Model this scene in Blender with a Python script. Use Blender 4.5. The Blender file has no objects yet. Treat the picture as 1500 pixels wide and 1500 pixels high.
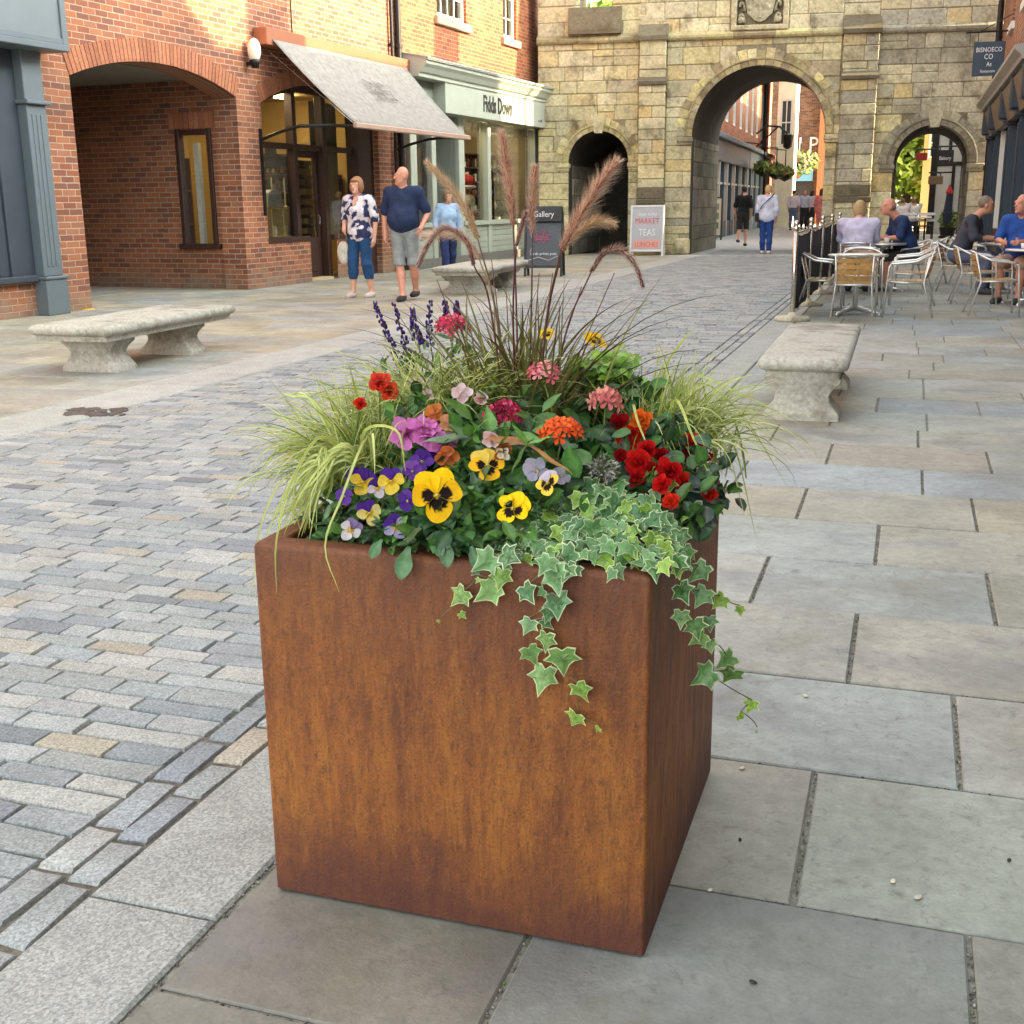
import bpy, math, random
import numpy as np
from mathutils import Vector, Matrix, Quaternion
R = math.radians
PI = math.pi
random.seed(7)
rng = np.random.RandomState(11)
sc = bpy.context.scene
COL = sc.collection

# ---------------------------------------------------------------- camera
F_PX, CAM_H = 1728.0, 1.35
CAMR = np.array([[0.95002, -0.06907, 0.30643], [0.31200, 0.24420, -0.91817], [0.0, 0.0, 0.0]])
def _n(v): return v / np.linalg.norm(v)
_Y = _n(np.array([1340 - 750., -(291 - 750.), -F_PX]))
_X = -_n(np.array([-4614 - 750., -(360 - 750.), -F_PX])); _X = _n(_X - _Y * _X.dot(_Y))
_Z = np.cross(_X, _Y)
CAMR = np.array([_X, _Y, _Z])
CAMP = np.array([0, 0, CAM_H])
def ray(px, py): return CAMR @ np.array([px - 750., 750. - py, -F_PX])
def gr(px, py, z=0.):                       # a photo pixel to a point on the level z
    r = ray(px, py); p = CAMP + r * ((z - CAM_H) / r[2]); return Vector(p)
def aty(px, py, y):                         # ... on the upright plane at distance y
    r = ray(px, py); p = CAMP + r * (y / r[1]); return Vector(p)
cd = bpy.data.cameras.new("camera"); cam = bpy.data.objects.new("camera", cd); COL.objects.link(cam)
cam.matrix_world = Matrix(((CAMR[0][0], CAMR[0][1], CAMR[0][2], 0), (CAMR[1][0], CAMR[1][1], CAMR[1][2], 0), (CAMR[2][0], CAMR[2][1], CAMR[2][2], CAM_H), (0, 0, 0, 1)))
cd.sensor_width = 36; cd.lens = F_PX / 1500 * 36; cd.clip_start = .05; cd.clip_end = 2000
sc.camera = cam

# ---------------------------------------------------------------- world
SUN_EL, SUN_AZ = 22., 13.                   # azimuth counted from +X towards +Y
w = bpy.data.worlds.new("World"); sc.world = w; w.use_nodes = True
nt = w.node_tree; bg = nt.nodes['Background']
sky = nt.nodes.new('ShaderNodeTexSky'); sky.sky_type = 'NISHITA'; sky.sun_disc = False
sky.sun_elevation = R(SUN_EL); sky.sun_rotation = R(90 - SUN_AZ); sky.dust_density = 2.5; sky.air_density = 1.0; sky.ozone_density = .6
mx = nt.nodes.new('ShaderNodeMix'); mx.data_type = 'RGBA'; mx.inputs[0].default_value = .85
bw = nt.nodes.new('ShaderNodeRGBToBW'); nt.links.new(sky.outputs[0], bw.inputs[0])
warm = nt.nodes.new('ShaderNodeMix'); warm.data_type = 'RGBA'; warm.blend_type = 'MULTIPLY'; warm.inputs[0].default_value = 1
nt.links.new(bw.outputs[0], warm.inputs[6]); warm.inputs[7].default_value = (.985, 1.02, .955, 1)
nt.links.new(sky.outputs[0], mx.inputs[6]); nt.links.new(warm.outputs[2], mx.inputs[7])
nt.links.new(mx.outputs[2], bg.inputs[0]); bg.inputs[1].default_value = .15
sd = bpy.data.lights.new("sun", 'SUN'); sd.energy = 2.0; sd.angle = R(.5); sd.color = (1, .77, .48)
so = bpy.data.objects.new("sun", sd); COL.objects.link(so)
sv = Vector((math.cos(R(SUN_EL)) * math.cos(R(SUN_AZ)), math.cos(R(SUN_EL)) * math.sin(R(SUN_AZ)), math.sin(R(SUN_EL))))
so.rotation_euler = sv.to_track_quat('Z', 'Y').to_euler(); so.location = (20, 10, 30)
sc.view_settings.view_transform = 'Standard'; sc.view_settings.look = 'None'
sc.view_settings.gamma = 1; sc.view_settings.use_curve_mapping = False
sc.view_settings.exposure = 3.25
try:
    sc.cycles.use_denoising = True; sc.cycles.max_bounces = 7; sc.cycles.transparent_max_bounces = 12
    sc.cycles.caustics_reflective = False; sc.cycles.caustics_refractive = False
except Exception: pass

# ---------------------------------------------------------------- colours and materials
def L(*c):                                  # 0..255 display colour to linear
    if len(c) == 1: c = c[0]
    return tuple(((x / 255.) / 12.92 if x / 255. <= .04045 else ((x / 255. + .055) / 1.055) ** 2.4) for x in c[:3]) + (1.,)
def jit(c, a=.1, h=.03):
    k = 1 + random.uniform(-a, a)
    return tuple(max(0, x * k * (1 + random.uniform(-h, h))) for x in c[:3]) + (1.,)
def mixc(a, b, t): return tuple(a[i] + (b[i] - a[i]) * t for i in range(3)) + (1.,)
class NT:
    def __init__(s, name):
        s.m = bpy.data.materials.new(name); s.m.use_nodes = True; s.t = s.m.node_tree
        s.b = s.t.nodes['Principled BSDF']; s.out = s.t.nodes['Material Output']; s._c = None
    def n(s, typ, ins=None, **props):
        nd = s.t.nodes.new('ShaderNode' + typ)
        for k, v in props.items(): setattr(nd, k, v)
        for k, v in (ins or {}).items(): s.put(nd.inputs[k], v)
        return nd
    def put(s, sock, v):
        if isinstance(v, bpy.types.NodeSocket): s.t.links.new(v, sock)
        elif isinstance(v, bpy.types.Node): s.t.links.new(v.outputs[0], sock)
        else: sock.default_value = v
    def math(s, op, a, b=0., c=0., clamp=False):
        return s.n('Math', {0: a, 1: b, 2: c}, operation=op, use_clamp=clamp).outputs[0]
    def mix(s, f, a, b, mode='MIX'):
        return s.n('Mix', {0: f, 6: a, 7: b}, data_type='RGBA', blend_type=mode).outputs[2]
    def co(s, kind='Object'):
        if s._c is None: s._c = s.n('TexCoord')
        return s._c.outputs[kind]
    def noise(s, scale, detail=4, rough=.55, vec=None, dist=0.):
        return s.n('TexNoise', {'Vector': vec or s.co(), 'Scale': scale, 'Detail': detail, 'Roughness': rough, 'Distortion': dist}).outputs[0]
    def scl(s, x, y, z, vec=None):
        return s.n('Mapping', {'Vector': vec or s.co(), 'Scale': (x, y, z)}).outputs[0]
    def ramp(s, f, *stops, interp='LINEAR'):
        r = s.n('ValToRGB', {0: f}); e = r.color_ramp.elements; r.color_ramp.interpolation = interp
        while len(e) < len(stops): e.new(.5)
        for el, (p, c) in zip(e, stops): el.position = p; el.color = c if isinstance(c, tuple) else (c, c, c, 1)
        return r.outputs[0]
    def rng(s, f, a, b, c=0., d=1.): return s.n('MapRange', {0: f, 1: a, 2: b, 3: c, 4: d}).outputs[0]
    def tint(s): return s.n('Attribute', attribute_name='tint').outputs[0]
    def bump(s, h, strength=.3, dist=.01):
        return s.n('Bump', {'Height': h, 'Strength': strength, 'Distance': dist}).outputs[0]
    def fin(s, col=None, rough=.6, metal=0., bump=None, **kw):
        if col is not None: s.put(s.b.inputs['Base Color'], col)
        s.put(s.b.inputs['Roughness'], rough); s.put(s.b.inputs['Metallic'], metal)
        if bump is not None: s.put(s.b.inputs['Normal'], bump)
        for k, v in kw.items(): s.put(s.b.inputs[k.replace('_', ' ')], v)
        return s.m
def plain(name, col, rough=.6, metal=0., var=.12, scale=8., bs=.15, bscale=40., tint=False, **kw):
    t = NT(name); base = t.tint() if tint else col
    f = t.rng(t.noise(scale, 5), .3, .7, 1 - var, 1 + var)
    c = t.mix(1., base, t.n('CombineColor', {0: f, 1: f, 2: f}).outputs[0], 'MULTIPLY')
    r = t.rng(t.noise(scale * 1.7, 3), .3, .7, max(.02, rough - .08), min(1, rough + .08))
    return t.fin(c, r, metal, t.bump(t.noise(bscale, 4), bs, .01) if bs else None, **kw)
def boxmap(t):                              # (along, up) coordinates on upright faces, (x, y) on level ones
    p = t.n('SeparateXYZ', {0: t.co()}); nn = t.n('SeparateXYZ', {0: t.co('Normal')})
    ax = t.math('ABSOLUTE', nn.outputs[0]); ay = t.math('ABSOLUTE', nn.outputs[1]); az = t.math('ABSOLUTE', nn.outputs[2])
    sx = t.math('GREATER_THAN', ax, ay); top = t.math('GREATER_THAN', az, .7)
    h = t.math('ADD', t.math('MULTIPLY', sx, p.outputs[1]), t.math('MULTIPLY', t.math('SUBTRACT', 1., sx), p.outputs[0]))
    v = t.math('ADD', t.math('MULTIPLY', top, p.outputs[1]), t.math('MULTIPLY', t.math('SUBTRACT', 1., top), p.outputs[2]))
    return h, v
def brick(name, tones, mortar, bw_=.245, bh=.084, joint=.011, arch=False, dirt=.35):
    t = NT(name); h, v = boxmap(t)
    wob = t.noise(14., 2); wob2 = t.noise(3., 2)
    v1 = t.math('ADD', v, t.math('MULTIPLY', t.math('SUBTRACT', wob2, .5), .012))
    rowf = t.math('DIVIDE', v1, bh); row = t.math('FLOOR', rowf)
    odd = t.math('MODULO', t.math('ABSOLUTE', row), 2.)
    wr = t.n('TexWhiteNoise', {'W': row}, noise_dimensions='1D').outputs[0]
    hx = t.math('ADD', t.math('DIVIDE', h, bw_), t.math('ADD', t.math('MULTIPLY', odd, .5), t.math('MULTIPLY', wr, .12)))
    cid = t.math('FLOOR', hx)
    fx = t.math('FRACT', hx); fy = t.math('FRACT', rowf)
    dx = t.math('MULTIPLY', t.math('MINIMUM', fx, t.math('SUBTRACT', 1., fx)), bw_)
    dy = t.math('MULTIPLY', t.math('MINIMUM', fy, t.math('SUBTRACT', 1., fy)), bh)
    d = t.math('ADD', t.math('MINIMUM', dx, dy), t.math('MULTIPLY', t.math('SUBTRACT', wob, .5), .008))
    m = t.rng(d, joint * .5 - .003, joint * .5 + .003)         # 0 in the joint, 1 on the brick
    rnd = t.n('TexWhiteNoise', {0: t.n('CombineXYZ', {0: cid, 1: row, 2: 3.}).outputs[0]}, noise_dimensions='3D').outputs[0]
    k = len(tones)
    bc = t.ramp(rnd, *[(i / k, c) for i, c in enumerate(tones)], interp='CONSTANT')
    g1 = t.noise(60., 4); g2 = t.noise(.55, 4)
    bc = t.mix(t.rng(g1, .3, .75, 0, .35), bc, tuple(x * .45 for x in tones[0][:3]) + (1,))
    c = t.mix(m, mortar, bc)
    dm = t.rng(g2, .35, .72, 1 - dirt, 1.1)
    c = t.mix(1., c, t.n('CombineColor', {0: dm, 1: dm, 2: dm}).outputs[0], 'MULTIPLY')
    # salt and mud splashed on the lowest courses
    z = t.n('SeparateXYZ', {0: t.co()}).outputs[2]
    f = t.math('MULTIPLY', t.rng(t.math('ADD', z, t.math('MULTIPLY', t.math('SUBTRACT', t.noise(2.2, 4), .5), .9)), .05, .38, 1, 0), t.rng(t.noise(5., 5), .3, .6, .25, .75))
    c = t.mix(f, c, L(140, 122, 104))
    hgt = t.math('ADD', t.math('MULTIPLY', m, .7), t.math('MULTIPLY', g1, .3))
    return t.fin(c, .86, 0., t.bump(hgt, .55, .012))
RED = [L(158, 96, 66), L(170, 104, 70), L(148, 88, 62), L(164, 108, 80), L(136, 82, 62), L(174, 110, 74), L(154, 100, 74), L(128, 82, 66)]
MT = {}
MT['brick'] = brick('red_brick', RED, L(186, 164, 140))
MT['brick_orange'] = brick('orange_brick', [L(158, 84, 50), L(170, 94, 56), L(150, 78, 46), L(162, 96, 60), L(138, 70, 44), L(172, 100, 58)], L(172, 146, 112))
MT['brick_brown'] = brick('brown_brick', [L(132, 90, 66), L(146, 100, 74), L(120, 80, 60), L(150, 110, 84), L(108, 74, 58)], L(160, 140, 118))
MT['voussoir'] = plain('gauged_brick', None, .85, var=.22, scale=30, bs=.3, bscale=80, tint=True)
def stone(name, spec=.3, scale=2.2, stain=.6, lichen=True, bs=.5):
    t = NT(name); a = t.tint()
    n1 = t.noise(scale, 6, .65); n2 = t.noise(scale * 7, 5, .6); n3 = t.noise(scale * .35, 4, .6); n4 = t.noise(45, 3)
    f = t.rng(n2, .3, .7, .70, 1.22)
    c = t.mix(1., a, t.n('CombineColor', {0: f, 1: f, 2: t.math('MULTIPLY', f, .98)}).outputs[0], 'MULTIPLY')
    c = t.mix(t.math('MULTIPLY', t.rng(n1, .52, .68), stain), c, L(84, 68, 42))
    if lichen:
        c = t.mix(t.math('MULTIPLY', t.rng(n3, .55, .66), .5), c, L(96, 88, 70))
        c = t.mix(t.math('MULTIPLY', t.rng(t.noise(scale * 2.3, 5, .6, t.scl(1, 1, .45)), .62, .74), .55), c, L(54, 48, 40))
    h = t.math('ADD', t.math('MULTIPLY', n2, .7), t.math('MULTIPLY', n4, .35))
    return t.fin(c, .9, 0., t.bump(h, bs, .02))
MT['ashlar'] = stone('limestone', stain=.62)
MT['bench_stone'] = stone('bench_stone', scale=5., stain=.38, lichen=True, bs=.45)
def paving(name, sc1=2.2, vein=True):
    t = NT(name); a = t.tint(); v = t.co()
    n1 = t.noise(sc1, 5, .6, dist=.6); n2 = t.noise(sc1 * 9, 6, .7); n3 = t.noise(110, 3); n4 = t.noise(.9, 3)
    f = t.rng(n1, .30, .70, .72, 1.18)
    f = t.math('MULTIPLY', f, t.rng(n2, .3, .7, .80, 1.14)); f = t.math('MULTIPLY', f, t.rng(n3, .3, .7, .92, 1.07))
    c = t.mix(1., a, t.n('CombineColor', {0: f, 1: f, 2: f}).outputs[0], 'MULTIPLY')
    vor = t.n('TexVoronoi', {'Vector': t.co(), 'Scale': 2.3}); c = t.mix(t.math('MULTIPLY', t.math('LESS_THAN', t.math('ADD', vor.outputs[0], t.math('MULTIPLY', t.noise(60, 2), .02)), .05), .35), c, L(84, 82, 78))
    c = t.mix(t.math('MULTIPLY', t.rng(n4, .5, .7), .30), c, L(136, 122, 98))
    c = t.mix(t.math('MULTIPLY', t.rng(t.noise(1.3, 4, .6, t.scl(1, 1.7, 1)), .50, .66), .45), c, L(112, 112, 116))
    c = t.mix(t.math('MULTIPLY', t.rng(t.noise(1.9, 5, .65, dist=.8), .54, .68), .36), c, L(116, 114, 88))
    c = t.mix(t.math('MULTIPLY', t.rng(t.noise(3.1, 5, .7, dist=1.2), .58, .70), .34), c, L(96, 88, 76))
    c = t.mix(t.math('MULTIPLY', t.rng(t.noise(22, 6, .75, dist=1.4), .55, .68), .5), c, L(90, 88, 82))
    c = t.mix(t.math('MULTIPLY', t.rng(t.noise(7, 4, .6), .66, .72), .4), c, L(78, 76, 70))
    h = t.math('ADD', t.math('MULTIPLY', n2, .8), t.math('MULTIPLY', n3, .25))
    return t.fin(c, t.rng(n1, .3, .7, .52, .74), 0., t.bump(h, .42, .008))
MT['paving'] = paving('sandstone_paving')
def granite(name, tint=True, dark=.45):
    t = NT(name); a = t.tint()
    v = t.n('TexVoronoi', {'Vector': t.co(), 'Scale': 210.}).outputs['Color']
    bwv = t.n('RGBToBW', {0: v}).outputs[0]; n1 = t.noise(120, 3, .7); n2 = t.noise(5, 5, .6)
    f = t.math('MULTIPLY', t.rng(bwv, .15, .85, .70, 1.25), t.rng(n1, .3, .7, 1 - dark * .5, 1.2)); f = t.math('MULTIPLY', f, t.rng(n2, .3, .7, .86, 1.12))
    c = t.mix(1., a, t.n('CombineColor', {0: f, 1: f, 2: f}).outputs[0], 'MULTIPLY')
    return t.fin(c, .68, 0., t.bump(t.math('ADD', n1, t.math('MULTIPLY', n2, 1.5)), .4, .006))
MT['granite'] = granite('granite')
MT['sett'] = granite('granite_sett', dark=.3)
def grit(name, c1, c2):
    t = NT(name); n = t.noise(40, 6, .7)
    return t.fin(t.mix(t.rng(n, .3, .7), c1, c2), .95, 0., t.bump(n, .6, .01))
MT['grit'] = grit('joint_grit', L(64, 60, 54), L(120, 112, 98))
def corten():
    t = NT('weathering_steel'); P = t.co()
    st = t.noise(6, 6, .6, t.scl(5, 5, .8)); st2 = t.noise(26, 6, .7, t.scl(3.2, 3.2, .4)); bl = t.noise(2.6, 5, .55); fine = t.noise(160, 4, .7); fl = t.noise(55, 4, .7, t.scl(1.6, 1.6, .6))
    f = t.math('ADD', t.math('MULTIPLY', st, .62), t.math('MULTIPLY', bl, .42))
    c = t.ramp(f, (.30, L(78, 43, 26)), (.42, L(110, 59, 27)), (.52, L(136, 77, 28)), (.62, L(152, 92, 31)), (.76, L(116, 66, 29)))
    c = t.mix(t.math('MULTIPLY', t.rng(st2, .5, .66), .5), c, L(86, 50, 28))
    c = t.mix(t.math('MULTIPLY', t.rng(t.noise(1.9, 6, .68, t.scl(1.4, 1.4, .8), dist=.6), .56, .66), .32), c, L(92, 48, 32)); c = t.mix(t.math('MULTIPLY', t.rng(t.noise(90, 6, .8, dist=2.), .52, .58), .55), c, L(88, 48, 24))
    c = t.mix(t.math('MULTIPLY', t.rng(fl, .55, .66), .58), c, L(72, 40, 28)); c = t.mix(t.math('MULTIPLY', t.rng(t.noise(300, 3, .8), .56, .68), .3), c, L(70, 40, 28)); c = t.mix(t.math('MULTIPLY', t.rng(t.noise(75, 5, .75, t.scl(1.8, 1.8, .5)), .56, .66), .4), c, L(168, 104, 44))
    c = t.mix(t.math('MULTIPLY', t.rng(fine, .5, .72), .3), c, L(176, 104, 46))
    z = t.n('SeparateXYZ', {0: P}).outputs[2]
    # run-off bands: the top hand-width and the foot stay a duller brown
    zz = t.math('ADD', z, t.math('MULTIPLY', t.math('SUBTRACT', t.noise(7, 5, .6), .5), .30))
    c = t.mix(t.rng(zz, .50, .72, 0, .66), c, L(86, 48, 36))
    c = t.mix(t.rng(zz, .19, .05, 0, .8), c, L(78, 38, 32))
    return t.fin(c, t.rng(st2, .3, .7, .5, .72), .12, t.bump(t.math('ADD', fine, t.math('MULTIPLY', fl, 1.6)), .5, .004))
MT['corten'] = corten()
def glass(name, tintc=(1, 1, 1, 1), refl=1.0):
    t = NT(name); t.t.nodes.remove(t.b)
    fr = t.n('Fresnel', {0: 1.5}).outputs[0]
    tr = t.n('BsdfTransparent', {0: tintc}); gl = t.n('BsdfGlossy', {0: (1, 1, 1, 1), 1: .02})
    mxs = t.n('MixShader', {0: t.math('MULTIPLY', fr, refl, clamp=True), 1: tr.outputs[0], 2: gl.outputs[0]})
    t.t.links.new(mxs.outputs[0], t.out.inputs[0]); return t.m
MT['glass'] = glass('window_glass', (.86, .9, .88, 1), 1.7)
def leaf(name, rough=.5, trans=.25, var=.25, scale=60.):
    t = NT(name); a = t.tint(); f = t.rng(t.noise(scale, 3), .3, .7, 1 - var, 1 + var)
    c = t.mix(1., a, t.n('CombineColor', {0: f, 1: f, 2: f}).outputs[0], 'MULTIPLY')
    t.fin(c, rough, 0., t.bump(t.noise(scale * 1.5, 2), .2, .003))
    tl = t.n('BsdfTranslucent', {0: c}); mxs = t.n('MixShader', {0: trans, 1: t.b.outputs[0], 2: tl.outputs[0]})
    t.t.links.new(mxs.outputs[0], t.out.inputs[0]); return t.m
MT['leaf'] = leaf('leaf', .36); MT['grass'] = leaf('grass_blade', .55, .25, .15, 30.); MT['petal'] = leaf('petal', .6, .3, .10, 90.); [n_.inputs['Specular IOR Level'].__setattr__('default_value', .18) for n_ in MT['petal'].node_tree.nodes if n_.type == 'BSDF_PRINCIPLED']
MT['crown'] = leaf('tree_leaf', .6, .3, .3, 2.)
MT['paint'] = plain('painted_wood', None, .45, var=.06, scale=3, bs=.05, tint=True)
MT['metal'] = plain('brushed_aluminium', L(222, 220, 216), .34, .75, var=.1, scale=30, bs=.05)
MT['steel'] = plain('steel_tube', L(200, 196, 188), .25, 1., var=.1, scale=25, bs=.03)
MT['matte'] = plain('matte_colour', None, .7, var=.12, scale=9, bs=.12, tint=True)
MT['cloth'] = plain('cloth', None, .85, var=.22, scale=11, bs=.6, bscale=22, tint=True)
MT['skin'] = plain('skin', None, .5, var=.08, scale=30, bs=.06, tint=True)
MT['hair'] = plain('hair', None, .6, var=.3, scale=70, bs=.6, bscale=140, tint=True)
MT['black_metal'] = plain('black_metal', L(26, 24, 24), .45, .3, var=.15, scale=12, bs=.1)
MT['wood_dark'] = plain('dark_wood', L(58, 36, 28), .5, var=.25, scale=14, bs=.15)
MT['slat'] = plain('varnished_slat', None, .42, var=.25, scale=22, bs=.12, tint=True)
MT['plaster'] = plain('render_coat', None, .85, var=.08, scale=2.5, bs=.2, bscale=60, tint=True)
MT['slate'] = plain('roof_slate', None, .75, var=.3, scale=6, bs=.5, bscale=14, tint=True)
MT['soil'] = grit('potting_soil', L(30, 22, 18), L(58, 44, 34))

# ---------------------------------------------------------------- mesh building
class MB:
    def __init__(s): s.v = []; s.f = []; s.c = []; s.mi = []; s.cur = (1, 1, 1, 1); s.m = 0; s.T = None
    def col(s, c): s.cur = c; return s
    def add(s, vs, fs, cols=None):
        o = len(s.v)
        if s.T is not None: vs = [tuple(s.T @ Vector(p)) for p in vs]
        s.v.extend(tuple(p) for p in vs); s.c.extend(cols if cols is not None else [s.cur] * len(vs))
        for f in fs: s.f.append(tuple(i + o for i in f)); s.mi.append(s.m)
        return s
    def box(s, a, b, bev=0.):
        x0, y0, z0 = (min(a[i], b[i]) for i in range(3)); x1, y1, z1 = (max(a[i], b[i]) for i in range(3))
        if bev <= 0:
            return s.add([(x0, y0, z0), (x1, y0, z0), (x1, y1, z0), (x0, y1, z0), (x0, y0, z1), (x1, y0, z1), (x1, y1, z1), (x0, y1, z1)],
                         [(0, 3, 2, 1), (4, 5, 6, 7), (0, 1, 5, 4), (1, 2, 6, 5), (2, 3, 7, 6), (3, 0, 4, 7)])
        e = min(bev, (x1 - x0) * .49, (y1 - y0) * .49, (z1 - z0) * .49)
        X, Y, Z = (x0, x1), (y0, y1), (z0, z1); vs = []; ix = {}
        for i in (0, 1):
            for j in (0, 1):
                for k in (0, 1):
                    for ax in range(3):
                        p = [X[i] + (e if i == 0 else -e), Y[j] + (e if j == 0 else -e), Z[k] + (e if k == 0 else -e)]
                        p[ax] = (X, Y, Z)[ax][(i, j, k)[ax]]; ix[(i, j, k, ax)] = len(vs); vs.append(tuple(p))
        fs = []
        for ax in range(3):
            for q in (0, 1):
                o = [a_ for a_ in range(3) if a_ != ax]; r = []
                for u, w_ in ((0, 0), (1, 0), (1, 1), (0, 1)):
                    key = [0, 0, 0]; key[ax] = q; key[o[0]] = u; key[o[1]] = w_; r.append(ix[tuple(key) + (ax,)])
                flip = (q == 0) != (ax == 1)
                fs.append(tuple(r[::-1]) if flip else tuple(r))
        for ax in range(3):
            o = [a_ for a_ in range(3) if a_ != ax]
            for u in (0, 1):
                for w_ in (0, 1):
                    k0 = [0, 0, 0]; k1 = [0, 0, 0]; k1[ax] = 1
                    for k in (k0, k1): k[o[0]] = u; k[o[1]] = w_
                    fs.append((ix[tuple(k0) + (o[0],)], ix[tuple(k1) + (o[0],)], ix[tuple(k1) + (o[1],)], ix[tuple(k0) + (o[1],)]))
        for i in (0, 1):
            for j in (0, 1):
                for k in (0, 1): fs.append((ix[(i, j, k, 0)], ix[(i, j, k, 1)], ix[(i, j, k, 2)]))
        return s.add(vs, fs)
    def tube(s, pts, r, n=6, cap=True, r2=None, cols=None):
        P = [Vector(p) for p in pts]; k = len(P)
        rs = [r[i] if isinstance(r, (list, tuple)) else r + ((r2 if r2 is not None else r) - r) * i / max(1, k - 1) for i in range(k)]
        t0 = (P[1] - P[0]).normalized(); a = t0.orthogonal().normalized(); vs = []; cs = []
        for i in range(k):
            t = (P[min(k - 1, i + 1)] - P[max(0, i - 1)]); t = t.normalized() if t.length > 1e-9 else t0
            a = (a - t * a.dot(t)); a = a.normalized() if a.length > 1e-6 else t.orthogonal().normalized()
            b = t.cross(a)
            for j in range(n):
                an = 2 * PI * j / n; vs.append(P[i] + (a * math.cos(an) + b * math.sin(an)) * rs[i]); cs.append(cols[i] if cols else s.cur)
        fs = [(i * n + j, i * n + (j + 1) % n, (i + 1) * n + (j + 1) % n, (i + 1) * n + j) for i in range(k - 1) for j in range(n)]
        if cap: fs += [tuple(range(n))[::-1], tuple((k - 1) * n + j for j in range(n))]
        return s.add(vs, fs, cs)
    def lathe(s, prof, n=20, ctr=(0, 0, 0)):
        vs = [(ctr[0] + r * math.cos(2 * PI * j / n), ctr[1] + r * math.sin(2 * PI * j / n), ctr[2] + z) for r, z in prof for j in range(n)]
        k = len(prof)
        fs = [(i * n + j, i * n + (j + 1) % n, (i + 1) * n + (j + 1) % n, (i + 1) * n + j) for i in range(k - 1) for j in range(n)]
        fs += [tuple(range(n))[::-1], tuple((k - 1) * n + j for j in range(n))]
        return s.add(vs, fs)
    def ell(s, c, r, nu=12, nv=8, cols=None):
        rr = r if isinstance(r, (tuple, list)) else (r, r, r)
        vs = [(c[0], c[1], c[2] - rr[2])]
        for i in range(1, nv):
            ph = -PI / 2 + PI * i / nv
            for j in range(nu): vs.append((c[0] + rr[0] * math.cos(ph) * math.cos(2 * PI * j / nu), c[1] + rr[1] * math.cos(ph) * math.sin(2 * PI * j / nu), c[2] + rr[2] * math.sin(ph)))
        vs.append((c[0], c[1], c[2] + rr[2])); top = len(vs) - 1
        fs = [(0, 1 + (j + 1) % nu, 1 + j) for j in range(nu)]
        for i in range(nv - 2):
            for j in range(nu): fs.append((1 + i * nu + j, 1 + i * nu + (j + 1) % nu, 1 + (i + 1) * nu + (j + 1) % nu, 1 + (i + 1) * nu + j))
        fs += [(top, 1 + (nv - 2) * nu + j, 1 + (nv - 2) * nu + (j + 1) % nu) for j in range(nu)]
        return s.add(vs, fs)
    def prism(s, poly, d0, d1, axes='xz'):           # closed outline in two axes, pushed along the third
        def mk(p, d): return {'xz': (p[0], d, p[1]), 'yz': (d, p[0], p[1]), 'xy': (p[0], p[1], d)}[axes]
        n = len(poly); vs = [mk(p, d0) for p in poly] + [mk(p, d1) for p in poly]
        fs = [tuple(range(n)), tuple(range(2 * n - 1, n - 1, -1))] + [((i + 1) % n, i, n + i, n + (i + 1) % n) for i in range(n)]
        return s.add(vs, fs)
    def quad(s, *p): return s.add(p, [(0, 1, 2, 3)])
    def build(s, name, mat, parent=None, smooth=False, fixn=False):
        me = bpy.data.meshes.new(name); me.from_pydata(s.v, [], s.f)
        mats = mat if isinstance(mat, (list, tuple)) else [mat]
        for m_ in mats: me.materials.append(MT[m_] if isinstance(m_, str) else m_)
        if len(mats) > 1: me.polygons.foreach_set('material_index', s.mi)
        at = me.attributes.new('tint', 'FLOAT_COLOR', 'POINT'); at.data.foreach_set('color', np.array([tuple(c)[:3] + (1.,) for c in s.c], dtype=np.float32).ravel())
        if smooth: me.polygons.foreach_set('use_smooth', [True] * len(me.polygons))
        me.update(); me.validate()
        if fixn:
            import bmesh
            b = bmesh.new(); b.from_mesh(me); bmesh.ops.recalc_face_normals(b, faces=b.faces); b.to_mesh(me); b.free()
        o = bpy.data.objects.new(name, me); COL.objects.link(o)
        if parent: o.parent = parent
        return o
def smooth_angle(o, deg=40):
    import bmesh
    b = bmesh.new(); b.from_mesh(o.data)
    for f in b.faces: f.smooth = True
    for e in b.edges: e.smooth = not (len(e.link_faces) == 2 and e.calc_face_angle(0) > R(deg))
    b.to_mesh(o.data); b.free(); return o
def tag(o, label=None, cat=None, group=None, kind=None):
    if label: o['label'] = label
    if cat: o['category'] = cat
    if group: o['group'] = group
    if kind: o['kind'] = kind
    return o
def thing(name, label, cat, loc=(0, 0, 0), rz=0., group=None):
    o = bpy.data.objects.new(name, None); COL.objects.link(o); o.empty_display_size = .2
    o.location = loc; o.rotation_euler = (0, 0, rz); return tag(o, label, cat, group)
def kids(o): return [c for c in bpy.data.objects if c.parent == o]
def copy_tree(o, parent=None):
    c = o.copy(); COL.objects.link(c)
    if parent: c.parent = parent
    for ch in kids(o): copy_tree(ch, c)
    return c
def letters(text, name, parent, size, M, mat, depth=.006, sx=1., align='CENTER', spacing=1., bold=0.):
    cu = bpy.data.curves.new(name, 'FONT'); cu.body = text; cu.size = size; cu.extrude = depth / 2; cu.offset = bold; cu.align_x = align; cu.resolution_u = 2; cu.space_character = spacing; cu.space_line = .85
    t = bpy.data.objects.new(name, cu); COL.objects.link(t); bpy.context.view_layer.update()
    me = bpy.data.meshes.new_from_object(t.evaluated_get(bpy.context.evaluated_depsgraph_get())); bpy.data.objects.remove(t); bpy.data.curves.remove(cu)
    me.transform(M @ Matrix.Diagonal((sx, 1, 1, 1))); me.materials.clear(); me.materials.append(MT[mat] if isinstance(mat, str) else mat)
    o = bpy.data.objects.new(name, me); COL.objects.link(o); o.parent = parent; return o
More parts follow.
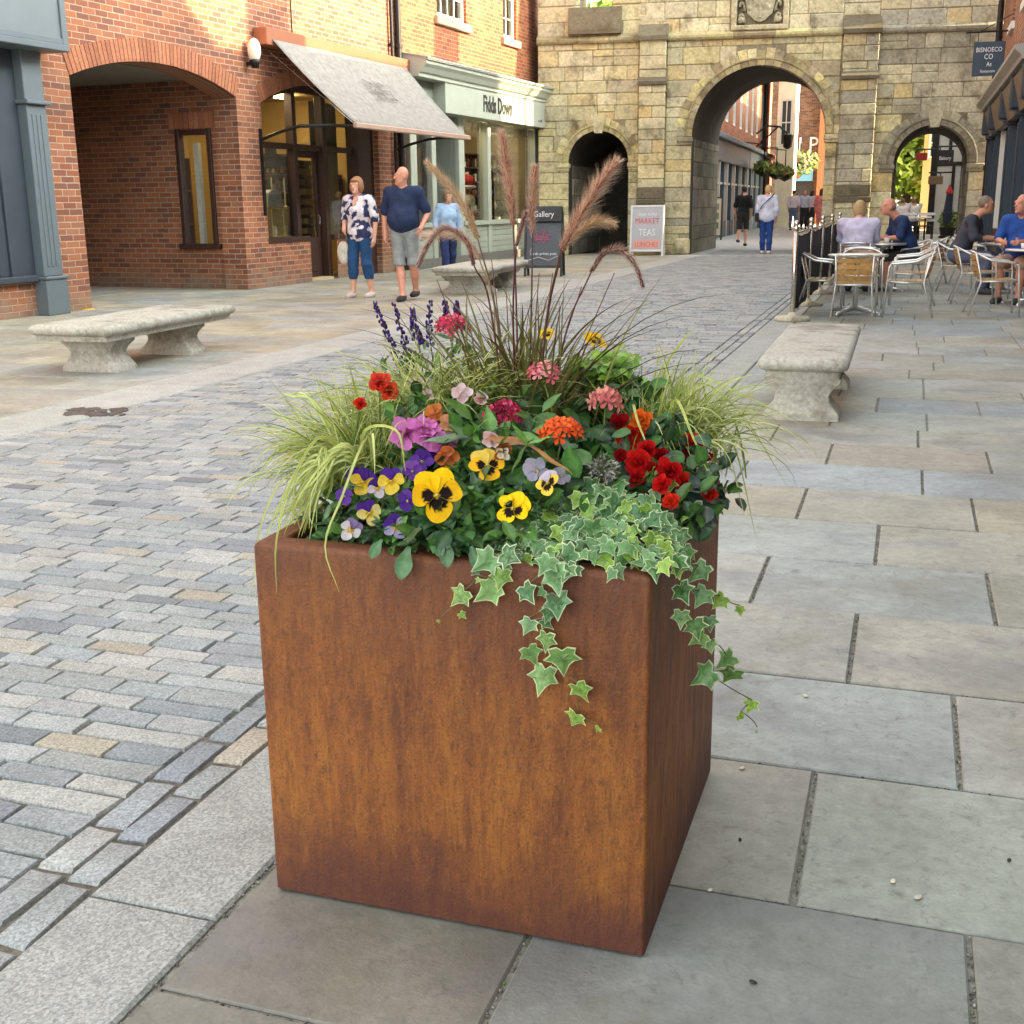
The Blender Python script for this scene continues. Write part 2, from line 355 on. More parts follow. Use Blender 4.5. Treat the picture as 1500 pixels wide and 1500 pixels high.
UPX = Matrix(((1, 0, 0, 0), (0, 0, -1, 0), (0, 1, 0, 0), (0, 0, 0, 1)))   # text standing upright, read from -Y
def flat(name, c, rough=.6): return plain(name, c, rough, var=.05, bs=0)
# ---------------------------------------------------------------- ground
def chamf(mb, x0, x1, y0, y1, zt, c, e=.006, zb=-.03, jz=0.):
    d = lambda: random.uniform(-jz, jz)
    z = [zt + d() for _ in range(4)]
    vs = [(x0, y0, zb), (x1, y0, zb), (x1, y1, zb), (x0, y1, zb),
          (x0, y0, zt - e), (x1, y0, zt - e), (x1, y1, zt - e), (x0, y1, zt - e),
          (x0 + e, y0 + e, z[0]), (x1 - e, y0 + e, z[1]), (x1 - e, y1 - e, z[2]), (x0 + e, y1 - e, z[3])]
    fs = [(8, 9, 10, 11)] + [(i, (i + 1) % 4, 4 + (i + 1) % 4, 4 + i) for i in range(4)] + [(4 + i, 4 + (i + 1) % 4, 8 + (i + 1) % 4, 8 + i) for i in range(4)]
    mb.col(c).add(vs, fs)
def sett(mb, x0, x1, y0, y1, c):
    # irregular outline with a rounded shoulder
    j = lambda a: random.uniform(-a, a)
    q = [(x0 + j(.005), y0 + j(.005)), ((x0 + x1) / 2 + j(.02), y0 + j(.005)), (x1 + j(.005), y0 + j(.005)), (x1 + j(.005), y1 + j(.005)), ((x0 + x1) / 2 + j(.02), y1 + j(.005)), (x0 + j(.005), y1 + j(.005))]
    cx, cy = (x0 + x1) / 2, (y0 + y1) / 2; h = j(.0025); tx, ty = j(.012), j(.02)
    vs = []
    for s_, z in ((1, -.02), (1, -.007), (.955, 0.)):
        for (x, y) in q:
            k = 1 if s_ == 1 else 1 - .007 / max(.03, min(x1 - x0, y1 - y0)) * 2
            sx = 1 - (1 - s_) * .5
            xx = cx + (x - cx) * (sx if s_ < 1 else 1); yy = cy + (y - cy) * ((1 - .11) if s_ < 1 else 1)
            vs.append((xx, yy, z + h + (x - cx) * tx * (z > -.015) + (y - cy) * ty * (z > -.015)))
    fs = [(12, 13, 14, 17), (14, 15, 16, 17)]
    for r_ in (0, 6):
        for i in range(6): fs.append((r_ + i, r_ + (i + 1) % 6, r_ + 6 + (i + 1) % 6, r_ + 6 + i))
    mb.col(c).add(vs, fs)
SETT = [L(148, 152, 153), L(141, 146, 148), L(154, 157, 157), L(136, 141, 145), L(155, 155, 150), L(151, 155, 156), L(129, 135, 140), L(161, 162, 159), L(144, 148, 147)]
SETT_ODD = [L(110, 115, 120), L(118, 123, 128), L(158, 153, 140), L(156, 153, 142), L(102, 108, 114), L(160, 152, 138)]
def settcol(): return jit(random.choice(SETT) if random.random() < .9 else random.choice(SETT_ODD), .07, .012)
XK0, XK1 = -5.70, -5.14                     # left granite kerb
gb = MB().col((1, 1, 1, 1)); gb.quad((-300, -80, -.03), (300, -80, -.03), (300, 600, -.03), (-300, 600, -.03))
tag(gb.build('ground', 'grit'), kind='structure')
jb = MB(); jb.quad((XK0, -6, -.0095), (-1.19, -6, -.0095), (-1.19, 36, -.0095), (XK0, 36, -.0095)); tag(jb.build('road_bedding', grit('sett_joint', L(70, 66, 58), L(126, 119, 106))), kind='structure')
mb = MB(); y = .9; i = 0
while y < 34.6:
    ph = random.uniform(.82, 1.1) * (.093 if y < 9 else .1); x = -1.685 - (.11 if i % 2 else 0.) + random.uniform(-.03, .03)
    first = True
    while x > XK1 + .03:
        wd = random.uniform(.185, .235)
        if random.random() < .06: wd *= .6
        x0 = max(XK1 + .012, x - wd); xx1 = -1.683 if first else x
        if y < 16 or x0 > -7: sett(mb, x0 + .0035, xx1 - .0035, y + .003, y + ph - .003, settcol())
        x = x0; first = False
    y += ph; i += 1
for xa, xb in ((-1.675, -1.592), (-1.585, -1.503)):      # two header rows laid along the kerb
    y = .9 + random.uniform(0, .1)
    while y < 34.6:
        ln = random.uniform(.17, .24); sett(mb, xa + .004, xb - .004, y + .007, y + ln - .007, settcol()); y += ln
tag(smooth_angle(mb.build('cobbled_road', 'sett'), 50), kind='structure')
mb = MB(); y = .38                                        # right granite kerb, near flush
while y < 34.6:
    ln = 1.36 if y < 1.7 else random.uniform(.9, 1.5)
    if y < 1.7: ln = 1.363
    chamf(mb, -1.496, -1.203, y + .004, y + ln - .004, .002, jit(L(156, 158, 154), .05, .008), .007); y += ln
y = -2.
while y < 34.6:
    ln = random.uniform(.9, 1.5); chamf(mb, XK0 + .006, XK1 - .006, y + .004, y + ln - .004, .004, jit(L(168, 169, 164), .05, .008), .01); y += ln
tag(mb.build('kerb_stones', 'granite'), kind='structure')
FLAG = [L(164, 166, 156), L(168, 168, 161), L(160, 164, 161), L(165, 165, 156), L(156, 162, 164), L(162, 160, 148), L(168, 166, 154), L(152, 158, 160), L(166, 160, 144)]
rows = [(.33, .93), (.93, 1.53), (1.53, 2.13), (2.13, 2.727), (2.727, 3.31), (3.31, 3.93), (3.93, 4.52), (4.52, 5.12), (5.12, 5.72), (5.72, 6.28), (6.28, 6.86), (6.86, 7.40), (7.40, 8.0), (8.0, 8.6), (8.6, 9.1), (9.1, 9.62), (9.62, 10.12), (10.12, 10.64)]
y = 10.64
while y < 34.5: d_ = random.choice((.45, .52, .58, .6)); rows.append((y, y + d_)); y += d_
known = {(1.53, 2.13): [-.60, .193, 1.1], (2.13, 2.727): [-.77, -.133, .62, 1.4], (2.727, 3.31): [-.9, .20, 1.0], (3.31, 3.93): [-.71, -.086, .9, 1.5],
         (3.93, 4.52): [-1.0, -.444, .35, 1.0], (4.52, 5.12): [-.8, -.047, .74, 1.4], (5.12, 5.72): [-.95, -.395, .347, 1.1], (5.72, 6.28): [-.75, .133, .72, 1.6],
         (6.28, 6.86): [-.9, -.348, .47, 1.2], (6.86, 7.40): [-.7, .116, .9]}
mb = MB()
for (y0, y1) in rows:
    xs = known.get((y0, y1))
    if xs is None:
        xs = []; x = -1.2 + random.uniform(.3, .9)
        while x < 2.6: xs.append(x); x += random.uniform(.5, 1.05)
    xs = [-1.192] + xs + ([] if xs[-1] > 2.3 else [xs[-1] + .8 if xs[-1] < 1.6 else 2.3]) + [2.75]
    for a_, b_ in zip(xs[:-1], xs[1:]):
        if b_ - a_ < .03: continue
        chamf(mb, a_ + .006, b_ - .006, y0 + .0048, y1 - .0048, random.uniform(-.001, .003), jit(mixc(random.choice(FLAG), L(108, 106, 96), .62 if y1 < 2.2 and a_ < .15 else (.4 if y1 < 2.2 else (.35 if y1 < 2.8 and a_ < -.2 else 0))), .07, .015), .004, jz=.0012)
tag(mb.build('pavement_flagstones', 'paving'), kind='structure')
jb = MB(); jb.quad((-1.198, -6, -.007), (2.75, -6, -.007), (2.75, 34.4, -.007), (-1.198, 34.4, -.007)); jb.quad((-17, -6, -.008), (XK0, -6, -.008), (XK0, 31, -.008), (-17, 31, -.008))
tag(jb.build('paving_bedding', grit('paving_joint', L(98, 96, 88), L(160, 157, 146))), kind='structure')
BUFF = [L(170, 164, 146), L(164, 160, 146), L(174, 166, 144), L(166, 165, 156), L(170, 168, 158), L(172, 162, 142), L(162, 160, 150), L(160, 162, 158)]
mb = MB(); y = -2.
while y < 31.5:
    d_ = random.uniform(.5, .72); x = XK0
    while x > -17:
        wd = random.uniform(.6, 1.1)
        chamf(mb, x - wd + .006, x - .006, y + .005, y + d_ - .005, random.uniform(0, .004), jit(random.choice(BUFF), .06, .015), .005, jz=.001); x -= wd
    y += d_
tag(mb.build('left_pavement_flagstones', 'paving'), kind='structure')
mb = MB().col(L(168, 168, 164)); mb.quad((-60, 34.5, .0), (60, 34.5, .0), (60, 300, .0), (-60, 300, .0))
mb.quad((2.75, -30, -.004), (60, -30, -.004), (60, 34.5, -.004), (2.75, 34.5, -.004))
tag(mb.build('far_street', 'sett'), kind='structure')
# gritty patch of broken setts by the left kerb
t = MB()
for k in range(70):
    p = gr(random.uniform(100, 184), random.uniform(599, 609)); 
    t.col(jit(L(80, 71, 66), .3)).ell((p.x, p.y, .0), (random.uniform(.02, .05), random.uniform(.02, .06), .014), 6, 4)
tag(t.build('broken_setts_patch', 'matte'), kind='structure')
# litter: petals, twigs on the flags
for (px, py, c, rr, lab) in [(1308, 1293, L(226, 216, 190), .009, 'round cream petal lying on a grey flagstone right of the planter'), (1345, 1316, L(190, 186, 170), .012, 'longer faded petal on the flagstone, beside a round cream petal'),
                             (1180, 1021, L(210, 206, 170), .011, 'pale leaf scrap on the flagstone beside the trailing ivy tip'), (1087, 1127, L(206, 196, 170), .01, 'cream petal near the back foot of the planter'),
                             (1040, 1306, L(214, 206, 180), .007, 'small cream petal in the paving joint by the planter'), (1103, 1441, L(40, 40, 40), .008, 'dark ring shaped scrap on the flagstone in front of the planter'),
                             (1478, 1262, L(46, 44, 40), .007, 'black speck of litter on the large flagstone at far right'), (1084, 1232, L(34, 30, 26), .006, 'dark twig scrap on the stained flagstone beside the planter')]:
    p = gr(px, py); m_ = MB().col(c); m_.ell((0, 0, .004), (rr, rr * .6, .0028), 9, 5)
    o = m_.build('litter_scrap' if c[0] < .1 else 'fallen_petal', 'matte', smooth=True); o.location = (p.x, p.y, .0); o.rotation_euler = (0, 0, random.uniform(0, 3)); tag(o, lab, 'litter' if c[0] < .1 else 'petal', 'scraps lying on the flagstones')

mb = MB()                                                  # loose grit and moss packed in the near joints
for (y0, y1) in rows[:12]:
    for xj in [-1.195] + [q for q in known.get((y0, y1), [])]:
        for _ in range(int((y1 - y0) * 130)):
            r_ = random.uniform(.0012, .0036); moss = random.random() < .12
            mb.col(L(92, 112, 56) if moss else jit(random.choice([L(120, 114, 104), L(150, 146, 136), L(108, 104, 98), L(84, 80, 74)]), .2)).ell((xj + random.uniform(-.005, .005), random.uniform(y0, y1), -.0045 + r_ * .4), (r_, r_ * random.uniform(.7, 1.4), r_ * .8), 5, 3)
for _ in range(900):
    y0 = random.choice(rows[1:10])[0]; x_ = random.uniform(-1.19, 1.2); r_ = random.uniform(.001, .0028); mb.col(jit(random.choice([L(120, 114, 104), L(88, 84, 78), L(60, 56, 52)]), .2)).ell((x_, y0 + random.uniform(-.004, .004), -.0045 + r_ * .4), (r_ * 1.3, r_, r_ * .8), 5, 3)
tag(mb.build('joint_grit', 'matte'), kind='structure')
# ---------------------------------------------------------------- walls with openings
def hole_top(h, s):
    r = h.get('rise', 0.)
    if not r: return h['z1']
    c = (h['s0'] + h['s1']) / 2; hw = (h['s1'] - h['s0']) / 2
    if h.get('round'): return h['z1'] + math.sqrt(max(0, hw * hw - (s - c) ** 2)) * r / hw
    Rr = (hw * hw + r * r) / (2 * r); return h['z1'] - (Rr - r) + math.sqrt(max(0, Rr * Rr - (s - c) ** 2))
def wall(mb, s0, s1, z0, z1, holes, dep, sh=(0., 0.), nseg=16):
    """front face at y=0 with openings; reveals run to y=dep, slanted sideways by sh"""
    bs = {s0, s1}
    for h in holes:
        bs |= {h['s0'], h['s1']}
        if h.get('rise'):
            for i in range(1, nseg):
                bs.add((h['s0'] + h['s1']) / 2 - (h['s1'] - h['s0']) / 2 * math.cos(PI * i / nseg))
    bs = sorted(b for b in bs if s0 <= b <= s1); k = sh[0]
    for a, b in zip(bs[:-1], bs[1:]):
        if b - a < 1e-6: continue
        m_ = (a + b) / 2; cov = sorted([h for h in holes if h['s0'] < m_ < h['s1']], key=lambda h: h['z0']); zl = zr = z0
        for h in cov:
            if h['z0'] > z0 + 1e-6: mb.quad((a, 0, zl), (b, 0, zr), (b, 0, h['z0']), (a, 0, h['z0']))
            zl, zr = hole_top(h, a), hole_top(h, b)
            mb.quad((a, 0, zl), (b, 0, zr), (b + k * dep, dep, zr), (a + k * dep, dep, zl))
            if h['z0'] > z0 + 1e-6: mb.quad((a, 0, h['z0']), (a + k * dep, dep, h['z0']), (b + k * dep, dep, h['z0']), (b, 0, h['z0']))
        mb.quad((a, 0, zl), (b, 0, zr), (b, 0, z1), (a, 0, z1))
    for h in holes:
        for s in (h['s0'], h['s1']):
            zt = hole_top(h, s); q = [(s, 0, h['z0']), (s + k * dep, dep, h['z0']), (s + k * dep, dep, zt), (s, 0, zt)]
            mb.add(q if s == h['s0'] else q[::-1], [(0, 1, 2, 3)])
def ring(mb, s0, s1, z1, rise, th, y0, y1, n, cols, round_=False, gap=.012, jag=0.):
    """arch stones laid round an opening"""
    c = (s0 + s1) / 2; hw = (s1 - s0) / 2
    if round_: cz, Rr, a0 = z1, hw, PI / 2
    else:
        Rr = (hw * hw + rise * rise) / (2 * rise); cz = z1 - (Rr - rise); a0 = math.asin(hw / Rr)
    for i in range(n):
        t0 = -a0 + 2 * a0 * i / n + gap / Rr / 2; t1 = -a0 + 2 * a0 * (i + 1) / n - gap / Rr / 2
        ro = Rr + th + (random.uniform(-jag, jag) if jag else 0); yo = y0 + (random.uniform(-.008, .008) if jag else 0)
        sub = 2; pts = []
        for q in range(sub + 1): t = t0 + (t1 - t0) * q / sub; pts.append((c + Rr * math.sin(t), cz + Rr * math.cos(t)))
        for q in range(sub, -1, -1): t = t0 + (t1 - t0) * q / sub; pts.append((c + ro * math.sin(t), cz + ro * math.cos(t)))
        mb.col(cols()).prism(pts, yo, y1)
def shell(mb, s0, s1, z1, y0, y1, roof=True):
    mb.quad((s0, y1, 0), (s0, y1, z1), (s1, y1, z1), (s1, y1, 0)); mb.quad((s0, y0, 0), (s0, y0, z1), (s0, y1, z1), (s0, y1, 0)); mb.quad((s1, y0, 0), (s1, y1, 0), (s1, y1, z1), (s1, y0, z1))
    if roof: mb.quad((s0, y0, z1), (s1, y0, z1), (s1, y1, z1), (s0, y1, z1))
def room(mb, s0, s1, z0, z1, y0, y1):
    mb.quad((s0, y1, z0), (s1, y1, z0), (s1, y1, z1), (s0, y1, z1)); mb.quad((s0, y0, z0), (s0, y1, z0), (s0, y1, z1), (s0, y0, z1)); mb.quad((s1, y1, z0), (s1, y0, z0), (s1, y0, z1), (s1, y1, z1))
    mb.quad((s0, y0, z0), (s1, y0, z0), (s1, y1, z0), (s0, y1, z0)); mb.quad((s0, y0, z1), (s0, y1, z1), (s1, y1, z1), (s1, y0, z1))
def pane(parent, s0, s1, z0, z1, y, name='pane'):
    return MB().quad((s0, y, z0), (s1, y, z0), (s1, y, z1), (s0, y, z1)).build(name, 'glass', parent)

# ---------------------------------------------------------------- the long brick building on the left
FO = Vector((-10.706, 13.747, 0)); FRZ = math.atan2(.998, .059)
FM = Matrix.Translation(FO) @ Matrix.Rotation(FRZ, 4, 'Z')
B = thing('brick_building', 'long red and orange brick building with a vaulted passage and two shops', 'building', FO, FRZ)
# s along the front, y into the building, z up
H1 = dict(s0=-8.2, s1=-.42, z0=0, z1=3.3); HA = dict(s0=.1, s1=3.9, z0=0, z1=3.05, rise=.33); HB = dict(s0=4.6, s1=8.72, z0=0, z1=3.02, rise=.42); HC = dict(s0=9.92, s1=17.72, z0=0, z1=3.5)
mb = MB(); wall(mb, -14, 9.9, 0, 8.4, [H1, HA, HB], .45); wbl = mb.build('wall', 'brick', B)
U1 = dict(s0=11.62, s1=13.2, z0=5.27, z1=7.2); U2 = dict(s0=15.42, s1=16.3, z0=5.27, z1=7.2)
mb = MB(); wall(mb, 9.9, 18.05, 0, 8.4, [HC, U1, U2], .22)
mb.quad((18.05, 0, 0), (18.05, 3, 0), (18.05, 3, 8.4), (18.05, 0, 8.4)); mb.build('wall', 'brick_orange', B)
mb = MB().col(L(120, 110, 100)); shell(mb, -14, 18.05, 8.4, .46, 9.); mb.build('back_wall', 'plaster', B)
mb = MB().col(L(96, 88, 84)); mb.prism([(-.4, 8.4), (4.7, 12.2), (9.6, 8.4)], -14.2, 18.3, 'yz'); mb.build('roof', 'slate', B)
for n_, h in ((13, U1), (7, U2)):                 # flat gauged arches above the upper windows
    mb = MB()
    for i in range(n_):
        w_ = (h['s1'] - h['s0'] + .24) / n_; a = h['s0'] - .12 + i * w_; mb.col(jit(L(176, 96, 62), .12)).box((a + .006, -.012, 7.2), (a + w_ - .006, .1, 7.5))
    mb.build('window_arch', 'voussoir', B)
bc = lambda: jit(random.choice([L(150, 94, 66), L(160, 102, 72), L(142, 88, 62), L(154, 100, 74)]), .08)
mb = MB(); ring(mb, .1, 3.9, 3.05, .33, .3, -.012, .452, 46, bc)
mb.build('archway', 'voussoir', B)
mb = MB(); ring(mb, 4.6, 8.72, 3.02, .42, .28, -.01, .3, 50, bc); mb.build('shop_arch', 'voussoir', B)
# passage
mb = MB(); W = dict(s0=.62, s1=1.24, z0=.74, z1=2.55)
T = Matrix(((0, -1, 0, 3.98), (1, 0, 0, 0), (0, 0, 1, 0), (0, 0, 0, 1))); mb.T = T
wall(mb, .45, 8., 0, 3.6, [W], -.12); mb.T = None
mb.quad((.05, .45, 0), (.05, 8, 0), (.05, 8, 3.5), (.05, .45, 3.5)); mb.quad((.05, 8., 0), (4.0, 8., 0), (4.0, 8., 3.5), (.05, 8., 3.5)); mb.build('passage_wall', 'brick', B)
MB().col(L(120, 116, 106)).box((.05, .453, 3.36), (3.98, 7.9, 3.6)).build('passage_ceiling', 'plaster', B)
wf = MB(); 
for a, b in (((3.93, .58, .74), (4.07, .66, 2.6)), ((3.93, 1.2, .74), (4.07, 1.28, 2.6)), ((3.93, .66, 2.5), (4.07, 1.2, 2.58)), ((3.9, .52, .66), (4.1, 1.34, .75))): wf.box(a, b, .008)
wp = wf.build('passage_window', 'wood_dark', B); MB().quad((4.05, .66, .75), (4.05, 1.2, .75), (4.05, 1.2, 2.5), (4.05, .66, 2.5)).build('pane', 'glass', wp)
mb = MB()
for i in range(9): mb.col(bc()).box((3.955, .5 + i * .1, 2.6), (3.99, .592 + i * .1, 2.86))
mb.build('window_arch', 'voussoir', B)
mb = MB().col(L(176, 150, 96)); s0, s1, z0, z1, y0, y1 = 4.12, 8.7, .02, 3.4, .5, 3.2
for q in (((s0, y1, z0), (s1, y1, z0), (s1, y1, z1), (s0, y1, z1)), ((s1, y1, z0), (s1, y0, z0), (s1, y0, z1), (s1, y1, z1)), ((s0, y0, z0), (s1, y0, z0), (s1, y1, z0), (s0, y1, z0)), ((s0, y0, z1), (s0, y1, z1), (s1, y1, z1), (s1, y0, z1)), ((s0, 1.35, z0), (s0, y1, z0), (s0, y1, z1), (s0, 1.35, z1)), ((s0, y0, z0), (s0, 1.35, z0), (s0, 1.35, .74), (s0, y0, .74)), ((s0, y0, 2.56), (s0, 1.35, 2.56), (s0, 1.35, z1), (s0, y0, z1))): mb.quad(*q)
mb.build('interior_wall', 'plaster', B)
# arched shopfront under the awning
SFM = MB()
def post(a, b): SFM.box(a, b, .006)
post((4.62, .2, 2.32), (8.1, .3, 2.42)); post((5.84, .17, .66), (5.96, .33, 3.42)); post((6.86, .17, 0), (7.0, .33, 3.42)); post((4.6, .2, .82), (4.68, .3, 3.05))
post((8.08, .12, 0), (8.7, .38, 3.2)); post((4.56, .0, .72), (5.98, .34, .82)); post((7.0, .1, .72), (8.08, .34, .82)); post((5.96, .2, 3.3), (6.86, .3, 3.44))
for i in range(14):                                # bent head of the frame
    a = 4.6 + 4.12 * i / 14; b = 4.6 + 4.12 * (i + 1) / 14; za, zb = hole_top(HB, a), hole_top(HB, b)
    SFM.add([(a, .18, za - .09), (b, .18, zb - .09), (b, .18, zb + .01), (a, .18, za + .01), (a, .32, za - .09), (b, .32, zb - .09), (b, .32, zb + .01), (a, .32, za + .01)], [(0, 1, 2, 3), (0, 4, 5, 1)])
sf = SFM.build('shopfront', 'wood_dark', B)
pane(sf, 4.68, 5.84, .82, 3.3, .26); pane(sf, 7.0, 8.08, .82, 3.3, .26); pane(sf, 5.96, 6.86, 2.42, 3.4, .26)
st = MB(); wall(st, 4.6, 5.95, 0, .72, [], .3); st.quad((5.95, .0, 0), (5.95, .4, 0), (5.95, .4, .72), (5.95, 0, .72)); st.build('stall_riser', 'brick', B); st = MB(); st.T = Matrix.Translation((0, .06, 0)); wall(st, 7.0, 8.08, 0, .72, [], .3); st.build('stall_riser', 'brick', B)
d = MB(); d.box((5.97, .3, .03), (6.06, .36, 2.32), .006); d.box((6.77, .3, .03), (6.85, .36, 2.32), .006); d.box((6.06, .3, .03), (6.77, .36, .78), .006); d.box((6.06, .3, 2.2), (6.77, .36, 2.32), .006); d.box((6.14, .285, .15), (6.69, .302, .66), .012)
dr = d.build('door', 'wood_dark', B); pane(dr, 6.06, 6.77, .78, 2.2, .335); MB().tube([(6.73, .27, 1.0), (6.73, .24, 1.02), (6.73, .24, 1.16), (6.73, .27, 1.18)], .012, 8).build('handle', 'steel', dr)
MB().col(L(190, 170, 130)).box((5.95, .1, -.02), (6.9, .5, .05), .01).build('doorstep', 'plaster', B)
# blue-grey shopfront at far left
GB, GB2 = L(94, 104, 110), L(54, 63, 72)
g_ = MB().col(GB)
def pil(s0, s1):
    g_.col(GB); g_.box((s0, -.16, .5), (s1, .05, 2.62), .01); g_.box((s0 - .025, -.2, 0), (s1 + .025, .05, .46), .012); g_.box((s0 - .04, -.22, .46), (s1 + .04, .05, .5), .01); g_.box((s0 - .04, -.22, 2.62), (s1 + .04, .05, 2.67), .01); g_.box((s0, -.15, 2.67), (s1, .05, 3.3), .01)
    w_ = (s1 - s0); 
    for i in range(3): a = s0 + w_ * (.2 + i * .22); g_.col(GB).box((a, -.172, .62), (a + w_ * .14, -.155, 2.5), .006)
pil(-.9, -.56)
g_.col(GB2); g_.box((-1.3, -.02, .46), (-.9, .1, 3.3), .01); g_.box((-8, -.1, .44), (-.92, .12, .52), .01); g_.box((-8, -.0, 1.98), (-1.28, .08, 2.08), .01); g_.box((-3.4, .0, .52), (-3.3, .08, 3.3), .01); g_.box((-8, -.02, 3.1), (-1.3, .1, 3.3), .01); g_.box((-1.46, .02, .52), (-1.3, .09, 3.1), .008)
gs = g_.build('shopfront', 'paint', B)
fa = MB().col(L(102, 111, 116)); fa.box((-8.2, -.42, 3.34), (-.40, .0, 4.3)); fa.col(GB); fa.box((-8.25, -.46, 3.26), (-.36, .0, 3.34), .01); fa.box((-.46, -.45, 3.34), (-.36, .0, 4.3), .008); fa.box((-8.2, -.445, 3.34), (-.46, -.42, 3.41), .006); fa.box((-8.3, -.6, 4.3), (-.3, 0, 4.42), .02)
fa.build('fascia', 'paint', gs)
pane(gs, -3.3, -1.46, .52, 3.1, .05); pane(gs, -8, -3.4, .52, 3.1, .05)
mb = MB(); wall(mb, -8.2, -.9, 0, .44, [], .1); mb.build('stall_riser', 'brick', B)
mb = MB().col(L(206, 206, 188)); n_ = 60
mb.add([(-8 + 6.7 * i / n_, .32 + .03 * math.sin(i * 1.9), z) for i in range(n_ + 1) for z in (.5, 3.15)], [(2 * i, 2 * i + 2, 2 * i + 3, 2 * i + 1) for i in range(n_)]); mb.build('curtain', 'cloth', B, smooth=True)
mb = MB().col(L(150, 140, 120)); room(mb, -8.2, -.45, .02, 3.4, .42, 2.5); mb.build('interior_wall', 'plaster', B)
# green-grey shop at the far end
SG, SG2 = L(164, 170, 157), L(134, 142, 131)
g_ = MB().col(SG)
for a, b in ((9.95, 10.25), (10.98, 11.2), (12.42, 12.72), (14.1, 14.3), (17.32, 17.7)): g_.box((a, -.1, 0), (b, .12, 3.3), .012)
g_.col(SG); g_.box((9.95, -.14, .86), (11.0, .2, .96), .01); g_.box((12.6, -.14, .86), (17.5, .2, .96), .01)
for i in range(5): g_.col(mixc(SG, SG2, .25 + .12 * (i % 2))); g_.box((12.72, -.06 + .002 * i, .2 + i * .132), (17.35, .1, .326 + i * .132), .006); g_.box((10.2, -.06 + .002 * i, .2 + i * .132), (11.0, .1, .326 + i * .132), .006)
g_.col(L(110, 110, 104)); g_.box((9.93, -.12, 0), (17.72, .08, .2), .01); g_.col(SG2); g_.box((11.2, .5, 2.25), (12.42, .6, 2.35), .008)
gs2 = g_.build('shopfront', 'paint', B)
fa = MB().col(SG); fa.box((11.05, -.42, 3.24), (17.6, .0, 3.86)); fa.col(SG2); fa.box((9.93, -.14, 3.24), (11.05, .0, 3.9)); fa.col(L(170, 164, 150)); fa.box((9.75, -.16, 3.3), (9.95, .0, 4.2), .02)
fa.build('fascia', 'paint', gs2)
co = MB().col(SG); y0 = -.42
co.prism([(0, 3.86), (-.45, 3.86), (-.45, 3.92), (-.5, 3.95), (-.56, 4.04), (-.62, 4.1), (-.62, 4.17), (-.66, 4.17), (-.66, 4.21), (0, 4.34)], 9.72, 17.9, 'yz'); co.build('cornice', 'paint', gs2, fixn=True)
MB().col(L(150, 156, 164)).prism([(0, 4.352), (-.67, 4.222), (-.68, 4.2), (-.64, 4.2), (-.0, 4.33)], 9.7, 17.93, 'yz').build('lead_flashing', 'slate', gs2, fixn=True)
letters('Fidds Down', 'lettering', gs2, .50, Matrix.Translation((14.0, -.424, 3.40)) @ UPX, flat('sign_black', L(40, 40, 38)), .012, .74, bold=.012)
letters('est. 1985', 'lettering', gs2, .09, Matrix.Translation((16.85, -.424, 3.36)) @ UPX, flat('sign_grey', L(120, 120, 112)), .006, .9)
pane(gs2, 10.25, 10.98, .96, 3.24, .04); pane(gs2, 12.72, 14.1, .96, 3.24, .04); pane(gs2, 14.3, 17.32, .96, 3.24, .04)
d = MB().col(L(168, 184, 176)); d.box((11.5, .86, 0), (11.62, .93, 2.3), .006); d.box((12.3, .86, 0), (12.42, .93, 2.3), .006); d.box((11.62, .86, 0), (12.3, .93, .7), .006); d.box((11.62, .86, 2.16), (12.3, .93, 2.3), .006)
dr = d.build('door', 'paint', B); pane(dr, 11.62, 12.3, .7, 2.16, .9); MB().col(L(230, 190, 60)).lathe([(.001, 0), (.1, 0), (.1, .01), (.001, .01)], 16).build('notice_disc', 'matte', dr)
nd_ = kids(dr)[-1]; nd_.location = (11.9, .855, 1.75); nd_.rotation_euler = (PI / 2, 0, 0)
mb = MB().col(SG2); mb.quad((11.2, 0, 0), (11.2, .95, 0), (11.2, .95, 3.3), (11.2, 0, 3.3)); mb.quad((12.42, 0, 0), (12.42, .95, 0), (12.42, .95, 3.3), (12.42, 0, 3.3)); mb.quad((11.2, .93, 2.3), (12.42, .93, 2.3), (12.42, .93, 3.3), (11.2, .93, 3.3)); mb.build('door_recess', 'paint', B)
mb = MB().col(L(176, 164, 140)); room(mb, 9.96, 11.18, .02, 3.5, .3, 2.6); room(mb, 12.44, 17.7, .02, 3.5, .3, 2.6); mb.build('interior_wall', 'plaster', B)
lc = MB().col(L(232, 230, 220))                                      # lace pelmet behind the glass
for i in range(72):
    a = 12.75 + i * .0632; 
    if 14.08 < a < 14.3: continue
    dd = .16 + .12 * abs(math.sin(i * .9)); lc.add([(a, .1, 3.24), (a + .06, .1, 3.24), (a + .052, .1, 3.24 - dd * .7), (a + .03, .1, 3.24 - dd), (a + .008, .1, 3.24 - dd * .7)], [(0, 1, 2, 3, 4)])
lc.build('pelmet', 'cloth', gs2)
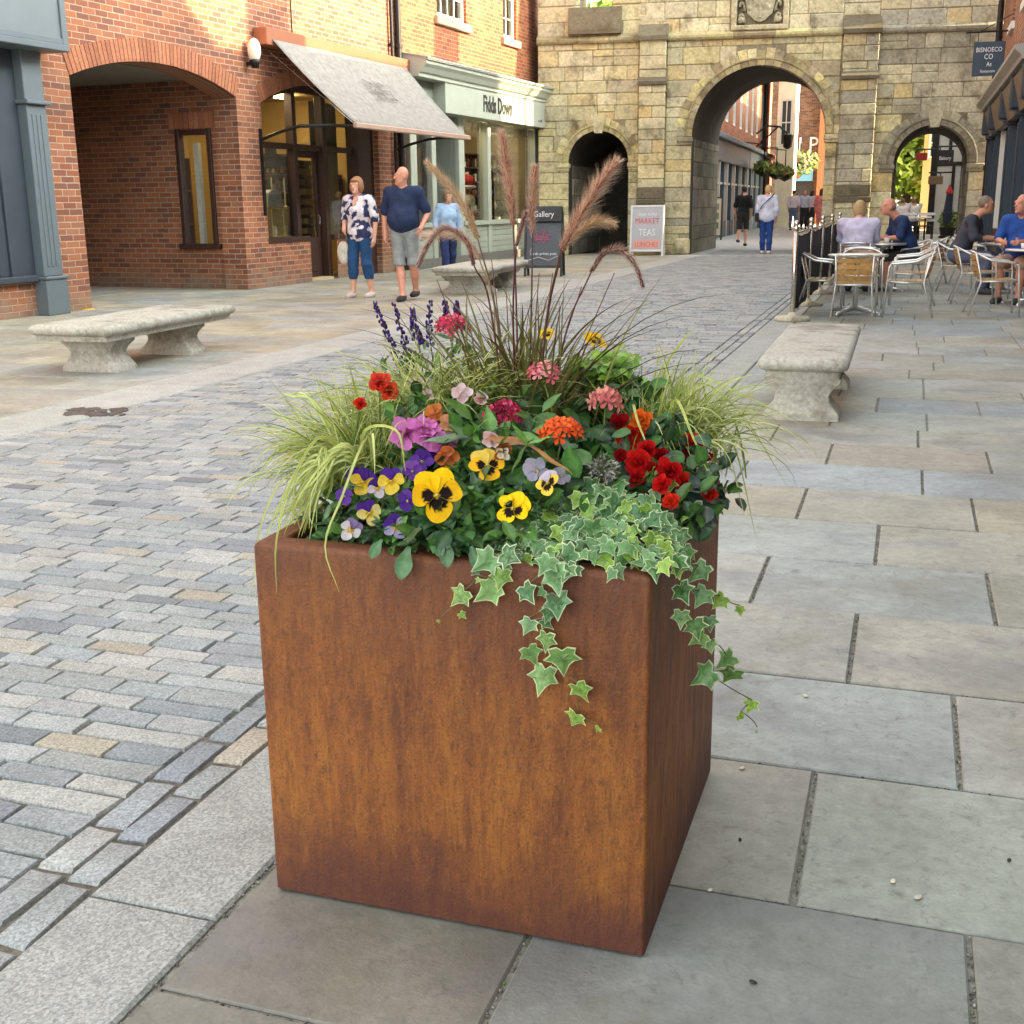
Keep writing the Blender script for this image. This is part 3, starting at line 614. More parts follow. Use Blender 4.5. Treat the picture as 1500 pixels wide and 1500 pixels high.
# upper sash windows
WH = L(226, 224, 214)
def sash(h, cols_):
    m_ = MB().col(WH); a, b, z0, z1 = h['s0'], h['s1'], h['z0'], h['z1']
    for p, q in (((a, .07, z0), (a + .09, .17, z1)), ((b - .09, .07, z0), (b, .17, z1)), ((a + .09, .07, z0), (b - .09, .17, z0 + .1)), ((a + .09, .07, z1 - .09), (b - .09, .17, z1)), ((a + .09, .09, (z0 + z1) / 2 - .03), (b - .09, .15, (z0 + z1) / 2 + .03))): m_.box(p, q, .005)
    for i in range(1, cols_): x = a + .09 + (b - a - .18) * i / cols_; m_.box((x - .014, .1, z0 + .1), (x + .014, .14, z1 - .09))
    for i in (1, 3): z = z0 + (z1 - z0) * i / 4; m_.box((a + .09, .1, z - .012), (b - .09, .138, z + .012))
    o = m_.build('window', 'paint', B); pane(o, a + .09, b - .09, z0 + .1, z1 - .09, .12)
    MB().col(L(178, 160, 128)).box((a - .12, -.09, z0 - .17), (b + .12, .1, z0 - .005), .012).build('sill', 'plaster', o)
    mb_ = MB().col(L(120, 116, 110)); room(mb_, a - .05, b + .05, z0 - .05, z1 + .05, .21, 1.2); mb_.build('interior_wall', 'plaster', B)
sash(U1, 4); sash(U2, 2)
# rainwater pipes and cable
def pipe(name, s, r, z1, label, m_='black_metal', y=-.07):
    m = MB(); m.tube([(0, y, 0.02), (0, y, z1)], r, 10)
    for z in (.4, 1.6, 2.9, 4.4, 6.): m.tube([(0, y, z), (0, y, z + .07)], r * 1.35, 10); m.box((-.06, y + .02, z + .02), (.06, .0, z + .05))
    o = m.build(name, m_, smooth=False); o.matrix_world = FM @ Matrix.Translation((s, 0, 0)); return tag(o, label, 'pipe', 'pipes on the brick building')
pipe('downpipe', 9.33, .035, 8.2, 'thin dark rainwater pipe nearer the awning on the orange brick wall'); pipe('downpipe', 9.62, .06, 8.2, 'thick dark brown rainwater pipe between the awning shop and the pale green shop')
m = MB(); m.tube([(0, -.012, 4.2), (0.0, -.012, 8.2)], .012, 6); o = m.build('cable', 'black_metal'); o.matrix_world = FM @ Matrix.Translation((5.7, 0, 0)); tag(o, 'thin dark cable running up the brickwork above the awning', 'cable')
# wall lamp
lt = thing('wall_lamp', 'white oval wall lamp on black bracket beside the brick archway', 'lamp'); lt.matrix_world = FM @ Matrix.Translation((4.28, 0, 3.72))
MB().col(L(236, 230, 212)).ell((0, -.15, .07), (.1, .11, .185), 16, 12).build('globe', 'plaster', lt, True); MB().lathe([(.02, -.2), (.06, -.2), (.075, -.13), (.09, -.08), (.03, -.06)], 16, (0, -.15, 0)).build('base', 'black_metal', lt, True); MB().box((-.03, -.12, -.16), (.03, 0, -.1), .006).build('bracket', 'black_metal', lt)
# awning
aw = thing('awning', 'pale grey fabric awning with faint lettering over the arched shop window', 'awning'); aw.matrix_world = FM
MB().col(L(150, 92, 66)).box((4.5, -.26, 3.9), (9.72, -.002, 4.17), .01).build('housing', 'paint', aw)
m = MB().col(L(130, 128, 123)); n_ = 24; A0, A1, D0, D1, zt, zb, yo = 4.66, 9.56, 4.82, 9.34, 4.06, 2.64, -1.66
vs = []
for j in range(13):
    t = j / 12; 
    for i in range(n_ + 1):
        u = i / n_; s = (A0 + (A1 - A0) * u) * (1 - t) + (D0 + (D1 - D0) * u) * t
        vs.append((s, -.2 + (yo + .2) * t, zt + (zb - zt) * t - .05 * math.sin(PI * t) - .012 * math.sin(PI * t) * abs(math.sin(u * PI * 3))))
m.add(vs, [(j * (n_ + 1) + i, (j + 1) * (n_ + 1) + i, (j + 1) * (n_ + 1) + i + 1, j * (n_ + 1) + i + 1) for j in range(12) for i in range(n_)])
cv = m.build('canopy', 'cloth', aw, True); cv.modifiers.new('thick', 'SOLIDIFY').thickness = .006
MB().col(L(168, 140, 124)).box((D0 - .06, yo - .05, zb - .07), (D1 + .06, yo + .03, zb + .02), .015).build('front_bar', 'paint', aw)
def arm(s0, s1):
    m = MB(); m.tube([(s0, -.02, 2.42), (s0 + .02, -.35, 2.53), (s0 + .05, -.75, 2.62), (s1, -1.2, 2.63), (s1, yo, 2.6)], .028, 8); m.box((s0 - .03, -.03, 1.2), (s0 + .03, 0, 2.6)); return m.build('arm', 'black_metal', aw)
arm(4.52, 4.84); arm(9.42, 9.3)
for s in (4.7, 9.42): MB().tube([(s, -.1, 3.86), (s + (.1 if s < 6 else -.1), yo + .05, zb + .02)], .006, 5).build('stay', 'steel', aw)
sl = math.atan2(zt - zb, -yo - .2); ML = Matrix.Translation((7.1, -.2 + (yo + .2) * .5 - .012, (zt + zb) / 2 - .045)) @ Matrix.Rotation(sl, 4, 'X')
gl = flat('faded_grey', L(98, 96, 94))
for k, (tx, sz, dz) in enumerate((('The Little', .17, .17), ('Gallery', .24, -.04), ('gifts & cards', .14, -.2))): letters(tx, 'lettering', aw, sz, ML @ Matrix.Translation((0, dz, .012 + .03 * (1 - abs(dz)))), gl, .004, 1.15)
# things behind the glass of the arched shop
def stand_at(o, s, y, z, rz=0.): o.matrix_world = FM @ Matrix.Translation((s, y, z)) @ Matrix.Rotation(rz, 4, 'Z'); return o
def small(name, mbx, mat, lab, cat, s, y, z, rz=0., grp=None): return tag(stand_at(mbx.build(name, mat, smooth=False), s, y, z, rz), lab, cat, grp)
cr = stand_at(thing('display_crate', 'pale wooden crate shelf holding white pots in the arched window', 'crate'), 5.62, .52, .8)
m = MB().col(L(200, 176, 96)); m.box((-.4, -.2, 0), (.4, .2, .03)); m.box((-.4, -.2, .5), (.4, .2, .53)); m.box((-.4, -.2, .03), (-.37, .2, .5)); m.box((.37, -.2, .03), (.4, .2, .5)); m.box((-.03, -.2, .03), (.0, .2, .5)); m.build('frame', 'slat', cr)
PC = [L(226, 224, 214), L(220, 214, 190), L(190, 110, 90), L(206, 206, 120)]
for i, (dx, c, nm) in enumerate(((-.28, 0, 'tall white'), (-.14, 1, 'small cream'), (.1, 2, 'reddish'), (.22, 3, 'yellow-green'), (.31, 0, 'squat white'))):
    small('pot', MB().col(PC[c]).lathe([(.045, 0), (.065, .05), (.055, .12 + .04 * (i % 2)), (.035, .16 + .05 * (i == 0)), (.04, .18 + .05 * (i == 0))], 12), 'matte', nm + ' pot inside the pale wooden crate shelf', 'pot', 5.62 + dx, .46, .83, 0, 'pots in the arched window')
small('gift_bag', MB().col(L(190, 206, 216)).prism([(-.26, 0), (.26, 0), (.2, .26), (.06, .3), (-.1, .3), (-.2, .24)], -.1, .1), 'cloth', 'pale blue soft bag on top of the wooden crate shelf', 'bag', 5.5, .5, 1.33)
for s, y, z, lab in ((5.75, .62, 1.62, 'tall white candle behind the pale blue bag'), (5.98, .5, 1.33, 'tall white candle at right end of the crate shelf')): small('candle', MB().col(L(232, 228, 210)).lathe([(.03, 0), (.03, .02), (.014, .03), (.013, .5), (.004, .52)], 10), 'matte', lab, 'candle', s, y, z - (.29 if z > 1.5 else 0), 0, 'candles in the arched window')
rk = stand_at(thing('postcard_rack', 'black wire postcard rack standing behind the shop door glass', 'rack'), 7.0, .72, .03)
m = MB(); m.tube([(-.3, 0, 0), (-.3, 0, 2.1)], .015, 6); m.tube([(.3, 0, 0), (.3, 0, 2.1)], .015, 6); m.box((-.34, -.1, 2.05), (.34, .1, 2.14)); m.box((-.34, -.12, 0), (.34, .12, .05)); m.box((-.31, .04, .1), (.31, .06, 2.06)); m.build('frame', 'black_metal', rk)
for i in range(8):
    for j in range(2): MB().col(jit(random.choice([L(190, 170, 120), L(206, 196, 160), L(160, 150, 130), L(150, 120, 90)]), .15)).box((-.26 + j * .27, -.05, .62 + i * .18), (-.02 + j * .27, -.03, .73 + i * .18)).build('postcard', 'matte', rk)
small('shelf_unit', MB().col(L(88, 66, 46)).box((-.03, 0, 0), (0, .3, 2.2)).box((1., 0, 0), (1.03, .3, 2.2)).box((0, 0, .4), (1, .3, .44)).box((0, 0, 1.), (1, .3, 1.04)).box((0, 0, 1.6), (1, .3, 1.64)).box((0, .28, 0), (1, .3, 2.2)), 'slat', 'tall dark shelf unit deep inside the arched shop', 'shelf', 4.8, 2.4, .02)
for i in range(6): small('ornament', MB().col(jit(random.choice(PC), .2)).ell((0, 0, .1), (.07, .07, .1), 10, 7), 'matte', ('white', 'cream', 'rusty', 'lime', 'grey', 'buff')[i] + ' round ornament on the ' + ('middle', 'middle', 'middle', 'upper', 'upper', 'upper')[i] + ' board of the dark shelf unit', 'ornament', 5.0 + (i % 3) * .3, 2.5, (1.04, 1.64)[i // 3], 0, 'ornaments on the dark shelf unit')
small('paper_blind', MB().col(L(196, 184, 140)).box((0, 0, 0), (1.0, .01, 2.4)), 'cloth', 'beige paper blind behind the right pane of the arched shop', 'blind', 7.04, .55, .84)
small('shop_poster', MB().col(L(222, 200, 120)).box((0, 0, 0), (.3, .02, 1.25)), 'matte', 'yellow board standing behind the passage window', 'board', 4.4, .62, .2, .4)
small('white_post', MB().col(L(226, 226, 220)).box((0, 0, 0), (.09, .09, 2.3)), 'matte', 'white post behind the passage window', 'post', 4.3, 1.1, .1)
small('hanging_sign', MB().col(L(60, 62, 66)).box((0, 0, 0), (.34, .03, .42)), 'matte', 'small dark sign hung in the arched shop window', 'sign', 5.45, .5, 2.0)
for i, z in enumerate((1.05, 1.3, 1.62)): small('hanging_bird', MB().col(L(222, 220, 214)).prism([(-.09, 0), (.08, .02), (.03, .14), (0, .26), (-.04, .12)], -.03, .03), 'matte', ('lowest', 'middle', 'topmost')[i] + ' white cloth ornament hung behind the post right of the shop door', 'ornament', 7.12, .42, z, 0, 'white hung ornaments')
# things in the pale green shop
small('display_table', MB().col(L(120, 96, 70)).box((0, 0, 0), (3.6, .7, .05)).box((.1, .1, -.6), (.16, .16, 0)).box((3.4, .1, -.6), (3.46, .16, 0)).box((.1, .6, -.6), (.16, .66, 0)), 'slat', 'low wooden table in the pale green shop window', 'table', 13.3, .3, .72)
gi = [('red round hat with white trim on a stand', L(176, 36, 34), 0), ('cream cushion stacked under the red hat', L(232, 220, 180), 1), ('dark toy figure with white face', L(40, 36, 40), 2), ('orange-brown toy figure', L(176, 92, 50), 2), ('pale blue gift box', L(176, 206, 220), 3), ('white china jug', L(228, 228, 224), 4), ('black teapot', L(40, 40, 42), 4), ('grey china bowl', L(190, 194, 190), 4), ('turquoise gift box', L(120, 186, 190), 3), ('small white gift box', L(226, 226, 222), 3), ('brown toy figure', L(130, 84, 56), 2)]
gp = [(14.1, .45, 1.75), (14.15, .45, 1.42), (14.0, .4, 1.08), (14.3, .38, .77), (13.7, .35, .77), (14.4, .45, 1.08), (15.5, .4, .77), (15.9, .42, .77), (15.2, .42, .77), (13.95, .36, .77), (14.6, .4, .77)]
small('display_block', MB().col(L(140, 112, 80)).box((-.5, -.2, 0), (.5, .2, .28)), 'slat', 'wooden display block on the low table of the pale green shop', 'block', 14.2, .56, .77)
for (lab, c, k), (s, y, z) in zip(gi, gp):
    m = MB().col(c)
    if k == 0: m.ell((0, 0, .12), (.2, .2, .17), 12, 8); m.col(L(236, 232, 224)).ell((0, 0, .0), (.22, .22, .06), 12, 6); m.ell((0, 0, .3), .05, 8, 6); m.col(L(90, 60, 50)).tube([(0, 0, -.7), (0, 0, 0)], .03, 6)
    elif k == 1: m.ell((0, 0, .0), (.28, .14, .16), 12, 8)
    elif k == 2: m.ell((0, 0, .13), (.09, .08, .14), 10, 7); m.col(L(230, 226, 220) if c[0] < .1 else jit(c)).ell((0, 0, .33), .08, 10, 7); m.col(c).ell((.1, 0, .15), (.04, .04, .1), 8, 5); m.ell((-.1, 0, .15), (.04, .04, .1), 8, 5)
    elif k == 3: m.box((-.12, -.1, 0), (.12, .1, .3), .01)
    else: m.lathe([(.05, 0), (.1, .04), (.12, .12), (.08, .2), (.09, .24)], 12); m.tube([(.1, 0, .18), (.17, 0, .16), (.16, 0, .08), (.1, 0, .06)], .012, 6)
    small(('toy_hat', 'cushion', 'toy_figure', 'gift_box', 'china_pot')[k], m, 'matte', lab + ' in the pale green shop window', ('hat', 'cushion', 'toy', 'box', 'pot')[k], s, y, z, 0, 'goods in the pale green shop window')
for i in range(5): small('hanging_garland', MB().col(jit(random.choice([L(190, 120, 90), L(226, 220, 206), L(150, 60, 50)]), .1)).tube([(0, 0, 0), (.02, 0, -.4), (-.02, 0, -.9), (.01, 0, -1.4)], .05, 6, r2=.03), 'matte', ('first', 'second', 'third', 'fourth', 'fifth')[i] + ' ornament strand from the left in the narrow green shop pane', 'garland', 10.35 + i * .13, .35, 2.6, 0, 'garlands in the narrow pane')

# warm ceiling lights that are on inside the two shops
em = NT('lit_lamp'); em.fin(L(255, 226, 170), .5, **{'Emission_Color': (1., .78, .42, 1.), 'Emission_Strength': 13.}); MT['lit'] = em.m
for i, (s_, y_, z_, w_) in enumerate(((5.3, .8, 3.34, .3), (7.4, 1.3, 3.34, .3), (13.4, .8, 3.44, .3), (15.8, .8, 3.44, .3))):
    m = MB(); m.box((-w_ / 2, -.12, 0), (w_ / 2, .12, .04)); o = stand_at(m.build('ceiling_light', 'lit'), s_, y_, z_); tag(o, ('left ceiling light on inside the arched shop', 'right ceiling light on inside the arched shop', 'left ceiling light on inside the pale green shop', 'right ceiling light on inside the pale green shop')[i], 'light', 'shop ceiling lights')

# stocked shelves set close behind the glass
def stock(s_, y_, z_, w_, lab, n, rows_, rz=0., cols=None, lbl='', grp=''):
    t = stand_at(thing('stock_shelf', lab, 'shelf', (0, 0, 0)), s_, y_, z_, rz)
    m = MB().col(L(112, 86, 60))
    for r_ in range(rows_ + 1): m.box((0, 0, r_ * .34), (w_, .2, r_ * .34 + .025))
    m.box((0, .2, 0), (w_, .22, rows_ * .34 + .02)); m.box((-.03, 0, 0), (0, .22, rows_ * .34 + .02)); m.box((w_, 0, 0), (w_ + .03, .22, rows_ * .34 + .02)); m.build('frame', 'slat', t)
    for r_ in range(rows_):
        for k in range(n):
            m = MB().col(jit(random.choice(cols), .2)); x_ = w_ * (k + .5) / n + random.uniform(-.02, .02); h_ = random.uniform(.12, .26); c_ = random.randrange(3)
            if c_ == 0: m.box((-.05, -.04, 0), (.05, .04, h_), .006)
            elif c_ == 1: m.lathe([(.03, 0), (.055, h_ * .3), (.05, h_ * .6), (.02, h_ * .8), (.025, h_)], 10)
            else: m.ell((0, 0, h_ / 2), (.05, .045, h_ / 2), 9, 6)
            o = m.build(('gift_box', 'jar', 'ornament')[c_], 'matte', None); o.matrix_world = t.matrix_basis @ Matrix.Translation((x_, .09, r_ * .34 + .025))
            tag(o, ('small box', 'small jar', 'small rounded ornament')[c_] + lbl, ('box', 'jar', 'ornament')[c_], grp)
GC = [L(226, 222, 210), L(206, 190, 150), L(150, 60, 48), L(90, 110, 130), L(214, 186, 90), L(40, 40, 44), L(170, 130, 96)]
stock(6.0, .95, .9, 1.0, 'dark stocked shelf unit behind the left pane of the arched shop', 6, 4, 0., GC, ' on the stocked shelves behind the arched shop pane', 'goods on the arched shop shelves')
stock(7.7, .8, .9, .9, 'dark stocked shelf unit behind the blind side pane of the arched shop', 5, 3, 0., GC, ' on the stocked shelves at right in the arched shop', 'goods at right in the arched shop')
stock(14.3, .75, .85, 1.25, 'dark stocked shelf unit behind the first wide pane of the green shop', 6, 5, 0., GC, ' on the shelves behind the first wide green shop pane', 'goods behind the first wide green shop pane')
stock(15.85, .75, .85, 1.75, 'long dark stocked shelf unit behind the last pane of the green shop', 7, 5, 0., GC, ' on the long shelves behind the last green shop pane', 'goods behind the last green shop pane')
# ---------------------------------------------------------------- upright frames that turn photo pixels into (along, up)
class Frame:
    def __init__(s, o, d):
        s.o = np.array(list(o), float); d = np.array([d[0], d[1], 0.]); s.d = d / np.linalg.norm(d); s.n = np.array([s.d[1], -s.d[0], 0])
        s.rz = math.atan2(s.d[1], s.d[0]); s.M = Matrix.Translation(Vector(s.o)) @ Matrix.Rotation(s.rz, 4, 'Z')
    def on(s, px, py, off=0.):
        r = ray(px, py); t = (s.o + s.n * off - CAMP).dot(s.n) / r.dot(s.n); p = CAMP + r * t
        return float((p - s.o).dot(s.d)), float(p[2])
# ---------------------------------------------------------------- the stone gateway
GF = Frame((-6.388, 31.359, 0), (.989, .151)); GT = 4.4; SH = .1527
G = thing('stone_gateway', 'weathered limestone town gateway with one large and two small round arches', 'gateway', GF.o, GF.rz)
LA = dict(s0=-2.3, s1=-.74, z0=0, z1=2.36, rise=.78, round=True); MA = dict(s0=.87, s1=4.2, z0=0, z1=2.95, rise=1.665, round=True); RA = dict(s0=5.88, s1=7.7, z0=0, z1=2.2, rise=.91, round=True)
WN = dict(s0=-2.02, s1=-1.2, z0=6.1, z1=8.2); HS = [LA, MA, RA, WN]
LIME = [L(214, 200, 150), L(202, 188, 142), L(222, 206, 150), L(190, 178, 140), L(208, 186, 124), L(216, 186, 112), L(184, 172, 142), L(218, 204, 164), L(172, 156, 118), L(230, 218, 176), L(204, 192, 146)]
GREY = [L(170, 164, 144), L(158, 152, 134), L(180, 172, 148), L(166, 160, 146), L(148, 142, 126), L(186, 178, 156), L(174, 166, 138)]
MORT = L(128, 116, 94)
ZT, TT = 5.9, .7                                     # thick passage block below, a thin parapet wall with the window above
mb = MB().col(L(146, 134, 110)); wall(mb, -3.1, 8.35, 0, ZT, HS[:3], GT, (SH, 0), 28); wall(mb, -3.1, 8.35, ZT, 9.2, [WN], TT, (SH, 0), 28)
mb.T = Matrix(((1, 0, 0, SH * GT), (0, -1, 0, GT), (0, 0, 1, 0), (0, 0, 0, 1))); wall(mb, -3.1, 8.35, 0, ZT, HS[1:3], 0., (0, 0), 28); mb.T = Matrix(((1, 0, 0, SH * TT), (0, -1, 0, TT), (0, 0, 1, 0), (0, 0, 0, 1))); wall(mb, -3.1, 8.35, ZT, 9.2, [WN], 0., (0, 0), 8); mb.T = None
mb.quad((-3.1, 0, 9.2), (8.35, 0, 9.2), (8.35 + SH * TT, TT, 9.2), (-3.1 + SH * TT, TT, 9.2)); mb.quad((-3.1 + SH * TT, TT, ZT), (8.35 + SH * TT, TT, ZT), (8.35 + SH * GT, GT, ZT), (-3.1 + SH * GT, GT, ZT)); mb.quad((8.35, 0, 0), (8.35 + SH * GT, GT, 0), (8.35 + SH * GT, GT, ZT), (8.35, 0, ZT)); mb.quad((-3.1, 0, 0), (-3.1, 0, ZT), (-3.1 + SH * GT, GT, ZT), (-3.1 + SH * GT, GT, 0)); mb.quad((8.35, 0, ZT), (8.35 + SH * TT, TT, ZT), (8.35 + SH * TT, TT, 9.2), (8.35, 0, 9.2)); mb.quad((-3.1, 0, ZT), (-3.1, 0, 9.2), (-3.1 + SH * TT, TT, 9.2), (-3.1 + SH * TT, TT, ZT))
for f in mb.f:                                       # passage faces tinted dark, their shade put into the colour
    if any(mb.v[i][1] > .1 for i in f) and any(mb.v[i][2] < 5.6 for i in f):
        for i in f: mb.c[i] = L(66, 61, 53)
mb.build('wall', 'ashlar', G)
def stonecol(s, z):
    g = (s - 4.8) / 1.2; g = min(1, max(0, g)) * .85
    if z < 1.1: g = max(g, .35)
    c = random.choice(LIME) if random.random() > g else random.choice(GREY)
    if z < .5: c = mixc(c, L(120, 112, 84), .45)
    return jit(mixc(c, L(198, 190, 164), .42), .10, .02)
def blocks(mb, s0, s1, z0, z1, holes, y0=-.02, y1=.06, ch=(.24, .42), cw=(.38, .95), colf=stonecol, avoid=()):
    z = z0
    while z < z1 - .02:
        h = random.uniform(*ch); 
        if z1 - z - h < .16: h = z1 - z
        iv = [(s0, s1)]
        for H in holes:
            if z + h <= H['z0'] or z >= H['z1'] + H.get('rise', 0) + .16: continue
            if z < H['z1'] - .01: e = (H['s0'], H['s1'])
            else:
                hw = (H['s1'] - H['s0']) / 2; c = (H['s0'] + H['s1']) / 2; Rm = hw + .17; zl = z - H['z1']
                if zl >= Rm: continue
                w_ = math.sqrt(Rm * Rm - zl * zl); e = (c - w_, c + w_)
            iv = [q for a, b in iv for q in ((a, min(b, e[0])), (max(a, e[1]), b)) if q[1] - q[0] > .02]
        for (A, Z0, B_, Z1) in avoid:
            if z + h <= Z0 + .03 or z >= Z1 - .03: continue
            iv = [q for a, b in iv for q in ((a, min(b, A)), (max(a, B_), b)) if q[1] - q[0] > .02]
        for a, b in iv:
            x = a
            while x < b - .01:
                wd = random.uniform(*cw)
                if b - x - wd < .22: wd = b - x
                c = colf(x, z); f = random.uniform(-.014, .01); e = .0045
                if h > .32 and random.random() < .18 and wd > .4:
                    k = random.uniform(.42, .58); mb.col(c).box((x + e, y0 + f, z + e), (x + wd - e, y1, z + h * k - e), .016); mb.col(colf(x, z)).box((x + e, y0 - f, z + h * k + e), (x + wd - e, y1, z + h - e), .016)
                else: mb.col(c).box((x + e, y0 + f, z + e), (x + wd - e, y1, z + h - e), .018)
                x += wd
        z += h
mb = MB()
blocks(mb, -3.1, -.5, 0, 5.27, [LA]); blocks(mb, .2, 4.48, 0, 5.27, [MA]); blocks(mb, 5.35, 8.35, 0, 5.27, [RA], ch=(.26, .46))
blocks(mb, -3.1, 4.48, 5.44, 9.2, [WN], avoid=[(1.74, 5.4, 3.18, 7.2)], ch=(.28, .4)); blocks(mb, 5.35, 8.35, 5.44, 9.2, [], ch=(.3, .48))
blocks(mb, -.5, .2, 5.7, 9.2, []); blocks(mb, 4.48, 5.35, 5.7, 9.2, [])
mb.build('masonry', 'ashlar', G)
for H in (LA, MA, RA):                              # stones lining the passages, seen on the far jambs
    for side in (0, 1):
        z = 0; mb = MB()
        while z < H['z1'] + .5:
            h = random.uniform(.3, .5); y = .35
            while y < GT - .1:
                wd = random.uniform(.5, .9); wd = min(wd, GT - y); zt = min(z + h, H['z1'] - .04)
                if zt - z > .06:
                    s = (H['s0'] if side == 0 else H['s1']); k = .018 + random.uniform(-.008, .008); sg = 1 if side == 0 else -1
                    vs = []
                    for (yy, zz) in ((y + .008, z + .008), (y + wd - .008, z + .008), (y + wd - .008, zt - .008), (y + .008, zt - .008)): vs += [(s + SH * yy - sg * .01, yy, zz), (s + SH * yy + sg * k, yy, zz)]
                    mb.col(jit(mixc(random.choice(GREY), L(60, 56, 48), .45), .2)); mb.add(vs, [(1, 3, 5, 7), (0, 1, 3, 2), (2, 3, 5, 4), (4, 5, 7, 6), (6, 7, 1, 0)])  # lining stones darkened too, passage shade mixed into their colour
                y += wd
            z += h
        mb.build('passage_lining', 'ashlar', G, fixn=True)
vc = lambda: jit(random.choice(LIME[:4] + LIME[6:9]), .12)
vg = lambda: jit(random.choice(GREY), .12)
def archset(H, th, n, colf, key):
    m = MB(); ring(m, H['s0'], H['s1'], H['z1'], 0, th * .45, -.075, .3, n, lambda: mixc(colf(), L(120, 96, 74), .35), True, .012, .008)
    # outer ring of long voussoirs over it
    m2 = dict(H); hw = (H['s1'] - H['s0']) / 2; c = (H['s0'] + H['s1']) / 2
    k = n; gap = .012; Ri = hw + th * .45 + .006
    for i in range(k):
        t0 = -PI / 2 + PI * i / k + gap / Ri / 2; t1 = -PI / 2 + PI * (i + 1) / k - gap / Ri / 2; ro = hw + th * random.uniform(.96, 1.18); pts = []
        for q in range(3): t = t0 + (t1 - t0) * q / 2; pts.append((c + Ri * math.sin(t), H['z1'] + Ri * math.cos(t)))
        for q in range(2, -1, -1): t = t0 + (t1 - t0) * q / 2; pts.append((c + ro * math.sin(t), H['z1'] + ro * math.cos(t)))
        m.col(colf()).prism(pts, -.045 + random.uniform(-.008, .008), .1)
    # moulding roll between them
    pts = [(c + (hw + th * .45) * math.sin(-PI / 2 + PI * i / 48), -.075, H['z1'] + (hw + th * .45) * math.cos(-PI / 2 + PI * i / 48)) for i in range(49)]
    m.col(mixc(colf(), L(90, 78, 60), .4)).tube(pts, .03, 6)
    o = m.build('arch_ring', 'ashlar', G, fixn=True)
    if key:
        zt = H['z1'] + hw; MB().col(mixc(colf(), L(206, 198, 170), .5)).prism([(c - .1, zt - .06), (c + .1, zt - .06), (c + .2, zt + th + .1), (c - .2, zt + th + .1)], -.15, .2).build('keystone', 'ashlar', G, fixn=True)
    for s, d_ in ((H['s0'], -1), (H['s1'], 1)):
        m = MB(); a, b = sorted((s - d_ * .03, s + d_ * th * 1.05)); m.col(mixc(colf(), L(120, 108, 86), .3)).box((a, -.1, H['z1'] - .14), (b, .3, H['z1'] - .01), .025); m.box((a + .02, -.07, H['z1'] - .2), (b - .02, .3, H['z1'] - .14), .01)
        m.build('impost', 'ashlar', G); m = MB()
        if H is MA: m.col(vc()).box((s - d_ * .02 if d_ < 0 else s + .03, -.16, 0), (s - .36 if d_ < 0 else s + .30, .1, .42), .05).build('plinth_stone', 'ashlar', G)
archset(LA, .30, 15, vc, True); archset(MA, .36, 27, vc, False); archset(RA, .34, 15, vg, True)
def buttress(s0, s1, colf):
    m = MB()
    blocks(m, s0, s1, .5, 4.2, [], -.34, .05, (.26, .4), (.3, .8), colf); blocks(m, s0 - .05, s1 + .05, 0, .5, [], -.46, .05, (.25, .26), (.4, .8), colf)
    m.col(MORT).box((s0 + .01, -.31, 0), (s1 - .01, .0, 4.22)); m.box((s0 + .01, -.24, 4.2), (s1 - .01, .0, 5.28))
    dk = lambda: jit(L(112, 103, 84), .2)
    m.col(dk()).box((s0 - .03, -.4, 1.28), (s1 + .03, .04, 1.42), .02); m.col(dk()).box((s0 + .0, -.37, 1.42), (s1, .04, 1.72), .02)
    m.col(dk()).prism([(.04, 4.5), (-.40, 4.2), (-.42, 4.2), (-.42, 4.28), (.04, 4.62)], s0 - .03, s1 + .03, 'yz')
    blocks(m, s0, s1, 4.3, 5.3, [], -.27, .05, (.26, .36), (.4, .8), colf)
    m.col(dk()).prism([(.04, 5.26), (-.36, 5.26), (-.36, 5.36), (.04, 5.72)], s0 - .04, s1 + .04, 'yz')
    return m.build('buttress', 'ashlar', G, fixn=True)
buttress(-.48, .19, lambda s, z: stonecol(0, 2)); buttress(4.5, 5.34, lambda s, z: stonecol(5.6, 2))
for a, b, cf in ((-3.12, -.5, vc), (.2, 4.48, vc), (5.36, 8.36, vg)):
    x = a; m = MB()
    while x < b - .01:
        wd = min(random.uniform(.6, 1.1), b - x); wd = b - x if b - x - wd < .3 else wd
        m.col(mixc(cf(), L(120, 113, 92), .3)).prism([(.04, 5.26), (-.1, 5.26), (-.14, 5.31), (-.14, 5.37), (.04, 5.5)], x + .004, x + wd - .004, 'yz'); x += wd
    m.build('string_course', 'ashlar', G, fixn=True)
m = MB().col(L(92, 84, 66)); m.col(L(116, 107, 86)).prism([(.2, 6.14), (-.04, 6.12), (-.2, 5.58), (-.2, 5.47), (.2, 5.47)], -2.3, -.95, 'yz'); m.build('window_weathering', 'ashlar', G, fixn=True)
# carved panel over the large arch (a plain shield in scrolls)
PL = MB().col(L(196, 184, 150)); sx0, sx1 = 1.76, 3.16
for a, b in (((sx0, -.1, 5.46), (sx0 + .14, .05, 7.1)), ((sx1 - .14, -.1, 5.46), (sx1, .05, 7.1)), ((sx0, -.11, 5.44), (sx1, .05, 5.56)), ((sx0, -.11, 7.0), (sx1, .05, 7.14))): PL.box(a, b, .02)
PL.col(L(170, 160, 132)).box((sx0 + .1, -.0, 5.5), (sx1 - .1, .05, 7.05))
pl = PL.build('carved_panel', 'ashlar', G)
SHD = MB().col(L(178, 170, 142)); cx = 2.46
sh = [(cx - .36, 6.85), (cx + .36, 6.85), (cx + .36, 6.1), (cx + .3, 5.82), (cx + .12, 5.66), (cx, 5.62), (cx - .12, 5.66), (cx - .3, 5.82), (cx - .36, 6.1)]
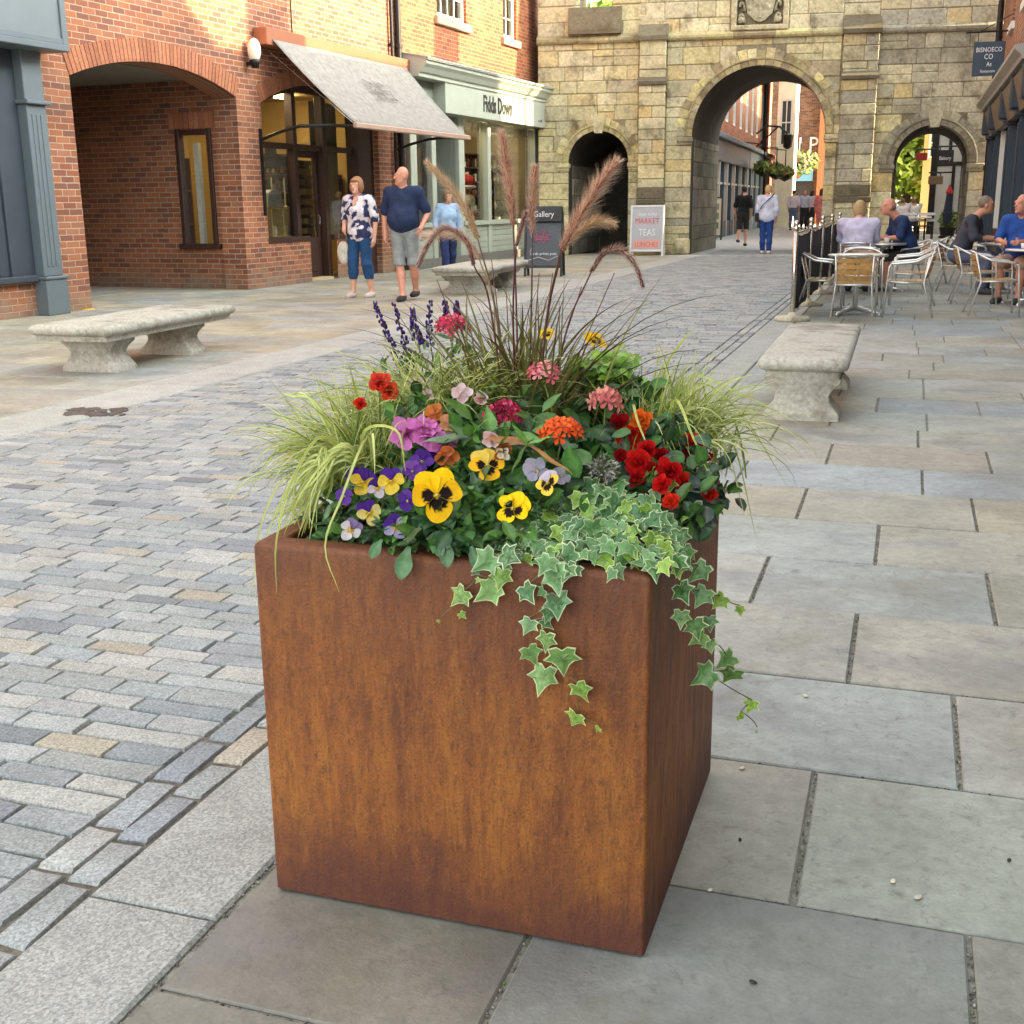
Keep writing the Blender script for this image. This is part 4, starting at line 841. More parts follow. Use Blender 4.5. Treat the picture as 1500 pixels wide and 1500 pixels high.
SHD.prism(sh, -.1, .02); SHD.prism([(cx - .03, 5.72), (cx + .03, 5.72), (cx + .03, 6.8), (cx - .03, 6.8)], -.13, -.09)
for k in range(16): SHD.ell((cx + random.uniform(-.26, .26), -.1, random.uniform(5.9, 6.7)), (.05, .03, .06), 8, 6)
for sg in (-1, 1):
    for k in range(5):
        z = 5.72 + k * .27; SHD.tube([(cx + sg * (.43 + .06 * math.cos(t * .7)), -.06 - .02 * math.sin(t), z + .1 * math.sin(t * .9)) for t in range(7)], .035, 6)
    SHD.ell((cx + sg * .45, -.06, 5.68), (.09, .06, .08), 10, 7)
SHD.build('shield', 'ashlar', pl, fixn=True)

# ---------------------------------------------------------------- the row on the right (its fronts look left; they shade the street)
RX = 1.72
def rhouse(y0, y1, h, ridge, matn, label, dx=0.):
    t = thing('terrace_house', label, 'building', (RX + dx, y1, 0), -PI / 2, 'brick terrace on the right side of the street')   # local x runs towards the camera, y into the house
    n = y1 - y0; k = max(2, int(n / 2.6)); hs = []
    for f in range(2 if h < 9 else 3):
        for i in range(k):
            c = (i + .5) * n / k
            hs.append(dict(s0=c - .5, s1=c + .5, z0=4.9 + f * 2.5, z1=6.6 + f * 2.5))
    hs = [q for q in hs if q['z1'] < h - .2]
    m = MB(); wall(m, 0, n, 3.4 if matn == 'brick' else 0, h, hs, .2); m.build('wall', matn, t)
    m = MB().col(L(130, 110, 96)); shell(m, 0, n, h, .21 if matn == 'x' else .0, 8, False); m.build('back_wall', 'plaster', t)
    m = MB().col(L(90, 82, 80)); m.prism([(-.3, h), (4, ridge), (8.3, h)], -.0, n + .0, 'yz'); m.build('roof', 'slate', t)
    m = MB().col(WH)
    for q in hs:
        for p, r_ in (((q['s0'], .06, q['z0']), (q['s0'] + .08, .15, q['z1'])), ((q['s1'] - .08, .06, q['z0']), (q['s1'], .15, q['z1'])), ((q['s0'] + .08, .06, q['z0']), (q['s1'] - .08, .15, q['z0'] + .08)), ((q['s0'] + .08, .06, q['z1'] - .08), (q['s1'] - .08, .15, q['z1'])), ((q['s0'] + .08, .08, (q['z0'] + q['z1']) / 2 - .03), (q['s1'] - .08, .13, (q['z0'] + q['z1']) / 2 + .03))): m.box(p, r_)
        m.box((q['s0'] - .1, -.07, q['z0'] - .15), (q['s1'] + .1, .05, q['z0'] - .003))
    m.build('window_frames', 'paint', t)
    m = MB().col(L(60, 66, 72))
    for q in hs: m.quad((q['s0'] + .05, .16, q['z0'] + .05), (q['s1'] - .05, .16, q['z0'] + .05), (q['s1'] - .05, .16, q['z1'] - .05), (q['s0'] + .05, .16, q['z1'] - .05))
    m.build('panes', plain('dark_pane', L(40, 46, 52), .08, var=.05, bs=0), t)
    return t
h1 = rhouse(20.2, 30.5, 8.2, 10.5, 'brick', 'tall brick house with a dark blue shopfront beside the gateway')
hl = thing('house_wing', 'low flat roofed brick wing between gateway and blue fronted house', 'building', (RX, 32.3, 0), -PI / 2)
m = MB(); wall(m, 0, 1.8, 3.4, 7.7, [], .2); shell(m, 0, 1.8, 7.7, 0, 8); m.build('wall', 'brick', hl)
h2 = rhouse(8.2, 20.2, 8.8, 11.4, 'brick', 'brick terrace house next to the blue fronted one, behind the cafe seats', .5)
h3 = rhouse(-4., 8.2, 5.6, 7.2, 'brick', 'brick terrace house nearest the camera on the right side', 1.2)
for hh, s, z in ((h1, .5, 10.4), (h2, 7., 11.2), (h1, 7.5, 10.4)):
    m = MB().box((s, 3.6, z - 1.2), (s + 1.1, 4.4, z + 1.4)); c_ = m.build('chimney', 'brick', hh)
    for i in range(2): MB().col(L(176, 100, 70)).lathe([(.14, 0), (.11, .4), (.13, .45)], 10, (s + .3 + i * .5, 4, z + 1.4)).build('chimney_pot', 'matte', c_)
DB, MAR = L(36, 50, 66), L(64, 34, 34)
# ground-floor front of the first house; local x = distance from the gateway end
m = MB().col(DB)
def colm(x0, x1):
    m.col(DB).box((x0, -.14, 0), (x1, .1, .4), .012); m.box((x0 + .03, -.1, .4), (x1 - .03, .1, 2.7), .01)
    for i in range(3): a = x0 + .06 + i * (x1 - x0 - .12) / 3; m.box((a, -.125, .5), (a + .05, -.1, 2.6), .006)
    m.box((x0 - .02, -.2, 2.7), (x1 + .02, .1, 2.8), .01); m.box((x0, -.3, 2.8), (x1, .1, 3.35), .03)
for a in (-1.5, .9, 4.6, 7.4, 9.8): colm(a, a + .38)
m.col(L(112, 92, 70)).prism([(0, 2.76), (-.14, 2.76), (-.28, 3.3), (0, 3.3)], -1.12, .9, 'yz'); m.prism([(0, 2.76), (-.14, 2.76), (-.28, 3.3), (0, 3.3)], 1.28, 9.8, 'yz')
m.col(L(150, 146, 140)).prism([(0, 3.36), (-.34, 3.36), (-.36, 3.42), (-.46, 3.5), (-.46, 3.56), (0, 3.62)], -1.7, 10.3, 'yz')
m.col(L(40, 58, 78)).box((-1.1, .12, 0), (.88, .2, 2.72)); 
for i in range(4): m.box((-1.0 + i * .46, .09, .15), (-.64 + i * .46, .12, 1.1), .01); m.box((-1.0 + i * .46, .09, 1.25), (-.64 + i * .46, .12, 2.6), .01)
m.col(MAR).box((1.3, -.04, 0), (4.6, .1, .7)); m.box((5., -.04, 0), (7.4, .1, .7)); m.box((7.8, -.04, 0), (9.8, .1, .7)); m.box((1.3, .0, .7), (1.5, .1, 2.76)); m.col(WH).box((1.5, -.03, .7), (1.58, .1, 2.76))
ff = m.build('shopfront', 'paint', h1, fixn=True)
for a, b in ((1.58, 4.6), (5., 7.4), (7.8, 9.8)): pane(ff, a, b, .7, 2.76, .06)
MB().col(L(90, 74, 60)).quad((1.3, 1.2, 0), (10.2, 1.2, 0), (10.2, 1.2, 3.4), (1.3, 1.2, 3.4)).build('interior_wall', 'plaster', h1)
for hh, n in ((h2, 12.), (h3, 12.2)):
    m = MB().col(L(70, 76, 72))
    for a in (0, 3.8, 7.8, n - .4): m.box((a, -.1, 0), (a + .4, .1, 3.4), .01)
    m.box((0, -.2, 2.8), (n, .1, 3.4)); m.box((0, -.05, 0), (n, .1, .6)); m.col(L(50, 48, 46)).quad((0, .3, .6), (n, .3, .6), (n, .3, 2.8), (0, .3, 2.8)); m.build('shopfront', 'paint', hh)
m = MB(); m.tube([(0, 0, 0), (0, 0, 8.8)], .07, 10)
for z in (2., 4.4, 6.8): m.tube([(0, 0, z), (0, 0, z + .12)], .095, 10)
o = m.build('downpipe', 'black_metal'); o.location = (RX - .1, 32.0, 0); tag(o, 'black iron drainpipe in the corner between gateway and the blue fronted house', 'pipe')
# hanging shop sign
hs_ = thing('hanging_sign', 'dark blue square sign with white words hung on a bracket by the gateway', 'sign', (RX, 28.9, 0))
a = aty(1427, 62, 28.9); b = aty(1473, 62, 28.9); c = aty(1427, 112, 28.9)
x0, x1, z1, z0 = a.x - RX, b.x - RX, a.z, c.z
MB().col(L(38, 56, 76)).box((x0, -.025, z0), (x1, .025, z1), .008).build('board', 'paint', hs_)
m = MB(); m.tube([(.02, 0, z1 + .2), (x0 - .18, 0, z1 + .2)], .018, 6); m.tube([(.02, 0, z1 + .55), (x0 + .1, 0, z1 + .2)], .01, 5)
for x in (x0 + .08, x1 - .08): m.tube([(x, 0, z1), (x, 0, z1 + .2)], .008, 5)
m.build('bracket', 'black_metal', hs_)
wl = flat('sign_white', L(226, 230, 232)); xc = (x0 + x1) / 2; hgt = z1 - z0
for tx, sz, dz in (('BISNOECO', .135, .70), ('CO', .15, .49), ('As', .13, .28), ('Restaurant', .085, .1)): letters(tx, 'lettering', hs_, sz, Matrix.Translation((xc + (.02 if tx == 'As' else 0), -.027, z0 + hgt * dz)) @ UPX, wl, .004, .8)

# ---------------------------------------------------------------- beyond the gateway
def house(name, label, fr, s0, s1, h, col, matn='plaster', roof=None, holes=(), dep=6., cat='building'):
    t = thing(name, label, cat, fr.o, fr.rz); m = MB().col(col); wall(m, s0, s1, 0, h, list(holes), .15); shell(m, s0, s1, h, 0, dep, True); m.build('wall', matn, t)
    if holes:
        m = MB().col(L(52, 60, 70))
        for q in holes: m.quad((q['s0'], .14, q['z0']), (q['s1'], .14, q['z0']), (q['s1'], .14, q['z1']), (q['s0'], .14, q['z1']))
        m.build('panes', plain('far_pane', L(60, 72, 84), .1, var=.1, bs=0), t)
        for q in holes:
            m = MB().col(WH); a, b, z0, z1 = q['s0'], q['s1'], q['z0'], q['z1']
            for p, r_ in (((a, .02, z0), (a + .09, .12, z1)), ((b - .09, .02, z0), (b, .12, z1)), ((a + .09, .02, z0), (b - .09, .12, z0 + .08)), ((a + .09, .02, z1 - .08), (b - .09, .12, z1)), ((a + .09, .04, (z0 + z1) / 2 - .03), (b - .09, .1, (z0 + z1) / 2 + .03)), (((a + b) / 2 - .025, .04, z0), ((a + b) / 2 + .025, .1, z1))): m.box(p, r_)
            m.build('window_frame', 'paint', t)
    if roof: MB().col(L(110, 100, 92)).prism([(-.3, h), (dep / 2, h + roof), (dep + .3, h)], s0 - .1, s1 + .1, 'yz').build('roof', 'slate', t)
    return t
FL = Frame((-6.75, 38.2, 0), (-.9, 27)); on = FL.on
s_a = on(1090, 300)[0]; s_b = on(1112, 300)[0]; s_c = on(1124, 300)[0]
wz = lambda a, b, z0=4.3, z1=6.6: dict(s0=a, s1=b, z0=z0, z1=z1)
fh = house('brick_house', 'orange brick house above a teal shop, seen through the large arch', FL, -1., s_c + .4, 8.4, (1, 1, 1, 1), 'brick_orange', .9, [wz(a, a + 1.1) for a in np.arange(1.5, s_c, 2.6)], 2.2)
m = MB()
for (a, b, c) in ((-1, s_a - .2, L(56, 82, 98)), (s_a, s_b, L(60, 104, 116)), (s_b + .1, s_c + .35, L(120, 66, 58))):
    m.col(c).box((a, -.2, 2.75), (b, 0, 3.5), .02); m.box((a - .1, -.4, 3.5), (b + .1, 0, 3.68), .02); m.box((a, -.12, 0), (b, 0, .6))
    n = max(2, int((b - a) / 1.3))
    for i in range(n + 1): x = a + (b - a - .16) * i / n; m.col(c if i % 2 else mixc(c, WH, .7)).box((x, -.14, .0), (x + .16, 0, 2.75))
    m.col(mixc(c, WH, .75)).box((a, -.1, 1.95), (b, -.0, 2.03))
m.build('shopfront', 'paint', fh)
m = MB(); m.tube([(s_b + .2, -.12, 0), (s_b + .2, -.12, 9.4)], .09, 8); o = m.build('downpipe', 'black_metal'); o.matrix_world = FL.M; tag(o, 'black drainpipe on the orange brick house beyond the large arch', 'pipe')
lam = thing('bracket_lamp', 'black scrolled bracket lamp on the orange house beyond the large arch', 'lamp', FL.o, FL.rz); s1_, z1_ = on(1108, 196)
m = MB(); m.tube([(s1_, 0, z1_), (s1_, -.5, z1_ + .35), (s1_, -1.1, z1_ + .3), (s1_, -1.5, z1_ - .05)], .05, 6); m.tube([(s1_, 0, z1_ - .6), (s1_, -.6, z1_ - .1), (s1_, -1., z1_ + .28)], .04, 6); m.build('bracket', 'black_metal', lam); MB().lathe([(.05, .5), (.26, .4), (.2, -.15), (.06, -.25)], 8, (s1_, -1.5, z1_ - .5)).build('lantern', 'black_metal', lam)
# white rendered house turned to the gate, brown brick house closing the view
FW = Frame((aty(1132, 330, 63).x, 63, 0), (1, .06)); on = FW.on
a, b = 0., on(1159, 300)[0]
wh = house('white_house', 'narrow white rendered house with pediment beyond the large arch', FW, a, b, 7.4, L(240, 234, 212), 'plaster', None, [dict(s0=(a + b) / 2 - .3, s1=(a + b) / 2 + .3, z0=4., z1=6.2)], 5.)
MB().col(L(206, 190, 150)).prism([(a - .3, 7.4), (b + .3, 7.4), (b + .3, 7.6), (a + (b - a) * .2, 9.4), (a - .3, 9.4)], -.4, 5.).build('gable', 'plaster', wh)
FB = Frame((aty(1158, 330, 73).x, 73, 0), (1, .12)); on = FB.on; b = on(1196, 300)[0]
bh = house('brown_brick_house', 'brown brick house with white letters closing the far street', FB, -3., b, 8.6, (1, 1, 1, 1), 'brick_brown', 4.5, [], 8.)
s0_, z0_ = on(1176, 213); letters('I I P', 'lettering', bh, 1.25, Matrix.Translation((s0_, -.06, z0_ - .4)) @ UPX, wl, .05, .9)
m = MB().col(L(120, 178, 206)); sa, za = on(1158, 249); sb, zb_ = on(1190, 265); m.box((sa, -.3, zb_), (sb, 0, za)); m.col(L(50, 44, 42)).box((sa, -.1, 0), (sb, 0, zb_)); m.build('shopfront', 'paint', bh)
m = MB().col(L(176, 92, 60)); m.ell(((sa + sb) / 2 - .3, -.32, (za + zb_) / 2 + .1), (.32, .05, .3), 10, 6); m.build('emblem', 'paint', bh)
FO2 = Frame((aty(1193, 330, 72.5).x, 72.5, 0), (1, .0)); house('orange_house', 'tall orange house edge at right of the far street, beside brown brick', FO2, 0, 3.4, 9.6, L(176, 110, 70), 'plaster', 2., [], 6.)
def clump(mb, c, r, n, cols, size=.1, flat_=1.):
    for _ in range(n):
        v = rng.normal(size=3); v /= np.linalg.norm(v); k = rng.uniform(.25, 1) ** .5; p = Vector((c[0] + v[0] * r[0] * k, c[1] + v[1] * r[1] * k, c[2] + v[2] * r[2] * k))
        a = Vector(rng.normal(size=3)).normalized(); b = a.orthogonal().normalized(); s = size * rng.uniform(.6, 1.3); cc = jit(random.choice(cols), .2)
        mb.col(cc).add([p - a * s, p + b * s * .55, p + a * s, p - b * s * .55], [(0, 1, 2, 3)])
GREENS = [L(88, 112, 48), L(112, 132, 58), L(70, 96, 44), L(132, 146, 70)]
for i, (px, py, yy, r) in enumerate(((1119, 246, 55, .45), (1137, 250, 57, .5), (1150, 253, 58, .42), (1172, 238, 70, 1.2))):
    p = aty(px, py, yy); hb = thing('hanging_basket', ('leafy hanging basket nearest the lamp in the far street', 'middle leafy hanging basket in the far street', 'leafy hanging basket before the white house in the far street', 'wide leafy hanging basket over the blue sign')[i], 'hanging basket', p, 0, 'hanging baskets in the far street')
    m = MB(); clump(m, (0, 0, 0), (r, r, r * .6), 260, GREENS * 6 + [L(196, 96, 70), L(210, 180, 90)], .14); m.build('foliage', 'crown', hb); MB().lathe([(.02, -.4), (.3, -.25), (.36, 0)], 10).build('basket', 'black_metal', hb)
    MB().tube([(0, 0, 0), (0, 0, 1.0), (-.9 if i < 3 else 0, 0 if i < 3 else 1., 1.1)], .03, 5).build('chain', 'black_metal', hb)
# right arch: timbered house, tree, signs
FT = Frame((aty(1361, 330, 50).x, 50, 0), (1, -.02)); on = FT.on
th = house('timbered_house', 'white plastered house with black timbers seen through the right arch', FT, 0, 6, 7.5, L(176, 178, 178), 'plaster', 3., [], 6.)
m = MB()
for a, b in (((-.1, -.05, 0), (.14, 0, 7.5)), ((0, -.04, 2.55), (6, 0, 2.7)), ((0, -.04, 3.75), (6, 0, 3.88)), ((0, -.04, 5), (6, 0, 5.14)), ((.68, -.04, 0), (.8, 0, 2.55)), ((1.0, -.04, 0), (1.12, 0, 7)), ((.5, -.04, 2.7), (.62, 0, 3.75))): m.box(a, b)
m.build('timber_frame', 'black_metal', th); m = MB().col(WH); m.tube([(1.45, -.12, 0), (1.45, -.12, 7)], .09, 8); m.build('drainpipe', 'paint', th)
ht = house('tan_shop', 'tan fronted shop beside the timbered house in the right arch', Frame((aty(1345, 330, 58).x, 58, 0), (1, 0)), 0, 1.6, 9., L(190, 160, 110), 'plaster', 2., [dict(s0=.2, s1=.8, z0=3.1, z1=4.4), dict(s0=.2, s1=.8, z0=5.3, z1=6.6)], 4.)
def hsign(label, px0, py0, px1, py1, yy, c, text=None, tc=None):
    a = aty(px0, py0, yy); b = aty(px1, py1, yy); t = thing('hanging_sign', label, 'sign', (a.x, yy, 0)); w_ = b.x - a.x
    MB().col(c).box((0, -.03, b.z), (w_, .03, a.z), .02).build('board', 'paint', t); MB().tube([(w_ + .4, 0, a.z + .12), (0, 0, a.z + .12)], .03, 5).tube([(.1, 0, a.z), (.1, 0, a.z + .12)], .02, 5).tube([(w_ - .1, 0, a.z), (w_ - .1, 0, a.z + .12)], .02, 5).build('bracket', 'black_metal', t)
    if text: letters(text, 'lettering', t, (a.z - b.z) * .34, Matrix.Translation((w_ / 2, -.035, b.z + (a.z - b.z) * .36)) @ UPX, tc or wl, .01, .8)
    return t
hsign('red shop sign hung beside the tree in the right arch', 1342, 224, 1358, 235, 48, L(150, 34, 36))
hsign('black hanging sign with white words in the right arch', 1373, 220, 1396, 242, 46, L(30, 30, 32), 'Bakery', wl)
hsign('brown wooden board sign under the black sign in the right arch', 1360, 258, 1381, 270, 48, L(120, 96, 70))
tr = thing('tree', 'bright green leafy tree seen through the right arch', 'tree', (aty(1322, 330, 60).x, 60, 0)); m = MB(); LG = [L(150, 176, 66), L(128, 160, 56), L(176, 192, 90), L(104, 136, 48), L(186, 198, 104)]
for k in range(46): clump(m, (random.uniform(-2.8, 1.6), random.uniform(-1.5, 1.5), random.uniform(1.9, 9)), (1.1, 1.1, 1.0), 230, LG, .24)
m.build('crown', 'crown', tr); MB().col(L(80, 66, 50)).tube([(0, 0, 0), (.1, 0, 1.5), (-.1, 0, 3.5), (.3, 0, 6)], .22, 8, r2=.06).tube([(0, 0, 2.4), (-1.2, 0, 4.6)], .1, 6, r2=.03).tube([(0, 0, 3), (1.2, .3, 5)], .1, 6, r2=.03).build('trunk', 'matte', tr)
tr2 = thing('tree', 'tree top showing through the upper window opening of the gateway', 'tree', (-12, 48, 0)); m = MB()
for k in range(22): clump(m, (random.uniform(-3.5, 3.5), random.uniform(-2, 2), random.uniform(5, 8.4)), (1.2, 1.2, .9), 90, LG, .2)
m.build('crown', 'crown', tr2); MB().col(L(80, 66, 50)).tube([(0, 0, 0), (.1, 0, 2.5), (-.1, 0, 7)], .25, 8, r2=.08).build('trunk', 'matte', tr2)
p = gr(1366, 322); bp = thing('potted_bush', 'round green bush in a dark pot seen through the right arch', 'plant', (p.x, 46.5, 0)); m = MB(); clump(m, (0, 0, .62), (.36, .36, .38), 500, GREENS + LG[:2], .06); m.build('foliage', 'crown', bp); MB().lathe([(.22, 0), (.3, .34), (.26, .34)], 14).build('pot', 'black_metal', bp)

# unseen houses added between and beside the archways to shade the far street
FX = Frame((-2.95, 45, 0), (0, 1)); house('far_shade_house', 'unseen house added to shade the far street, behind the pier between the two right arches', Frame((-2.95, 66, 0), (0, -1)), 0, 21, 7.2, L(200, 186, 160), 'plaster', None, [], 1.9)
house('far_shade_house', 'unseen house added to shade the ground beyond the right end of the gateway', Frame((3.3, 49, 0), (0, -1)), 0, 12, 8., L(206, 200, 184), 'plaster', 2., [], 6.)
# ---------------------------------------------------------------- stone benches
def loft(mb, secs):                                  # rounded rectangles (cx, cy, hx, hy, r, z) skinned bottom to top
    n = 20; vs = []
    for (cx, cy, hx, hy, r, z) in secs:
        for q in range(4):
            ccx = cx + (hx - r) * (1, -1, -1, 1)[q]; ccy = cy + (hy - r) * (1, 1, -1, -1)[q]
            for i in range(5): a = PI / 2 * (q + i / 4); vs.append((ccx + r * math.cos(a), ccy + r * math.sin(a), z))
    k = len(secs); fs = [(i * n + j, i * n + (j + 1) % n, (i + 1) * n + (j + 1) % n, (i + 1) * n + j) for i in range(k - 1) for j in range(n)]
    fs += [tuple(range(n))[::-1], tuple((k - 1) * n + j for j in range(n))]
    return mb.add(vs, fs)
BST = L(181, 178, 168)
def bench(label, x, y, rz, w_, ln, h, lw, ly, lt_=.16):
    t = thing('stone_bench', label, 'bench', (x, y, 0), rz, 'stone benches in the street'); hx, hy = w_ / 2, ln / 2
    m = MB().col(BST); r = .042
    secs = [(0, 0, hx - .055, hy - .055, .02, h - .13), (0, 0, hx - .05, hy - .05, .02, h - .09), (0, 0, hx - .045, hy - .045, .03, h - .088)]
    for i in range(9): a = -PI / 2 + PI * i / 8; secs.append((0, 0, hx - r + r * math.cos(a), hy - r + r * math.cos(a), .05, h - r + r * math.sin(a)))
    secs += [(0, 0, hx * .5, hy * .6, .05, h + .003)]
    smooth_angle(loft(m, secs).build('slab', 'bench_stone', t), 50)
    H = h - .13
    for yy in ly:
        m = MB().col(jit(BST, .05)); s_ = []
        for f, k in ((0, 1.0), (.1, 1.0), (.17, .97), (.3, .84), (.45, .73), (.58, .71), (.72, .8), (.84, .95), (.88, 1.0), (1.0, 1.0)): s_.append((0, yy, lw / 2 * k, lt_ * (.55 + .45 * k), .012, H * f + .001))
        smooth_angle(loft(m, s_).build('leg', 'bench_stone', t), 40)
    return t
bench('long weathered stone bench on the left pavement by the brick passage', -6.60, 9.2, R(3.2), .78, 2.2, .415, .54, (-.68, .52), .15)
bench('weathered stone bench on the right flagstones seen end on, near the cafe barrier', -.60, 8.62, R(.5), .56, 2.26, .40, .47, (-.92, .45), .15)
bench('stone bench behind the purple grass, in front of the pale green shop', -6.55, 18.3, R(4), .95, 2.5, .42, .80, (-.75, .7), .2)
# ---------------------------------------------------------------- A boards
def aboard(label, x, y, rz, w_, h, frame, face, group='pavement boards', fn=None, tilt=.16, leg=.12):
    t = thing('pavement_board', label, 'board', (x, y, 0), rz, group); mt = 'paint'
    for sg in (-1, 1):
        m = MB().col(frame); m.T = Matrix.Translation((0, sg * tilt * h, 0)) @ Matrix.Rotation(sg * math.atan(tilt), 4, 'X')
        m.box((-w_ / 2, -.02, 0), (-w_ / 2 + .045, .02, h), .006); m.box((w_ / 2 - .045, -.02, 0), (w_ / 2, .02, h), .006); m.box((-w_ / 2 + .045, -.018, leg), (w_ / 2 - .045, .018, leg + .045)); m.box((-w_ / 2 + .045, -.018, h - .045), (w_ / 2 - .045, .018, h))
        o = m.build('frame', mt, t)
        m2 = MB().col(face); m2.T = m.T; m2.box((-w_ / 2 + .045, -.008, leg + .045), (w_ / 2 - .045, .008, h - .045)); m2.build('face', mt, t)
        if sg < 0: FT_ = m.T.copy()
    if fn: fn(t, FT_ @ Matrix.Translation((0, -.012, 0)))
    return t
red_ = flat('sign_red', L(206, 84, 74)); pink_ = flat('chalk_pink', L(176, 84, 116))
def fn1(t, T):
    m = MB().col(L(214, 160, 150)); m.T = T; m.box((-.34, .0, .2), (.34, .004, .42)); m.build('band', 'paint', t)
    for tx, sz, z, mm in (('Open today', .12, 1.02, wl), ('MARKET', .2, .82, red_), ('TEAS', .24, .52, wl), ('LUNCHES', .17, .24, red_)): letters(tx, 'lettering', t, sz, T @ Matrix.Translation((0, 0, z)) @ UPX, mm, .004, .82)
aboard('white framed pavement board with red and white words beside the stone gateway', -6.45, 30.6, R(4), .86, 1.28, L(222, 222, 222), L(176, 176, 184), fn=fn1)
def fn2(t, T):
    m = MB().col(L(26, 26, 30)); m.T = T; m.box((-.36, -.06, 1.0), (.36, .03, 1.3), .02); m.build('header', 'paint', t)
    letters('Gallery', 'lettering', t, .15, T @ Matrix.Translation((0, -.062, 1.1)) @ UPX, wl, .004, .9); letters('sale', 'lettering', t, .17, T @ Matrix.Translation((-.04, -.004, .68)) @ UPX, pink_, .004, 1.); 
    m = MB().col(L(170, 84, 116)); m.T = T
    for k in range(9): a = k * .7; m.tube([(-.04 + .13 * math.cos(a + q * .16) * (1 + .3 * math.sin(q * 1.3)), -.004, .74 + .10 * math.sin(a + q * .16) * (1 + .3 * math.sin(q * 1.3))) for q in range(5)], .009, 5)
    m.col(L(176, 176, 172)); m.tube([(-.3, -.004, .3), (-.1, -.004, .36), (.1, -.004, .3), (.28, -.004, .38)], .01, 5); m.tube([(-.28, -.004, .95), (-.2, -.004, .6), (-.26, -.004, .45)], .008, 5)
    m.build('drawn_flower', 'paint', t); letters('cards prints pots', 'lettering', t, .075, T @ Matrix.Translation((0, -.004, .4)) @ UPX, wl, .004)
aboard('black pavement board with a pink drawn flower behind the tall plumes', -6.62, 22.0, R(8), .74, 1.2, L(30, 30, 34), L(70, 76, 84), fn=fn2, leg=.16)
def fn3(t, T):
    for k in range(3):
        for q in range(2): m = MB().col(jit(random.choice([L(160, 110, 80), L(110, 120, 80), L(150, 140, 120)]), .2)); m.T = T; m.box((-.3 + q * .32, -.006, .4 + k * .33), (-.04 + q * .32, 0, .62 + k * .33)); m.build('picture', 'paint', t)
p = gr(1082, 343); aboard('cream pavement board with small pictures before the teal shop beyond the arch', p.x, 43.5, R(6), .8, 1.5, L(70, 60, 54), L(214, 204, 180), fn=fn3)
# ---------------------------------------------------------------- cafe barrier
PY = [14.06 + 2.1 * i for i in range(5)]
POSN = ('nearest the camera', 'second from the camera', 'third from the camera', 'fourth from the camera', 'farthest from the camera')
for i, y in enumerate(PY):
    t = thing('barrier_post', 'steel barrier post on a round cream foot, ' + POSN[i], 'post', (-1.25, y, 0), 0, 'cafe barrier posts')
    MB().col(L(196, 190, 168)).lathe([(.2, 0), (.205, .03), (.19, .052), (.05, .065), (.04, .1)], 24).build('foot', 'bench_stone', t, True)
    MB().tube([(0, 0, .06), (0, 0, 1.02)], .027, 12).build('post', 'steel', t, True)
    MB().lathe([(.03, 1.02), (.034, 1.03), (.034, 1.05), (.018, 1.06), (.032, 1.08), (.034, 1.1), (.02, 1.125), (.002, 1.13)], 12).build('knob', 'steel', t, True)
    if i < 4:
        m = MB().col(L(30, 34, 46)); n = 14
        vs = []
        for j in range(n + 1):
            yy = (2.1 - .1) * j / n; sag = .03 * math.sin(PI * j / n)
            for z, k in ((.1, .6), (.4, 1), (.7, .8), (.97, 0)): vs.append((.012 * math.sin(j * 1.7 + z * 3) * k, yy, z - sag * (z > .5) + .008 * math.sin(j)))
        m.add(vs, [(j * 4 + q, j * 4 + 4 + q, j * 4 + 5 + q, j * 4 + 1 + q) for j in range(n) for q in range(3)])
        o = m.build('barrier_banner', 'cloth', None, True); o.location = (-1.25, y + .05, 0); o.modifiers.new('thick', 'SOLIDIFY').thickness = .004
        tag(o, 'dark navy fabric banner between barrier posts, ' + ('nearest the camera', 'second along', 'third along', 'last before the gateway')[i], 'banner', 'cafe barrier banners')
        MB().tube([(0, -.03, .985), (0, 2.03, .985)], .012, 8).build('rail', 'steel', o, True)
# ---------------------------------------------------------------- bistro tables and chairs
def table(label, x, y, rz=0.):
    t = thing('bistro_table', label, 'table', (x, y, 0), rz, 'round metal cafe tables')
    MB().lathe([(.0, .685), (.34, .685), (.352, .692), (.352, .706), (.342, .713), (.0, .714)], 40).build('tabletop', 'metal', t, True)
    MB().tube([(0, 0, .05), (0, 0, .685)], .03, 14).lathe([(.03, .6), (.09, .66), (.1, .684)], 14).build('column', 'metal', t, True)
    for k in range(4):
        a = PI / 4 + PI / 2 * k; m = MB(); m.tube([(0, 0, .075), (.2 * math.cos(a), .2 * math.sin(a), .055), (.36 * math.cos(a), .36 * math.sin(a), .03)], [.03, .024, .016], 8); m.lathe([(.02, 0), (.02, .03)], 8, (.35 * math.cos(a), .35 * math.sin(a), 0)); m.build('foot', 'metal', t, True)
    return t
T1 = table('empty round metal table nearest the camera, beside the first barrier post', -.60, 15.05, .2)
T2 = table('round metal table where the lilac topped woman sits', -.42, 18.95, .5); T3 = table('round metal table at the right edge with white cups', 1.5, 16.75, .3); T4 = table('round metal table in front of the dark sweatered man', 1.3, 18.9, .1)
def tz(x, y, z): return (x, y, z)
